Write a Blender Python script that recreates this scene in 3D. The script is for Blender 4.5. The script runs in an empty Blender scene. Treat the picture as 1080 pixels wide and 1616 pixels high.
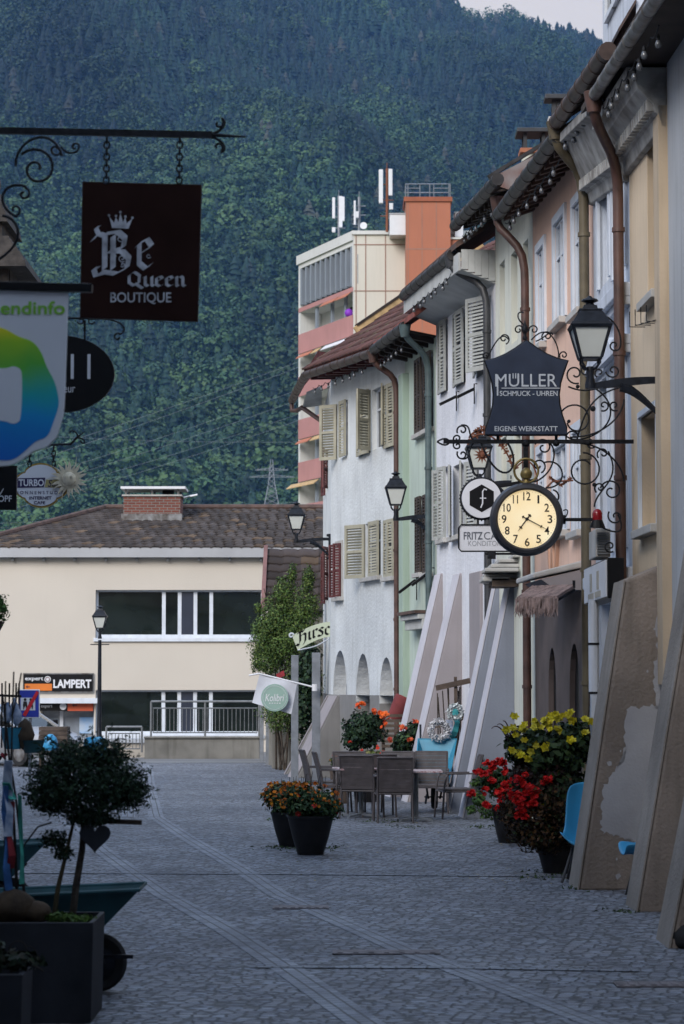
import bpy, math, random
import numpy as np
from mathutils import Vector, Matrix

random.seed(7)
RNG = np.random.default_rng(11)
SC = bpy.context.scene
COL = SC.collection
PI = math.pi
R = math.radians

# ------------------------------------------------------------------ camera
CAMH = 2.0
FPX = 85.0 / 36.0 * 1616.0
TH = math.atan((1080 - 808) / FPX)
cd = bpy.data.cameras.new('camera')
cam = bpy.data.objects.new('camera', cd)
COL.objects.link(cam)
cam.location = (0, 0, CAMH)
cam.rotation_euler = (R(90) + TH, 0, 0)
cd.sensor_fit = 'VERTICAL'
cd.sensor_height = 36
cd.sensor_width = 24
cd.lens = 85
cd.clip_start = 0.1
cd.clip_end = 9000
cd.dof.use_dof = True
cd.dof.focus_distance = 33
cd.dof.aperture_fstop = 4.8
SC.camera = cam

# ------------------------------------------------------------------ world: overcast evening sky
SUN_EL, SUN_AZ = R(32), R(-150)
world = bpy.data.worlds.new("World")
SC.world = world
world.use_nodes = True
wn, wl = world.node_tree.nodes, world.node_tree.links
wn.clear()
wo = wn.new('ShaderNodeOutputWorld')
bg = wn.new('ShaderNodeBackground')
sky = wn.new('ShaderNodeTexSky')
sky.sky_type = 'NISHITA'
sky.sun_disc = False
sky.sun_elevation = SUN_EL
sky.sun_rotation = SUN_AZ
sky.air_density = 1.3
sky.dust_density = 2.0
tc = wn.new('ShaderNodeTexCoord')
mp = wn.new('ShaderNodeMapping')
mp.inputs['Scale'].default_value = (1.0, 1.0, 3.0)
nz = wn.new('ShaderNodeTexNoise')
nz.inputs['Scale'].default_value = 5.0
nz.inputs['Detail'].default_value = 8.0
rp = wn.new('ShaderNodeValToRGB')
rp.color_ramp.elements[0].position = 0.3
rp.color_ramp.elements[0].color = (2.2, 2.92, 4.2, 1)
rp.color_ramp.elements[1].position = 0.7
rp.color_ramp.elements[1].color = (3.7, 4.45, 5.7, 1)
mx = wn.new('ShaderNodeMix')
mx.data_type = 'RGBA'
mx.inputs[0].default_value = 0.82
wl.new(tc.outputs['Generated'], mp.inputs[0])
wl.new(mp.outputs[0], nz.inputs['Vector'])
wl.new(nz.outputs['Fac'], rp.inputs[0])
wl.new(sky.outputs[0], mx.inputs[6])
wl.new(rp.outputs[0], mx.inputs[7])
# paler, warmer cloud low over the ridge
sp = wn.new('ShaderNodeSeparateXYZ')
wl.new(tc.outputs['Generated'], sp.inputs[0])
mr = wn.new('ShaderNodeMapRange')
mr.inputs['From Min'].default_value = 0.30
mr.inputs['From Max'].default_value = 0.60
mr.inputs['To Min'].default_value = 1.0
mr.inputs['To Max'].default_value = 0.0
wl.new(sp.outputs['Z'], mr.inputs[0])
rp2 = wn.new('ShaderNodeValToRGB')
rp2.color_ramp.elements[0].position = 0.35
rp2.color_ramp.elements[0].color = (1.9, 1.87, 1.98, 1)
rp2.color_ramp.elements[1].position = 0.7
rp2.color_ramp.elements[1].color = (2.75, 2.55, 2.4, 1)
wl.new(nz.outputs['Fac'], rp2.inputs[0])
mx2 = wn.new('ShaderNodeMix')
mx2.data_type = 'RGBA'
wl.new(mr.outputs[0], mx2.inputs[0])
wl.new(mx.outputs[2], mx2.inputs[6])
wl.new(rp2.outputs[0], mx2.inputs[7])
wl.new(mx2.outputs[2], bg.inputs[0])
bg.inputs[1].default_value = 0.13
wl.new(bg.outputs[0], wo.inputs[0])

sd = bpy.data.lights.new('sun', 'SUN')
sd.energy = 1.1
sd.angle = R(30)
sd.color = (1.0, 0.95, 0.9)
sun = bpy.data.objects.new('sun', sd)
COL.objects.link(sun)
sun.location = (0, 0, 60)
sv = Vector((math.sin(SUN_AZ) * math.cos(SUN_EL), math.cos(SUN_AZ) * math.cos(SUN_EL), math.sin(SUN_EL)))
sun.rotation_euler = (-sv).to_track_quat('-Z', 'Y').to_euler()

SC.view_settings.view_transform = 'Standard'
SC.view_settings.look = 'None'
SC.view_settings.exposure = 1.33
SC.view_settings.gamma = 1.0
SC.view_settings.use_curve_mapping = False
SC.render.engine = 'CYCLES'
SC.cycles.max_bounces = 6
SC.cycles.diffuse_bounces = 3
SC.cycles.glossy_bounces = 3
SC.cycles.volume_bounces = 1
SC.cycles.caustics_reflective = False
SC.cycles.caustics_refractive = False
SC.cycles.use_denoising = True
SC.cycles.use_adaptive_sampling = True

# ------------------------------------------------------------------ picture geometry helpers
CT, ST = math.cos(TH), math.sin(TH)
CAM = Vector((0, 0, CAMH))
def ray(px, py):
    v = 808 - py
    return Vector((px - 540, FPX * CT - v * ST, FPX * ST + v * CT))
def P(px, py, Y):
    r = ray(px, py)
    return CAM + r * (Y / r.y)
def G(px, py, z=0.0):
    r = ray(px, py)
    return CAM + r * ((z - CAMH) / r.z)

# ------------------------------------------------------------------ mesh builder
class MB:
    def __init__(s):
        s.v, s.f = [], []
    def add(s, vs, fs):
        o = len(s.v)
        s.v += [tuple(v) for v in vs]
        s.f += [tuple(i + o for i in f) for f in fs]
        return s
    def box(s, x0, x1, y0, y1, z0, z1, M=None):
        vs = [(x0,y0,z0),(x1,y0,z0),(x1,y1,z0),(x0,y1,z0),(x0,y0,z1),(x1,y0,z1),(x1,y1,z1),(x0,y1,z1)]
        if M is not None: vs = [M @ Vector(v) for v in vs]
        return s.add(vs, [(0,3,2,1),(4,5,6,7),(0,1,5,4),(1,2,6,5),(2,3,7,6),(3,0,4,7)])
    def bar(s, a, b, w, h, up=Vector((0,0,1))):
        a, b = Vector(a), Vector(b)
        t = (b - a).normalized()
        u = Vector(up)
        if abs(t.dot(u)) > 0.98: u = Vector((0,1,0))
        x = t.cross(u).normalized() * (w/2); y = x.cross(t).normalized() * (h/2)
        vs = [a-x-y, a+x-y, a+x+y, a-x+y, b-x-y, b+x-y, b+x+y, b-x+y]
        return s.add(vs, [(0,3,2,1),(4,5,6,7),(0,1,5,4),(1,2,6,5),(2,3,7,6),(3,0,4,7)])
    def hexa(s, a, b):
        """two quads (lists of 4 points), joined into a solid"""
        return s.add(list(a) + list(b), [(0,3,2,1),(4,5,6,7),(0,1,5,4),(1,2,6,5),(2,3,7,6),(3,0,4,7)])
    def prism(s, pts, d):
        """polygon of 3-D points pushed by vector d"""
        n = len(pts); d = Vector(d)
        vs = [Vector(p) for p in pts] + [Vector(p) + d for p in pts]
        return s.add(vs, [tuple(range(n))[::-1], tuple(range(n, 2*n))] + [(i, (i+1) % n, (i+1) % n + n, i+n) for i in range(n)])
    def tube(s, pts, r, n=8, cap=True, closed=False):
        pts = [Vector(p) for p in pts]; m = len(pts)
        if m < 2: return s
        rs = r if isinstance(r, (list, tuple)) else [r] * m
        T = []
        for i in range(m):
            a = pts[i-1] if (i > 0 or closed) else pts[i]
            b = pts[(i+1) % m] if (i < m-1 or closed) else pts[i]
            t = (b - a)
            T.append(t.normalized() if t.length > 1e-9 else Vector((0,0,1)))
        u = T[0].orthogonal().normalized()
        o = len(s.v)
        for i in range(m):
            u = (u - T[i] * u.dot(T[i]))
            u = u.normalized() if u.length > 1e-6 else T[i].orthogonal().normalized()
            w = T[i].cross(u)
            for k in range(n):
                a = 2*PI*k/n
                s.v.append(tuple(pts[i] + (u*math.cos(a) + w*math.sin(a)) * rs[i]))
        rng = m if closed else m-1
        for i in range(rng):
            j = (i+1) % m
            for k in range(n):
                l = (k+1) % n
                s.f.append((o+i*n+k, o+i*n+l, o+j*n+l, o+j*n+k))
        if cap and not closed:
            s.f.append(tuple(o+k for k in range(n))[::-1])
            s.f.append(tuple(o+(m-1)*n+k for k in range(n)))
        return s
    def lathe(s, prof, c=(0,0,0), n=20, axis='z', caps=True, jit=0.0):
        """prof: [(r, h)] bottom to top"""
        o = len(s.v); m = len(prof); c = Vector(c)
        for r, h in prof:
            for k in range(n):
                a = 2*PI*k/n
                rr = r * (1 + jit * random.uniform(-1, 1))
                if axis == 'z': p = Vector((rr*math.cos(a), rr*math.sin(a), h))
                elif axis == 'y': p = Vector((rr*math.cos(a), h, -rr*math.sin(a)))
                else: p = Vector((h, rr*math.cos(a), rr*math.sin(a)))
                s.v.append(tuple(c + p))
        for i in range(m-1):
            for k in range(n):
                l = (k+1) % n
                s.f.append((o+i*n+k, o+i*n+l, o+(i+1)*n+l, o+(i+1)*n+k))
        if caps:
            s.f.append(tuple(o+k for k in range(n))[::-1])
            s.f.append(tuple(o+(m-1)*n+k for k in range(n)))
        return s
    def xf(s, M):
        s.v = [tuple(M @ Vector(v)) for v in s.v]
        return s

def base_of(o):
    while o.parent: o = o.parent
    return o

def mk(name, mb, m, parent=None, w=False, smooth=None, bevel=0.0):
    """link a mesh; w=True means the builder holds world points of an unrotated thing"""
    me = bpy.data.meshes.new(name)
    vs = mb.v
    if w and parent is not None:
        L = base_of(parent).location
        vs = [(v[0]-L[0], v[1]-L[1], v[2]-L[2]) for v in vs]
    me.from_pydata(vs, [], mb.f)
    me.materials.append(m)
    o = bpy.data.objects.new(name, me)
    COL.objects.link(o)
    if parent is not None: o.parent = parent
    if smooth is not None:
        me.polygons.foreach_set('use_smooth', [True] * len(me.polygons))
        me.set_sharp_from_angle(angle=R(smooth))
    me.update()
    if bevel > 0:
        md = o.modifiers.new('bevel', 'BEVEL'); md.width = bevel; md.segments = 2
        md.limit_method = 'ANGLE'; md.angle_limit = R(50)
    return o

def tag(o, label=None, cat=None, group=None, kind=None):
    if label: o['label'] = label
    if cat: o['category'] = cat
    if group: o['group'] = group
    if kind: o['kind'] = kind
    return o

def thing(name, label, cat, loc=(0,0,0), rz=0.0, group=None):
    o = bpy.data.objects.new(name, None)
    COL.objects.link(o)
    o.empty_display_size = 0.2
    o.location = loc
    o.rotation_euler = (0, 0, rz)
    return tag(o, label, cat, group)

def solo(name, label, cat, mb, m, group=None, smooth=None, bevel=0.0):
    """one-mesh thing from world points; origin put at its base"""
    a = np.array(mb.v)
    L = Vector(((a[:,0].min()+a[:,0].max())/2, (a[:,1].min()+a[:,1].max())/2, a[:,2].min()))
    mb.v = [(v[0]-L[0], v[1]-L[1], v[2]-L[2]) for v in mb.v]
    o = mk(name, mb, m, None, False, smooth, bevel)
    o.location = L
    return tag(o, label, cat, group)

def struct(name, mb, m, **k):
    o = mk(name, mb, m, None, False, **k)
    o['kind'] = 'structure'
    return o

def dup(root, loc, rz=0.0, label=None, scale=None):
    r = root.copy(); COL.objects.link(r)
    r.location = loc; r.rotation_euler = (0, 0, rz)
    if label: r['label'] = label
    if scale: r.scale = scale
    for ch in list(root.children):
        c = ch.copy(); COL.objects.link(c); c.parent = r
        for g in list(ch.children):
            d = g.copy(); COL.objects.link(d); d.parent = c
    return r

def mesh_np(name, V, F, m, parent=None, col=None, smooth=False, w=False):
    """numpy mesh with constant face size and an optional per-face colour attribute"""
    V = np.asarray(V, dtype=np.float32); F = np.asarray(F, dtype=np.int32)
    if w and parent is not None:
        V = V - np.array(base_of(parent).location, dtype=np.float32)
    k = F.shape[1]
    me = bpy.data.meshes.new(name)
    me.vertices.add(len(V)); me.vertices.foreach_set('co', V.ravel())
    me.loops.add(F.size); me.loops.foreach_set('vertex_index', F.ravel())
    me.polygons.add(len(F)); me.polygons.foreach_set('loop_start', np.arange(len(F), dtype=np.int32) * k)
    if smooth: me.polygons.foreach_set('use_smooth', np.ones(len(F), dtype=bool))
    me.update(calc_edges=True)
    if col is not None:
        at = me.attributes.new('tint', 'FLOAT_COLOR', 'FACE')
        c4 = np.ones((len(F), 4), dtype=np.float32); c4[:, :3] = col
        at.data.foreach_set('color', c4.ravel())
    me.materials.append(m)
    o = bpy.data.objects.new(name, me)
    COL.objects.link(o)
    if parent is not None: o.parent = parent
    return o

# ------------------------------------------------------------------ materials
def nodes(name):
    m = bpy.data.materials.new(name); m.use_nodes = True
    nt = m.node_tree
    return m, nt, nt.nodes, nt.links, nt.nodes['Principled BSDF']

def mat(name, col, rough=0.7, var=0.15, scale=2.0, bump=0.15, bscale=40.0, metal=0.0, streak=0.0, emit=None, estr=0.0, spec=0.5, var2=None, dist=0.01):
    m, nt, N, L, b = nodes(name)
    b.inputs['Roughness'].default_value = rough
    b.inputs['Metallic'].default_value = metal
    b.inputs['Specular IOR Level'].default_value = spec
    g = N.new('ShaderNodeNewGeometry')
    n1 = N.new('ShaderNodeTexNoise'); n1.inputs['Scale'].default_value = scale; n1.inputs['Detail'].default_value = 6
    L.new(g.outputs['Position'], n1.inputs['Vector'])
    ramp = N.new('ShaderNodeValToRGB')
    c = Vector(col[:3]); d = Vector(var2) if var2 else c * (1 - 1.6 * var)
    hi = c * (1 + var)
    ramp.color_ramp.elements[0].position = 0.3; ramp.color_ramp.elements[0].color = (*[max(0, x) for x in d], 1)
    ramp.color_ramp.elements[1].position = 0.68; ramp.color_ramp.elements[1].color = (*hi, 1)
    L.new(n1.outputs['Fac'], ramp.inputs[0])
    out = ramp.outputs[0]
    if streak > 0:
        mpn = N.new('ShaderNodeMapping'); mpn.inputs['Scale'].default_value = (5, 5, 0.35)
        L.new(g.outputs['Position'], mpn.inputs[0])
        n3 = N.new('ShaderNodeTexNoise'); n3.inputs['Scale'].default_value = 1.6; n3.inputs['Detail'].default_value = 7
        L.new(mpn.outputs[0], n3.inputs['Vector'])
        r3 = N.new('ShaderNodeValToRGB')
        r3.color_ramp.elements[0].position = 0.50; r3.color_ramp.elements[0].color = (1,1,1,1)
        r3.color_ramp.elements[1].position = 0.74; r3.color_ramp.elements[1].color = (1-streak, 1-streak*1.0, 1-streak*1.05, 1)
        L.new(n3.outputs['Fac'], r3.inputs[0])
        mxx = N.new('ShaderNodeMix'); mxx.data_type = 'RGBA'; mxx.blend_type = 'MULTIPLY'; mxx.inputs[0].default_value = 1
        L.new(out, mxx.inputs[6]); L.new(r3.outputs[0], mxx.inputs[7])
        out = mxx.outputs[2]
    L.new(out, b.inputs['Base Color'])
    if bump > 0:
        n2 = N.new('ShaderNodeTexNoise'); n2.inputs['Scale'].default_value = bscale; n2.inputs['Detail'].default_value = 4
        L.new(g.outputs['Position'], n2.inputs['Vector'])
        bp = N.new('ShaderNodeBump'); bp.inputs['Strength'].default_value = bump; bp.inputs['Distance'].default_value = dist
        L.new(n2.outputs['Fac'], bp.inputs['Height']); L.new(bp.outputs[0], b.inputs['Normal'])
    if emit:
        b.inputs['Emission Color'].default_value = (*emit, 1); b.inputs['Emission Strength'].default_value = estr
    return m

def leaf_mat(name, rough=0.6, trans=0.0):
    m, nt, N, L, b = nodes(name)
    a = N.new('ShaderNodeAttribute'); a.attribute_name = 'tint'
    L.new(a.outputs['Color'], b.inputs['Base Color'])
    b.inputs['Roughness'].default_value = rough
    b.inputs['Specular IOR Level'].default_value = 0.25
    return m

M = {}
M['iron'] = mat('wrought_iron', (0.018, 0.019, 0.022), 0.55, 0.3, 20, 0.2, 120, metal=0.3, spec=0.2)
M['lampblack'] = mat('lamp_black_paint', (0.014, 0.017, 0.024), 0.4, 0.3, 14, 0.1, 90, spec=0.2)
M['rust'] = mat('rusty_iron', (0.22, 0.075, 0.035), 0.8, 0.35, 25, 0.3, 90)
M['brownpipe'] = mat('brown_pipe_paint', (0.085, 0.043, 0.034), 0.5, 0.25, 5, 0.1, 60, streak=0.3)
M['olivepipe'] = mat('olive_pipe_paint', (0.105, 0.083, 0.048), 0.55, 0.2, 4, 0.1, 60, streak=0.3)
M['blackpipe'] = mat('black_pipe_paint', (0.03, 0.032, 0.037), 0.5, 0.25, 5, 0.1, 60)
M['greypipe'] = mat('grey_green_pipe', (0.07, 0.105, 0.11), 0.5, 0.2, 5, 0.1, 60, streak=0.25)
M['zinc'] = mat('weathered_zinc', (0.22, 0.225, 0.23), 0.45, 0.3, 5, 0.1, 60, metal=0.6, var2=(0.08, 0.065, 0.055))
M['copper'] = mat('brown_copper_gutter', (0.075, 0.05, 0.042), 0.45, 0.3, 5, 0.1, 60, metal=0.4)
M['dkgutter'] = mat('dark_gutter', (0.045, 0.042, 0.042), 0.45, 0.35, 5, 0.1, 60, metal=0.4)
M['white_wall'] = mat('white_render', (0.63, 0.655, 0.66), 0.9, 0.09, 1.1, 0.8, 16, streak=0.15, dist=0.02)
M['white_wall2'] = mat('cool_white_render', (0.68, 0.69, 0.73), 0.9, 0.08, 1.1, 0.7, 18, streak=0.14, dist=0.02)
M['mint'] = mat('mint_render', (0.45, 0.53, 0.46), 0.9, 0.06, 0.9, 0.3, 25, streak=0.16)
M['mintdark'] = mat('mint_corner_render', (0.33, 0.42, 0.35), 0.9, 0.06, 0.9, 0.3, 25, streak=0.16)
M['cream'] = mat('cream_render', (0.62, 0.63, 0.55), 0.9, 0.05, 0.9, 0.3, 25, streak=0.16)
M['peach'] = mat('peach_render', (0.70, 0.47, 0.36), 0.9, 0.05, 0.9, 0.3, 25, streak=0.12)
M['palewhite'] = mat('blue_white_render', (0.55, 0.59, 0.66), 0.85, 0.1, 1.4, 0.4, 25, streak=0.3)
M['ochredark'] = mat('dark_ochre_and_jamb_shade', (0.50, 0.395, 0.28), 0.9, 0.08, 0.9, 0.3, 25, streak=0.2)  # dark ochre of the pilaster, also the painted shade on window jambs
M['oldwood'] = mat('dark_old_shingle', (0.040, 0.034, 0.030), 0.9, 0.4, 6, 0.6, 30)
M['ochre'] = mat('ochre_render', (0.66, 0.525, 0.37), 0.9, 0.06, 0.9, 0.3, 25, streak=0.14)
M['bluegrey'] = mat('blue_grey_render', (0.42, 0.43, 0.44), 0.9, 0.08, 0.9, 0.4, 25, streak=0.2)
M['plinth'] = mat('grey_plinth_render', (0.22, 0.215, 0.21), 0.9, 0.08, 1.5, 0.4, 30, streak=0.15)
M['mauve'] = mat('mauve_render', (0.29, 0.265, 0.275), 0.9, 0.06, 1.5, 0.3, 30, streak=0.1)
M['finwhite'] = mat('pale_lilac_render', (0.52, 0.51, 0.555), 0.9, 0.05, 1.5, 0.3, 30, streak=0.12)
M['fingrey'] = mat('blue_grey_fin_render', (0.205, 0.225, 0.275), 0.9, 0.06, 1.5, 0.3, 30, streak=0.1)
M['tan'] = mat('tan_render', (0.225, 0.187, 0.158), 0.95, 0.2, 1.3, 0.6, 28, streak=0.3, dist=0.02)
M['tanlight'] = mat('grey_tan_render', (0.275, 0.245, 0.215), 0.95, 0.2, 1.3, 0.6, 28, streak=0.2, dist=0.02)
M['patch'] = mat('grey_repair_mortar', (0.33, 0.33, 0.345), 0.95, 0.08, 3.0, 0.4, 40)
M['stone'] = mat('stone_trim', (0.42, 0.41, 0.39), 0.85, 0.12, 3, 0.4, 40)
M['cornice'] = mat('peeling_plaster', (0.36, 0.355, 0.335), 0.9, 0.2, 3.5, 0.5, 25, var2=(0.16, 0.15, 0.14))
M['darkwood'] = mat('dark_soffit_wood', (0.035, 0.024, 0.019), 0.8, 0.3, 3, 0.3, 30)
M['soffitbrown'] = mat('brown_soffit_board', (0.085, 0.05, 0.038), 0.8, 0.3, 3, 0.3, 30)
M['soffitwhite'] = mat('pale_soffit_board', (0.45, 0.46, 0.45), 0.8, 0.1, 3, 0.1, 30)
M['wood'] = mat('weathered_wood', (0.09, 0.065, 0.05), 0.85, 0.3, 6, 0.5, 40)
M['goldwood'] = mat('pale_yellow_board', (0.48, 0.33, 0.16), 0.8, 0.2, 6, 0.2, 40)
M['beige_shut'] = mat('beige_shutter_paint', (0.355, 0.335, 0.255), 0.65, 0.1, 3, 0.1, 60, streak=0.15)
M['grey_shut'] = mat('grey_shutter_paint', (0.36, 0.37, 0.35), 0.65, 0.1, 3, 0.1, 60, streak=0.15)
M['red_shut'] = mat('oxblood_shutter_paint', (0.10, 0.022, 0.022), 0.6, 0.2, 4, 0.1, 60)
M['brown_shut'] = mat('dark_brown_shutter_paint', (0.05, 0.036, 0.03), 0.65, 0.2, 4, 0.1, 60)
M['frame'] = mat('white_window_paint', (0.62, 0.66, 0.72), 0.5, 0.06, 4, 0.05, 60, streak=0.1)
M['glass'] = mat('window_glass', (0.012, 0.017, 0.015), 0.04, 0.3, 1, 0.0, spec=0.5)
M['cloth_glass'] = mat('curtained_glass', (0.22, 0.25, 0.29), 0.12, 0.15, 3, 0.0, spec=0.6)
M['milk'] = mat('milky_lamp_glass', (0.60, 0.62, 0.58), 0.3, 0.03, 4, 0.0)
M['steel'] = mat('galvanised_steel', (0.24, 0.26, 0.29), 0.45, 0.15, 6, 0.1, 60, metal=0.5)
M['railing'] = mat('grey_railing_paint', (0.19, 0.20, 0.21), 0.5, 0.15, 6, 0.1, 60, metal=0.3)
M['whitepaint'] = mat('white_sign_paint', (0.68, 0.69, 0.72), 0.5, 0.03, 3, 0.02, 60)
M['blackpaint'] = mat('black_sign_paint', (0.008, 0.008, 0.009), 0.4, 0.2, 3, 0.02, 60, spec=0.2)
M['silverletter'] = mat('silver_lettering', (0.50, 0.51, 0.54), 0.45, 0.25, 30, 0.0, 60)
M['maroon'] = mat('dark_brown_sign', (0.024, 0.011, 0.009), 0.8, 0.15, 3, 0.02, 60, spec=0.05)
M['navy'] = mat('navy_sign_paint', (0.032, 0.042, 0.068), 0.45, 0.12, 4, 0.03, 60, streak=0.15, spec=0.2)
M['greenletter'] = mat('green_lettering', (0.20, 0.50, 0.03), 0.5, 0.03, 3, 0.0)
M['gold'] = mat('gilded_metal', (0.42, 0.28, 0.07), 0.4, 0.25, 20, 0.1, 90, metal=0.6)
M['brass'] = mat('aged_brass', (0.23, 0.165, 0.055), 0.45, 0.3, 20, 0.1, 90, metal=0.5)
M['concrete'] = mat('concrete', (0.19, 0.185, 0.17), 0.95, 0.2, 1.5, 0.5, 20, streak=0.3)
M['bcream'] = mat('cream_modern_render', (0.57, 0.52, 0.45), 0.9, 0.04, 0.35, 0.3, 24, streak=0.025)
M['fascia'] = mat('aluminium_fascia', (0.42, 0.43, 0.45), 0.4, 0.06, 1, 0.03, 60, metal=0.4)
M['navypanel'] = mat('dark_blue_panel', (0.02, 0.026, 0.045), 0.4, 0.1, 3, 0.02)
M['ptan'] = mat('apartment_panel', (0.60, 0.57, 0.50), 0.8, 0.03, 0.2, 0.05, 10, streak=0.05)
M['pwhite'] = mat('apartment_white_concrete', (0.60, 0.60, 0.58), 0.8, 0.06, 0.3, 0.05, 10, streak=0.1)
M['pink'] = mat('salmon_balcony_panel', (0.43, 0.21, 0.20), 0.8, 0.06, 0.5, 0.05, 10, streak=0.12)
M['orange'] = mat('terracotta_panel', (0.42, 0.15, 0.085), 0.8, 0.05, 0.3, 0.05, 10, streak=0.06)
M['louvre'] = mat('grey_blue_louvre', (0.22, 0.25, 0.29), 0.6, 0.06, 0.5, 0.05, 10)
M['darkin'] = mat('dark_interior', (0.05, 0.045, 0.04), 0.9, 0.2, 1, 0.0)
M['teal'] = mat('teal_barrow_paint', (0.018, 0.085, 0.10), 0.45, 0.2, 5, 0.1, 60)
M['turq'] = mat('turquoise_barrow_paint', (0.03, 0.25, 0.38), 0.45, 0.1, 5, 0.05, 60)
M['bluechair'] = mat('blue_plastic', (0.035, 0.27, 0.50), 0.4, 0.05, 3, 0.0)
M['tyre'] = mat('black_rubber', (0.012, 0.012, 0.013), 0.8, 0.2, 10, 0.2, 80)
M['slate'] = mat('anthracite_planter', (0.026, 0.028, 0.034), 0.6, 0.3, 2.5, 0.15, 40, streak=0.3, spec=0.2)
M['potblack'] = mat('black_pot_glaze', (0.017, 0.016, 0.017), 0.5, 0.25, 6, 0.1, 60, spec=0.2)
M['bark'] = mat('bark', (0.05, 0.038, 0.028), 0.9, 0.35, 12, 0.8, 50)
M['twig'] = mat('dark_twig', (0.022, 0.018, 0.015), 0.9, 0.35, 12, 0.5, 50)
M['soil'] = mat('potting_soil', (0.02, 0.015, 0.011), 0.95, 0.35, 20, 0.8, 60)
M['rattan'] = mat('grey_brown_rattan', (0.070, 0.060, 0.063), 0.6, 0.2, 8, 0.3, 90)
M['tabletop'] = mat('pale_table_top', (0.42, 0.41, 0.42), 0.35, 0.15, 12, 0.05, 60)
M['foliage'] = leaf_mat('leaf_green')
M['petal'] = leaf_mat('petals', 0.5)
M['redcloth'] = mat('red_parasol_cloth', (0.17, 0.03, 0.032), 0.85, 0.15, 5, 0.2, 40)
# ================================================================== ground, hill, forest
def cobble(name, col, bw=0.11, bh=0.085, rot=0.0, uv=False, joint=(0.022, 0.022, 0.024), var=0.35):
    m, nt, N, L, b = nodes(name)
    g = N.new('ShaderNodeNewGeometry')
    if uv:
        u = N.new('ShaderNodeUVMap'); src = u.outputs[0]
    else:
        src = g.outputs['Position']
    dn = N.new('ShaderNodeTexNoise'); dn.inputs['Scale'].default_value = 1.3; dn.inputs['Detail'].default_value = 3
    L.new(src, dn.inputs['Vector'])
    vm = N.new('ShaderNodeVectorMath'); vm.operation = 'SCALE'; vm.inputs['Scale'].default_value = 0.10 if not uv else 0.02
    L.new(dn.outputs['Color'], vm.inputs[0])
    va = N.new('ShaderNodeVectorMath'); va.operation = 'ADD'
    L.new(src, va.inputs[0]); L.new(vm.outputs[0], va.inputs[1])
    mpn = N.new('ShaderNodeMapping'); mpn.inputs['Rotation'].default_value = (0, 0, rot)
    L.new(va.outputs[0], mpn.inputs[0])
    c = Vector(col)
    if uv:
        br = N.new('ShaderNodeTexBrick')
        br.inputs['Scale'].default_value = 1.0
        br.inputs['Brick Width'].default_value = bw; br.inputs['Row Height'].default_value = bh
        br.inputs['Mortar Size'].default_value = 0.009; br.inputs['Mortar Smooth'].default_value = 0.3
        br.inputs['Bias'].default_value = 0.0
        br.inputs['Color1'].default_value = (*(c*(1-var)), 1); br.inputs['Color2'].default_value = (*(c*(1+var)), 1)
        br.inputs['Mortar'].default_value = (*joint, 1)
        L.new(mpn.outputs[0], br.inputs['Vector'])
        bcol, bfac = br.outputs['Color'], br.outputs['Fac']
    else:
        # hand cut setts: slightly irregular cells with dark joints
        sc2 = N.new('ShaderNodeVectorMath'); sc2.operation = 'MULTIPLY'; sc2.inputs[1].default_value = (1/bw, 1/bh, 0.0)
        L.new(mpn.outputs[0], sc2.inputs[0])
        ve = N.new('ShaderNodeTexVoronoi'); ve.feature = 'DISTANCE_TO_EDGE'; ve.inputs['Scale'].default_value = 1.0; ve.inputs['Randomness'].default_value = 0.62
        vc = N.new('ShaderNodeTexVoronoi'); vc.feature = 'F1'; vc.inputs['Scale'].default_value = 1.0; vc.inputs['Randomness'].default_value = 0.62
        L.new(sc2.outputs[0], ve.inputs['Vector']); L.new(sc2.outputs[0], vc.inputs['Vector'])
        sv_ = N.new('ShaderNodeSeparateColor'); L.new(vc.outputs['Color'], sv_.inputs[0])
        cr = N.new('ShaderNodeValToRGB'); e = cr.color_ramp.elements
        e[0].position = 0.0; e[0].color = (*(c*(1-var*1.5)), 1); e[1].position = 1.0; e[1].color = (*(c*(1+var)), 1)
        x = e.new(0.5); x.color = (c.x*1.05, c.y*0.98, c.z*0.92, 1)
        L.new(sv_.outputs[0], cr.inputs[0])
        jm = N.new('ShaderNodeMapRange'); jm.inputs['From Min'].default_value = 0.03; jm.inputs['From Max'].default_value = 0.14
        jm.inputs['To Min'].default_value = 1.0; jm.inputs['To Max'].default_value = 0.0
        L.new(ve.outputs['Distance'], jm.inputs[0])
        jx = N.new('ShaderNodeMix'); jx.data_type = 'RGBA'; jx.inputs[7].default_value = (*joint, 1)
        L.new(jm.outputs[0], jx.inputs[0]); L.new(cr.outputs[0], jx.inputs[6])
        bcol, bfac = jx.outputs[2], jm.outputs[0]
    # broad wear and stains
    n1 = N.new('ShaderNodeTexNoise'); n1.inputs['Scale'].default_value = 0.45; n1.inputs['Detail'].default_value = 9; n1.inputs['Roughness'].default_value = 0.65
    L.new(g.outputs['Position'], n1.inputs['Vector'])
    r1 = N.new('ShaderNodeValToRGB')
    r1.color_ramp.elements[0].position = 0.32; r1.color_ramp.elements[0].color = (0.62, 0.62, 0.64, 1)
    r1.color_ramp.elements[1].position = 0.66; r1.color_ramp.elements[1].color = (1.15, 1.13, 1.1, 1)
    L.new(n1.outputs['Fac'], r1.inputs[0])
    mm = N.new('ShaderNodeMix'); mm.data_type = 'RGBA'; mm.blend_type = 'MULTIPLY'; mm.inputs[0].default_value = 1
    L.new(bcol, mm.inputs[6]); L.new(r1.outputs[0], mm.inputs[7])
    # single darker stones
    v1 = N.new('ShaderNodeTexVoronoi'); v1.inputs['Scale'].default_value = 8.0
    L.new(va.outputs[0], v1.inputs['Vector'])
    r2 = N.new('ShaderNodeValToRGB')
    r2.color_ramp.elements[0].position = 0.1; r2.color_ramp.elements[0].color = (0.72, 0.72, 0.74, 1)
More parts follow.
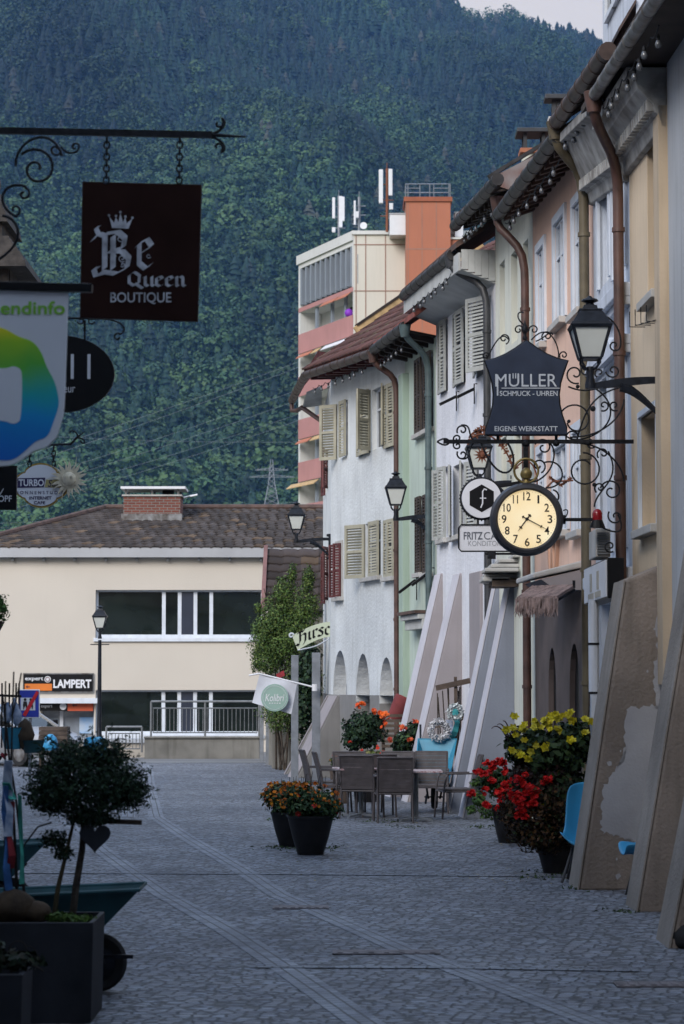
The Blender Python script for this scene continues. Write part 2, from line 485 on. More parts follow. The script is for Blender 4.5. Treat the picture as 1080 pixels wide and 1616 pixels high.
    r2.color_ramp.elements[1].position = 0.55; r2.color_ramp.elements[1].color = (1.05, 1.05, 1.03, 1)
    sx = N.new('ShaderNodeSeparateColor'); L.new(v1.outputs['Color'], sx.inputs[0]); L.new(sx.outputs[0], r2.inputs[0])
    m3 = N.new('ShaderNodeMix'); m3.data_type = 'RGBA'; m3.blend_type = 'MULTIPLY'; m3.inputs[0].default_value = 1
    L.new(mm.outputs[2], m3.inputs[6]); L.new(r2.outputs[0], m3.inputs[7])
    L.new(m3.outputs[2], b.inputs['Base Color'])
    b.inputs['Roughness'].default_value = 0.62
    b.inputs['Specular IOR Level'].default_value = 0.45
    # stone crowns
    inv = N.new('ShaderNodeMath'); inv.operation = 'SUBTRACT'; inv.inputs[0].default_value = 1.0
    L.new(bfac, inv.inputs[1])
    n4 = N.new('ShaderNodeTexNoise'); n4.inputs['Scale'].default_value = 14; n4.inputs['Detail'].default_value = 5
    L.new(g.outputs['Position'], n4.inputs['Vector'])
    ad = N.new('ShaderNodeMath'); ad.operation = 'MULTIPLY_ADD'; ad.inputs[1].default_value = 1.3
    L.new(n4.outputs['Fac'], ad.inputs[0]); L.new(inv.outputs[0], ad.inputs[2])
    bp = N.new('ShaderNodeBump'); bp.inputs['Strength'].default_value = 0.9; bp.inputs['Distance'].default_value = 0.012
    L.new(ad.outputs[0], bp.inputs['Height']); L.new(bp.outputs[0], b.inputs['Normal'])
    return m

M['setts'] = cobble('granite_setts', (0.225, 0.255, 0.315), 0.098, 0.078, rot=R(12), joint=(0.055, 0.06, 0.068), var=0.2)
M['setts_row'] = cobble('granite_sett_rows', (0.235, 0.26, 0.31), 0.11, 0.09, uv=True, joint=(0.085, 0.09, 0.10), var=0.2)
M['asphalt'] = mat('pale_asphalt', (0.17, 0.172, 0.175), 0.8, 0.12, 0.6, 0.3, 60)
M['meadow'] = mat('valley_grass', (0.05, 0.085, 0.03), 0.95, 0.3, 0.05, 0.0)
M['forestfloor'] = mat('forest_floor', (0.022, 0.034, 0.022), 0.95, 0.4, 0.01, 0.0)

gm = MB(); gm.add([(-2500,-120,-0.03),(2500,-120,-0.03),(2500,1200,-0.03),(-2500,1200,-0.03)], [(0,1,2,3)])
struct('ground', gm, M['meadow'])
gm = MB(); gm.add([(-25,-60,0),(12,-60,0),(12,62.0,0),(-25,62.0,0)], [(0,1,2,3)])
struct('cobbled_street', gm, M['setts'])
gm = MB(); gm.add([(-60,62.0,0.004),(30,62.0,0.004),(30,80,0.004),(-60,80,0.004)], [(0,1,2,3)])
struct('cross_road', gm, M['asphalt'])

def strip(name, pts, wid, z=0.004):
    """rows of larger setts laid along a line of ground points, with a running UV"""
    pts = [Vector((p[0], p[1], z)) for p in pts]
    me = bpy.data.meshes.new(name)
    V, F, U = [], [], []
    run = 0
    for i, p in enumerate(pts):
        a = pts[max(0, i-1)]; b = pts[min(len(pts)-1, i+1)]
        t = (b - a).normalized(); n = Vector((-t.y, t.x, 0))
        if i: run += (p - pts[i-1]).length
        V += [p - n*wid/2, p + n*wid/2]; U += [(run, 0), (run, wid)]
    for i in range(len(pts)-1):
        F.append((2*i, 2*i+2, 2*i+3, 2*i+1))
    me.from_pydata([tuple(v) for v in V], [], F)
    uvl = me.uv_layers.new(name='UVMap')
    for l in me.loops: uvl.data[l.index].uv = U[l.vertex_index]
    me.materials.append(M['setts_row'])
    o = bpy.data.objects.new(name, me); COL.objects.link(o); o['kind'] = 'structure'
    return o

def gpts(l): return [G(x, y) for x, y in l]
def smooth_line(p, n=6):
    out = []
    for i in range(len(p)-1):
        for k in range(n):
            t = k/n
            out.append(p[i].lerp(p[i+1], t))
    out.append(p[-1]); return out
strip('paving_band', smooth_line(gpts([(80,1262),(112,1300),(165,1345),(260,1412),(360,1468),(450,1527),(540,1590),(640,1660),(720,1720)])), 0.23)
strip('paving_band', smooth_line(gpts([(233,1207),(237,1250),(247,1290),(300,1325),(380,1372),(440,1412),(520,1447),(640,1500),(760,1545),(880,1590),(1040,1650)])), 0.23)
strip('paving_band', smooth_line(gpts([(205,1207),(205,1250),(203,1290)])), 0.2)
for row, x0, x1, z, w in ((1378, -20, 900, 0.008, 0.11), (1527, 395, 1010, 0.008, 0.11)):
    a, b = G(x0, row), G(x1, row + 6)
    strip('paving_joint', [a, a.lerp(b, .5) + Vector((0, .08, 0)), b], w, z)

M['drain'] = mat('rusty_drain_iron', (0.16, 0.14, 0.145), 0.7, 0.35, 8, 0.5, 50)
for (px, py, w, d) in ((475,1433,.5,.30),(610,1504,.8,.26),(1030,1555,0.5,.26)):
    c = G(px, py)
    dm = MB(); dm.box(c.x-w/2, c.x+w/2, c.y-d/2, c.y+d/2, 0.002, 0.011)
    for k in range(7):
        x = c.x - w/2 + w*(k+.5)/7
        dm.box(x-.02, x+.02, c.y-d/2+.04, c.y+d/2-.04, 0.010, 0.016)
    o = struct('drain_cover', dm, M['drain'])

# ---- hill
def ridge_z(x):
    x = np.asarray(x, dtype=float)
    return 985 - 0.40*(x-206) + 14*np.sin(x*0.021+1.0) + 8*np.sin(x*0.057)
def hill_z(x, y):
    x = np.asarray(x, dtype=float); y = np.asarray(y, dtype=float)
    t = np.clip((y-1150)/(3500-1150), -0.1, None)
    zr = ridge_z(x)
    up = np.where(t <= 1, t, 1 - 0.9*(t-1))
    z = zr*up
    und = 26*np.sin(x*0.011 + y*0.0042) + 20*np.sin(x*0.019 - y*0.0061 + 2.0) + 12*np.sin(x*0.037 + y*0.011 + 4)
    env = np.clip(t*3.0, 0, 1)*np.clip((1.02-t)*4, 0, 1)
    return z + und*env
nx, ny = 110, 120
xs = np.linspace(-1500, 1600, nx); ys = np.linspace(1100, 4200, ny)
XX, YY = np.meshgrid(xs, ys)
ZZ = np.maximum(hill_z(XX, YY), -1.0)
V = np.stack([XX, YY, ZZ], -1).reshape(-1, 3)
idx = np.arange(nx*ny).reshape(ny, nx)
Fq = np.stack([idx[:-1,:-1], idx[:-1,1:], idx[1:,1:], idx[1:,:-1]], -1).reshape(-1, 4)
hill = mesh_np('hill', V, Fq, M['forestfloor'], smooth=True)
hill['kind'] = 'structure'

# ---- forest on the hill: one mass of thousands of small trees
def conifer(tiers, seg, rs):
    V, F = [], []
    for t in range(tiers):
        f = t/tiers
        zt = 1.0 - 0.0 if t == tiers-1 else 0.16 + (f + 1.75/tiers)*0.84
        zt = min(1.0, zt)
        zb = 0.10 + f*0.86
        r = 0.185*(1-f)**0.85 + 0.012
        o = len(V); V.append((0, 0, zt))
        for k in range(seg):
            a = 2*PI*(k + rs.uniform(-.3, .3))/seg + t
            q = r*(1.15 if k % 2 == 0 else 0.62)*rs.uniform(.75, 1.15)
            V.append((q*math.cos(a), q*math.sin(a), zb + rs.uniform(-.02, .03) + (0.025 if k % 2 else 0)))
        for k in range(seg): F.append((o, o+1+k, o+1+(k+1) % seg))
    return np.array(V), np.array(F)
def broadleaf(n, rs):
    V, F = [], []
    blobs = [(0, 0, .55, .30, .36)] + [(rs.uniform(-.22,.22), rs.uniform(-.22,.22), rs.uniform(.30,.82), rs.uniform(.15,.24), rs.uniform(.14,.24)) for _ in range(5)]
    for i in range(n):
        bx, by, bz, br, bh = blobs[i % len(blobs)]
        v = rs.normal(size=3); v /= np.linalg.norm(v)
        c = np.array((bx + v[0]*br, by + v[1]*br, bz + v[2]*bh))
        s = rs.uniform(.032, .062)
        u = np.cross(v, rs.normal(size=3)); u /= np.linalg.norm(u); w = np.cross(v, u)
        u = u*s; w = w*s*rs.uniform(.6, 1)
        o = len(V)
        V += [c-u*1.0, c+w, c+u]; V += [c-w+v*.03]
        F += [(o, o+2, o+1), (o, o+3, o+2)]
    return np.array(V), np.array(F)
protoC = [conifer(8, 10, RNG) for _ in range(4)]
protoCf = [conifer(6, 8, RNG) for _ in range(4)]
protoD = [broadleaf(300, RNG) for _ in range(4)]
protoDf = [broadleaf(130, RNG) for _ in range(4)]
pts = []
y = 1270.0
while y < 3560:
    sp = 9.0 + (y-1270)/2290*3.5
    half = 0.1415*y*1.30 + 40
    n = int(2*half/sp)
    x = -half + (np.arange(n) + RNG.uniform(-.55, .55, n))*sp
    yy = y + RNG.uniform(-.55, .55, n)*sp
    pts.append(np.stack([x, yy], -1)); y += sp*0.95
pts = np.concatenate(pts)
zz = hill_z(pts[:,0], pts[:,1])
pn = (np.sin(pts[:,0]*0.017+1.3)*np.sin(pts[:,1]*0.0083+.4) + 0.6*np.sin(pts[:,0]*0.041+pts[:,1]*0.019) + 0.5*np.sin(pts[:,0]*.009-pts[:,1]*.006+2))
lowness = 1 - np.clip((pts[:,1]-1350)/1500, 0, 1)
pdec = np.clip(0.24 + 0.55*lowness + 0.34*pn, 0.05, 0.93)
isD = RNG.uniform(size=len(pts)) < pdec
Vs, Fs, Cs = [], [], []; off = 0
for i in range(len(pts)):
    x, y = pts[i]; r1, r2, r3 = RNG.uniform(size=3)
    far = y > 2000
    if isD[i]:
        v, f = (protoDf if far else protoD)[int(r1*4)]; h = 20 + 13*r2; wd = h*(0.88 + .35*r3)
        if r3 > .72: c = np.array((.056, .106, .036))
        elif r3 > .45: c = np.array((.040, .088, .034))
        else: c = np.array((.024, .060, .028))
        c = c*(0.75 + .5*RNG.uniform())
    else:
        v, f = (protoCf if far else protoC)[int(r1*4)]; h = 19 + 15*r2; wd = h*(1.15 + .5*r3)
        c = np.array((.013, .034, .022))*(0.6 + .9*RNG.uniform())
        if r3 > .965: c = np.array((.06, .066, .046)); wd *= 1.1
    c = c*(0.86 + .42*math.sin(x*.0085+y*.0045+.5)*math.sin(x*.004-y*.0062+1) + .16*math.sin(x*.03+y*.011))*(0.76 + .30*(1 - min(1, max(0, (y-1300)/1100))))
    a = r1*77; ca, sa = math.cos(a), math.sin(a)
    q = np.empty_like(v)
    q[:,0] = (v[:,0]*ca - v[:,1]*sa)*wd + x
    q[:,1] = (v[:,0]*sa + v[:,1]*ca)*wd + y
    q[:,2] = v[:,2]*h + zz[i] - 1.0
    Vs.append(q); Fs.append(f + off); off += len(v)
    Cs.append(np.clip(c*(0.95 + .1*RNG.uniform(size=(len(f), 1))), 0, 1))
forest = mesh_np('forest', np.concatenate(Vs), np.concatenate(Fs), M['foliage'], col=np.concatenate(Cs))
tag(forest, kind='stuff')
forest['label'] = 'dense spruce and broadleaf forest covering the steep mountainside'
del Vs, Fs, Cs

# ================================================================== street houses
class Plan:
    """a facade line: local x runs from the far end A to the near end B, y into the house"""
    def __init__(s, A, B):
        s.A = Vector((A[0], A[1])); s.B = Vector((B[0], B[1]))
        d = s.B - s.A; s.L = d.length; s.u = d / s.L
        s.n = Vector((s.u.y, -s.u.x))          # towards the street
        s.rz = math.atan2(d.y, d.x)
    def hit(s, px, py, off=0.0):
        r = ray(px, py)
        o = s.A + s.n*off
        t = (o - Vector((0, 0))).dot(s.n) / (r.x*s.n.x + r.y*s.n.y)
        w = CAM + r*t
        return (Vector((w.x, w.y)) - s.A).dot(s.u), w.z
    def world(s, x, y, z):
        p = s.A + s.u*x - s.n*y
        return Vector((p.x, p.y, z))
    def rect(s, px0, px1, py0, py1, off=0.0):
        pm = (px0+px1)/2; ym = (py0+py1)/2
        s0 = s.hit(px0, ym, off)[0]; s1 = s.hit(px1, ym, off)[0]
        z1 = s.hit(pm, py0, off)[1]; z0 = s.hit(pm, py1, off)[1]
        return s0, s1, z0, z1

def corner(px, d):
    p = P(px, 1080, d); return (p.x, p.y)

def wall_mesh(L, z0t, z1t, D, ops, e=0.004, zb=-0.05):
    """ops: dict s0 s1 z0 z1 dep arch; top of wall runs from z0t (s=0) to z1t (s=L)"""
    mb = MB()
    ss = sorted(set([e, L-e] + [round(o['s0'], 4) for o in ops] + [round(o['s1'], 4) for o in ops]))
    zs = sorted(set([zb] + [round(o['z0'], 4) for o in ops] + [round(o['z1'], 4) for o in ops]))
    top = lambda s: z0t + (z1t-z0t)*s/L
    for i in range(len(ss)-1):
        a, b = ss[i], ss[i+1]
        for j in range(len(zs)):
            za = zs[j]; last = j == len(zs)-1
            zc0, zc1 = (top(a), top(b)) if last else (zs[j+1], zs[j+1])
            cm, zm = (a+b)/2, (za + (zc0+zc1)/2)/2
            if any(o['s0'] < cm < o['s1'] and o['z0'] < zm < o['z1'] for o in ops): continue
            mb.add([(a,0,za),(b,0,za),(b,0,zc1),(a,0,zc0)], [(0,1,2,3)])
    for o in ops:
        a, b, c, d, dp = o['s0'], o['s1'], o['z0'], o['z1'], o.get('dep', .2)
        if o.get('arch'):
            r = (b-a)/2; zsp = d - r*o['arch']; N_ = 12; pr = None
            for k in range(N_+1):
                t = PI - PI*k/N_
                p = (a + r + r*math.cos(t), zsp + (d-zsp)*math.sin(t))
                if pr:
                    mb.add([(pr[0],0,pr[1]),(p[0],0,p[1]),(p[0],0,d),(pr[0],0,d)], [(0,1,2,3)])
                    mb.add([(pr[0],0,pr[1]),(pr[0],dp,pr[1]),(p[0],dp,p[1]),(p[0],0,p[1])], [(0,1,2,3)])
                pr = p
            mb.add([(a,0,c),(a,0,zsp),(a,dp,zsp),(a,dp,c),(b,0,c),(b,0,zsp),(b,dp,zsp),(b,dp,c)], [(0,1,2,3),(4,7,6,5)])
            if o.get('back'): mb.add([(a,dp,c),(b,dp,c),(b,dp,d),(a,dp,d)], [(0,1,2,3)])
        else:
            mb.add([(a,0,c),(b,0,c),(b,0,d),(a,0,d),(a,dp,c),(b,dp,c),(b,dp,d),(a,dp,d)],
                   [(0,4,5,1),(1,5,6,2),(2,6,7,3),(3,7,4,0)])
            if o.get('back'): mb.add([(a,dp,c),(b,dp,c),(b,dp,d),(a,dp,d)], [(0,1,2,3)])
    ta, tb = top(e), top(L-e)
    mb.add([(e,0,zb),(e,D,zb),(e,D,ta),(e,0,ta)], [(0,3,2,1)])
    mb.add([(L-e,0,zb),(L-e,D,zb),(L-e,D,tb),(L-e,0,tb)], [(0,1,2,3)])
    mb.add([(e,D,zb),(L-e,D,zb),(L-e,D,tb),(e,D,ta)], [(0,3,2,1)])
    mb.add([(e,0,ta),(L-e,0,tb),(L-e,D,tb),(e,D,ta)], [(0,1,2,3)])
    return mb

def shutter_mb(w, h, slats=True, t=0.035):
    """leaf hinged on its left edge at x=0, lying in the x-z plane, thickness along y"""
    mb = MB(); fw = min(0.07, w*.18)
    mb.box(0, fw, -t, 0, 0, h); mb.box(w-fw, w, -t, 0, 0, h)
    mb.box(fw, w-fw, -t+.002, -.002, 0, fw*1.1); mb.box(fw, w-fw, -t+.002, -.002, h-fw*1.1, h)
    mb.box(fw, w-fw, -t+.002, -.002, h*.5-fw*.4, h*.5+fw*.4)
    z = fw*1.3
    while z < h - fw*1.4:
        if abs(z-h*.5) > fw*.7:
            mb.hexa([(fw, -t+.004, z), (w-fw, -t+.004, z), (w-fw, -.006, z+.032), (fw, -.006, z+.032)],
                    [(fw, -t+.004, z+.009), (w-fw, -t+.004, z+.009), (w-fw, -.006, z+.041), (fw, -.006, z+.041)])
        z += 0.058
    return mb

def add_shutter(win, w, h, hx, hz, ang, left, m, y=-0.035):
    """left: hinged on its left edge; ang 0 closed, positive swings out to the street"""
    mb = shutter_mb(w, h)
    if not left: mb.v = [(-v[0], v[1], v[2]) for v in mb.v]; mb.f = [f[::-1] for f in mb.f]
    a = -ang if left else ang
    mb.xf(Matrix.Translation((hx, y, hz)) @ Matrix.Rotation(a, 4, 'Z'))
    return mk('shutter', mb, m, win)

def add_window(root, s0, s1, z0, z1, dep=0.16, fm=None, gm_=None, fw=0.05, mull=1, trans=1, sur=None, sill=None, surw=0.09, surm=None):
    fm = fm or M['frame']
    mb = MB(); y0, y1 = dep-.05, dep-.002
    mb.box(s0, s0+fw, y0, y1, z0, z1); mb.box(s1-fw, s1, y0, y1, z0, z1)
    mb.box(s0+fw, s1-fw, y0+.002, y1, z0, z0+fw); mb.box(s0+fw, s1-fw, y0+.002, y1, z1-fw, z1)
    for k in range(mull):
        x = s0 + (s1-s0)*(k+1)/(mull+1); mb.box(x-fw*.55, x+fw*.55, y0-.006, y1, z0+fw, z1-fw)
    for k in range(trans):
        z = z0 + (z1-z0)*(0.66 if trans == 1 else (k+1)/(trans+1)); mb.box(s0+fw, s1-fw, y0+.004, y1-.004, z-fw*.45, z+fw*.45)
    w = mk('window', mb, fm, root)
    pm = MB(); pm.box(s0+.01, s1-.01, dep-.02, dep-.012, z0+.01, z1-.01)
    mk('pane', pm, gm_ or M['glass'], w)
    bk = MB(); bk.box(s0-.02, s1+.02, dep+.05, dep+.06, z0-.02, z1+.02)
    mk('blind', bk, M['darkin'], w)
    if sur:
        sm = MB(); a, p = surw, 0.035
        sm.box(s0-a, s0, -p, .03, z0-.002, z1+a); sm.box(s1, s1+a, -p, .03, z0-.002, z1+a)
        sm.box(s0, s1, -p-.004, .03, z1, z1+a*.97)
        mk('surround', sm, surm or fm, w)
    if sill:
        sl = MB(); sl.box(s0-.1, s1+.1, -.11, .03, z0-.09, z0-.004); mk('sill', sl, sill, w, bevel=.008)
    return w

def gutter_mb(a, b, r=0.066, step=0.62):
    a, b = Vector(a), Vector(b)
    mb = MB(); n = max(2, int((b-a).length/step))
    mb.tube([a.lerp(b, i/20) + Vector((0, 0, random.uniform(-.006, .006))) for i in range(21)], r, 12)
    t = (b-a).normalized()
    for k in range(n+1):
        c = a.lerp(b, (k+.3)/(n+.6))
        mb.tube([c - t*.012, c + t*.012], r*1.09, 12)
    return mb

def pipe_pts(top, wall, zend, drop=0.22, run=0.62):
    """swan neck from a gutter outlet to the wall line, rounded"""
    top, wall = Vector(top), Vector(wall)
    d = Vector((wall.x-top.x, wall.y-top.y, 0))
    p = [top, top + Vector((0,0,-drop)), top + d*.12 + Vector((0,0,-drop-.10)), top + d*.30 + Vector((0,0,-drop-.17)),
         top + d*.72 + Vector((0,0,-drop-.17-run*.28)), top + d*.90 + Vector((0,0,-drop-.22-run*.42)), top + d*.985 + Vector((0,0,-drop-.30-run*.6)),
         Vector((wall.x, wall.y, top.z-drop-.30-run*.95))]
    p += [Vector((wall.x, wall.y, p[-1].z + (zend-p[-1].z)*k/6)) for k in range(1, 7)]
    return p
def pipe_mb(pts, r=0.055):
    mb = MB(); mb.tube(pts, r, 12)
    t0 = pts[0]; mb.tube([t0 + Vector((0,0,.02)), t0 - Vector((0,0,.2))], [r*1.9, r*1.25], 12)
    z = pts[7].z - .3
    while z > pts[-1].z + .2:
        mb.tube([Vector((pts[-1].x, pts[-1].y, z)), Vector((pts[-1].x, pts[-1].y, z-.05))], r*1.22, 12)
        z -= 1.35
    return mb

def roof_mb(L, o, zA, zB, run=5.0, pitch=0.65, t=0.10, s0=None, s1=None):
    """slab rising from the eave line (tilted a little from zA to zB) into the house"""
    s0 = 0.0 if s0 is None else s0; s1 = L if s1 is None else s1
    z = lambda s: zA + (zB-zA)*s/L
    a = [(s0,-o,z(s0)),(s1,-o,z(s1)),(s1,run,z(s1)+(run+o)*pitch),(s0,run,z(s0)+(run+o)*pitch)]
    b = [(p[0],p[1],p[2]+t) for p in a]
    mb = MB(); mb.hexa(a, b)
    # far slope down again
    c = [(s0,run,z(s0)+(run+o)*pitch),(s1,run,z(s1)+(run+o)*pitch),(s1,2*run+.6,z(s1)-.3),(s0,2*run+.6,z(s0)-.3)]
    mb.hexa(c, [(p[0],p[1],p[2]+t) for p in c])
    return mb

M['rooftile'] = mat('brown_roof_tile', (0.09, 0.055, 0.045), 0.85, 0.3, 4, 0.5, 20)
M['redtile'] = mat('red_roof_tile', (0.22, 0.065, 0.05), 0.85, 0.3, 6, 0.5, 20)

def light_string(label, plan, a, b, n, sag=0.05, group='bulb light strings under the eaves'):
    """a cable with clear bulbs hung between two local points of a facade"""
    A_ = plan.world(*a); B_ = plan.world(*b)
    t = thing('light_string', label, 'string lights', A_, 0, group)
    pts_ = []
    for i in range(4*n+1):
        f = i/(4*n); k = (f*n) % 1
        pts_.append(A_.lerp(B_, f) + Vector((0,0,-sag*4*k*(1-k))))
    mb = MB(); mb.tube(pts_, .008, 5); mk('cable', mb, M['iron'], t, w=True)
    bm_ = MB(); bm_.lathe([(.004,.02),(.018,0),(.02,-.03),(.012,-.05)], (0,0,0), 8)
    sk = MB(); sk.lathe([(.012,.015),(.024,-.008),(.030,-.03),(.024,-.056),(.005,-.066)], (0,0,-.045), 10)
    first = None
    for i in range(n):
        p = A_.lerp(B_, (i+.5)/n) - A_ + Vector((random.uniform(-.03,.03), random.uniform(-.03,.03), -sag))
        if first is None:
            s = mk('socket', bm_, M['iron'], t); g_ = mk('bulb', sk, M['bulb'], s, smooth=60); s.location = p; first = (s, g_)
        else:
            s = first[0].copy(); COL.objects.link(s); s.parent = t; s.location = p
            g_ = first[1].copy(); COL.objects.link(g_); g_.parent = s
    return t
M['bulb'] = mat('clear_bulb_glass', (0.10, 0.105, 0.115), 0.12, 0.1, 9, 0.0, spec=0.8)
# ================================================================== the row of houses on the right
HG = 'old town houses in the right hand row'
C = {1062: corner(1062, 23.4), 1000: corner(1000, 26.0), 942: corner(942, 29.0), 845: corner(845, 34.5), 785: corner(785, 38.5),
     690: corner(690, 44.0), 640: corner(640, 47.0), 523: corner(523, 53.0), 510: corner(510, 60.0)}
H0 = Plan(C[1062], (3.45, -5.8)); H1 = Plan(C[1000], C[1062]); H2 = Plan(C[942], C[1000]); H3 = Plan(C[845], C[942])
H4 = Plan(C[785], C[845]); H5 = Plan(C[690], C[785]); H6 = Plan(C[640], C[690]); H7 = Plan(C[523], C[640]); H7b = Plan(C[510], C[523])

def house(plan, label, kind='town_house'):
    return thing(kind, label, 'house', (plan.A.x, plan.A.y, 0), plan.rz)
def op(plan, px0, px1, py0, py1, **k):
    s0, s1, z0, z1 = plan.rect(px0, px1, py0, py1)
    return dict(s0=s0, s1=s1, z0=z0, z1=z1, **k)
def eave(plan, near, far, off):
    s1, z1 = plan.hit(*near, off); s0, z0 = plan.hit(*far, off)
    return Vector((s0, -off, z0)), Vector((s1, -off, z1))
def zt(a, b, s): return a.z + (b.z-a.z)*(s-a.x)/(b.x-a.x)
def cut_ops(ops): return [o for o in ops]

def soffit_mb(L, o, zA, zB, dz0, dz1, slats=0, s0=0.0):
    """underside of the eave, from the gutter line to the wall, with optional rafters across"""
    mb = MB(); z = lambda s: zA + (zB-zA)*s/L
    a = [(s0,-o,z(s0)+dz0),(L,-o,z(L)+dz0),(L,0.02,z(L)+dz1),(s0,0.02,z(s0)+dz1)]
    mb.hexa(a, [(p[0],p[1],p[2]+.03) for p in a])
    for k in range(slats):
        s = s0 + (L-s0)*(k+.5)/slats
        c = [(s-.05,-o+.06,z(s)+dz0-.09),(s+.05,-o+.06,z(s)+dz0-.09),(s+.05,0.0,z(s)+dz1-.09),(s-.05,0.0,z(s)+dz1-.09)]
        mb.hexa(c, [(p[0],p[1],p[2]+.088) for p in c])
    return mb

# ---------------- nearest blue grey house
r0 = house(H0, 'blue grey rendered house at the right edge above the nearest buttress')
mk('wall', wall_mesh(H0.L, 8.3, 8.2, 8, []), M['bluegrey'], r0)
mk('roof', roof_mb(H0.L, -.3, 8.5, 8.5), M['rooftile'], r0)

# ---------------- ochre house
a, b = eave(H1, (1035,0), (937,152), .5)
EX = 9.0
r1 = house(H1, 'ochre house with deep set windows beside the dark brown downpipe')
o1 = [op(H1,1022,1041,205,468,dep=.36), op(H1,1013,1040,650,832,dep=.22)]
mk('wall', wall_mesh(H1.L, a.z-.05, zt(a,b,H1.L)-.05, 8, o1), M['ochre'], r1)
for i, o in enumerate(o1):
    add_window(r1, o['s0'], o['s1'], o['z0'], o['z1'], o['dep'], mull=1, sill=M['stone'], sur=(i == 1), surw=.06)
    mb = MB(); mb.box(o['s0']-.01, o['s0']+.012, .004, o['dep']-.05, o['z0'], o['z1']); mk('reveal_shade', mb, M['ochredark'], r1)  # darker lining puts the shade of the far jamb into its colour
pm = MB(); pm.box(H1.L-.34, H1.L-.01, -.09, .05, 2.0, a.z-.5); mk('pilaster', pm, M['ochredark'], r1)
mk('roof', roof_mb(H1.L, .52, a.z+.02, zt(a,b,H1.L)+.02, s1=H1.L+EX, run=.2, t=.08), M['darkwood'], r1)
mk('gutter', gutter_mb(a, (H1.L+EX-.02,-.5,zt(a,b,H1.L+EX))), M['zinc'], r1, smooth=50)
mk('soffit', soffit_mb(H1.L+EX, .48, zt(a,b,0), zt(a,b,H1.L+EX), -.02, -.02, 0, s0=H1.L-.2), M['darkwood'], r1)
def cornice_mb(L, z0, z1, s0=.01, dent=True, h=.62, p=.40):
    mb = MB(); prof = [(0,-h),(-.06,-h+.02),(-.09,-h+.14),(-.12,-h+.16),(-.14,-h+.24),(-p*.72,-.22),(-p*.78,-.14),(-p,-.12),(-p,-.01),(0,-.01)]
    n = len(prof)
    for s in (s0, L-.01):
        z = z0 + (z1-z0)*s/L
        mb.v += [(s, q[0], z+q[1]) for q in prof]
    for k in range(n): mb.f.append((k, (k+1) % n, n+(k+1) % n, n+k))
    mb.f += [tuple(range(n))[::-1], tuple(range(n, 2*n))]
    if dent:
        m = int(L/.16)
        for k in range(m):
            s = s0 + (L-s0)*(k+.5)/m; z = z0 + (z1-z0)*s/L
            mb.box(s-.045, s+.045, -.2, -.1, z-h+.17, z-h+.30)
    return mb
mk('cornice', cornice_mb(H1.L, a.z-.04, zt(a,b,H1.L)-.04), M['cornice'], r1, bevel=.01)
pp = pipe_pts(a + Vector((.02,0,.02)), (.05,-.13,0), 2.9, .18, .5)
mk('downpipe', pipe_mb(pp, .058), M['brownpipe'], r1, smooth=50)
hk = MB()
for k in range(4):
    s, z = H1.hit(1003+9*k, 516-3*k, .1)
    hk.tube([(s,.02,z),(s,-.16,z),(s,-.16,z+.16)], .006, 5)
s, z = H1.hit(1003, 514, .1); s2, z2 = H1.hit(1035, 505, .1)
hk.tube([(s,-.10,z),(s2,-.10,z2)], .005, 5)
mk('flower_box_hook', hk, M['iron'], r1)

# ---------------- white baroque house
a, b = eave(H2, (960,80), (877,196), .5)
r2 = house(H2, 'narrow pale blue white house with stucco cornices between two downpipes')
o2 = [op(H2,947,963,236,448,dep=.12), op(H2,970,988,208,432,dep=.12), op(H2,947,963,600,862,dep=.14), op(H2,969,988,590,868,dep=.14), op(H2,950,985,950,1200,dep=.7,back=1)]
mk('wall', wall_mesh(H2.L, a.z-.05, b.z-.05, 8, o2), M['palewhite'], r2)
for o in o2[:4]:
    add_window(r2, o['s0'], o['s1'], o['z0'], o['z1'], o['dep'], mull=1, trans=2, sur=True, surw=.13, gm_=M['cloth_glass'])
mk('cornice', cornice_mb(H2.L, a.z-.06, b.z-.06, h=.85, p=.46), M['cornice'], r2, bevel=.01)
for (y0, y1, pr) in ((478,500,.16), (556,572,.14), (905,925,.18)):
    _, z1_ = H2.hit(965, y0); _, z0_ = H2.hit(965, y1)
    mb = MB(); mb.box(.01, H2.L-.01, -pr, .02, z0_, z1_); mb.box(.01, H2.L-.01, -pr*.6, .02, z0_-.09, z0_+.002)
    mk('string_course', mb, M['palewhite'], r2, bevel=.015)
for o in o2[:4]:
    m_ = (o['s0']+o['s1'])/2; w_ = (o['s1']-o['s0'])/2+.2
    mb = MB(); mb.prism([(m_-w_,-.15,o['z1']+.16),(m_+w_,-.15,o['z1']+.16),(m_,-.15,o['z1']+.42)], (0,.14,0)); mk('pediment', mb, M['palewhite'], r2)
mk('roof', roof_mb(H2.L, .52, a.z+.02, b.z+.02), M['rooftile'], r2)
mk('gutter', gutter_mb(a, b, .095), M['copper'], r2, smooth=50)
pp = pipe_pts(a + Vector((.03,0,0)), (.12,-.13,0), .1, .18, .5)
mk('downpipe', pipe_mb(pp, .062), M['olivepipe'], r2, smooth=50)
db = MB(); db.box(.25, H2.L-.05, .10, 2.4, a.z+.25, a.z+3.2); dm_ = mk('dormer', db, M['palewhite'], r2)
w_ = MB(); zz0 = a.z+1.15
for q in ((.7,.78),(1.35,1.40),(1.95,2.03)): w_.box(q[0], q[1], .05, .098, zz0, zz0+1.4)
w_.box(.78, 1.95, .052, .098, zz0, zz0+.07); w_.box(.78, 1.95, .052, .098, zz0+1.33, zz0+1.4)
mk('window_frame', w_, M['frame'], dm_)
w_ = MB(); w_.box(.78, 1.95, .085, .097, zz0+.07, zz0+1.33); mk('pane', w_, M['glass'], dm_)
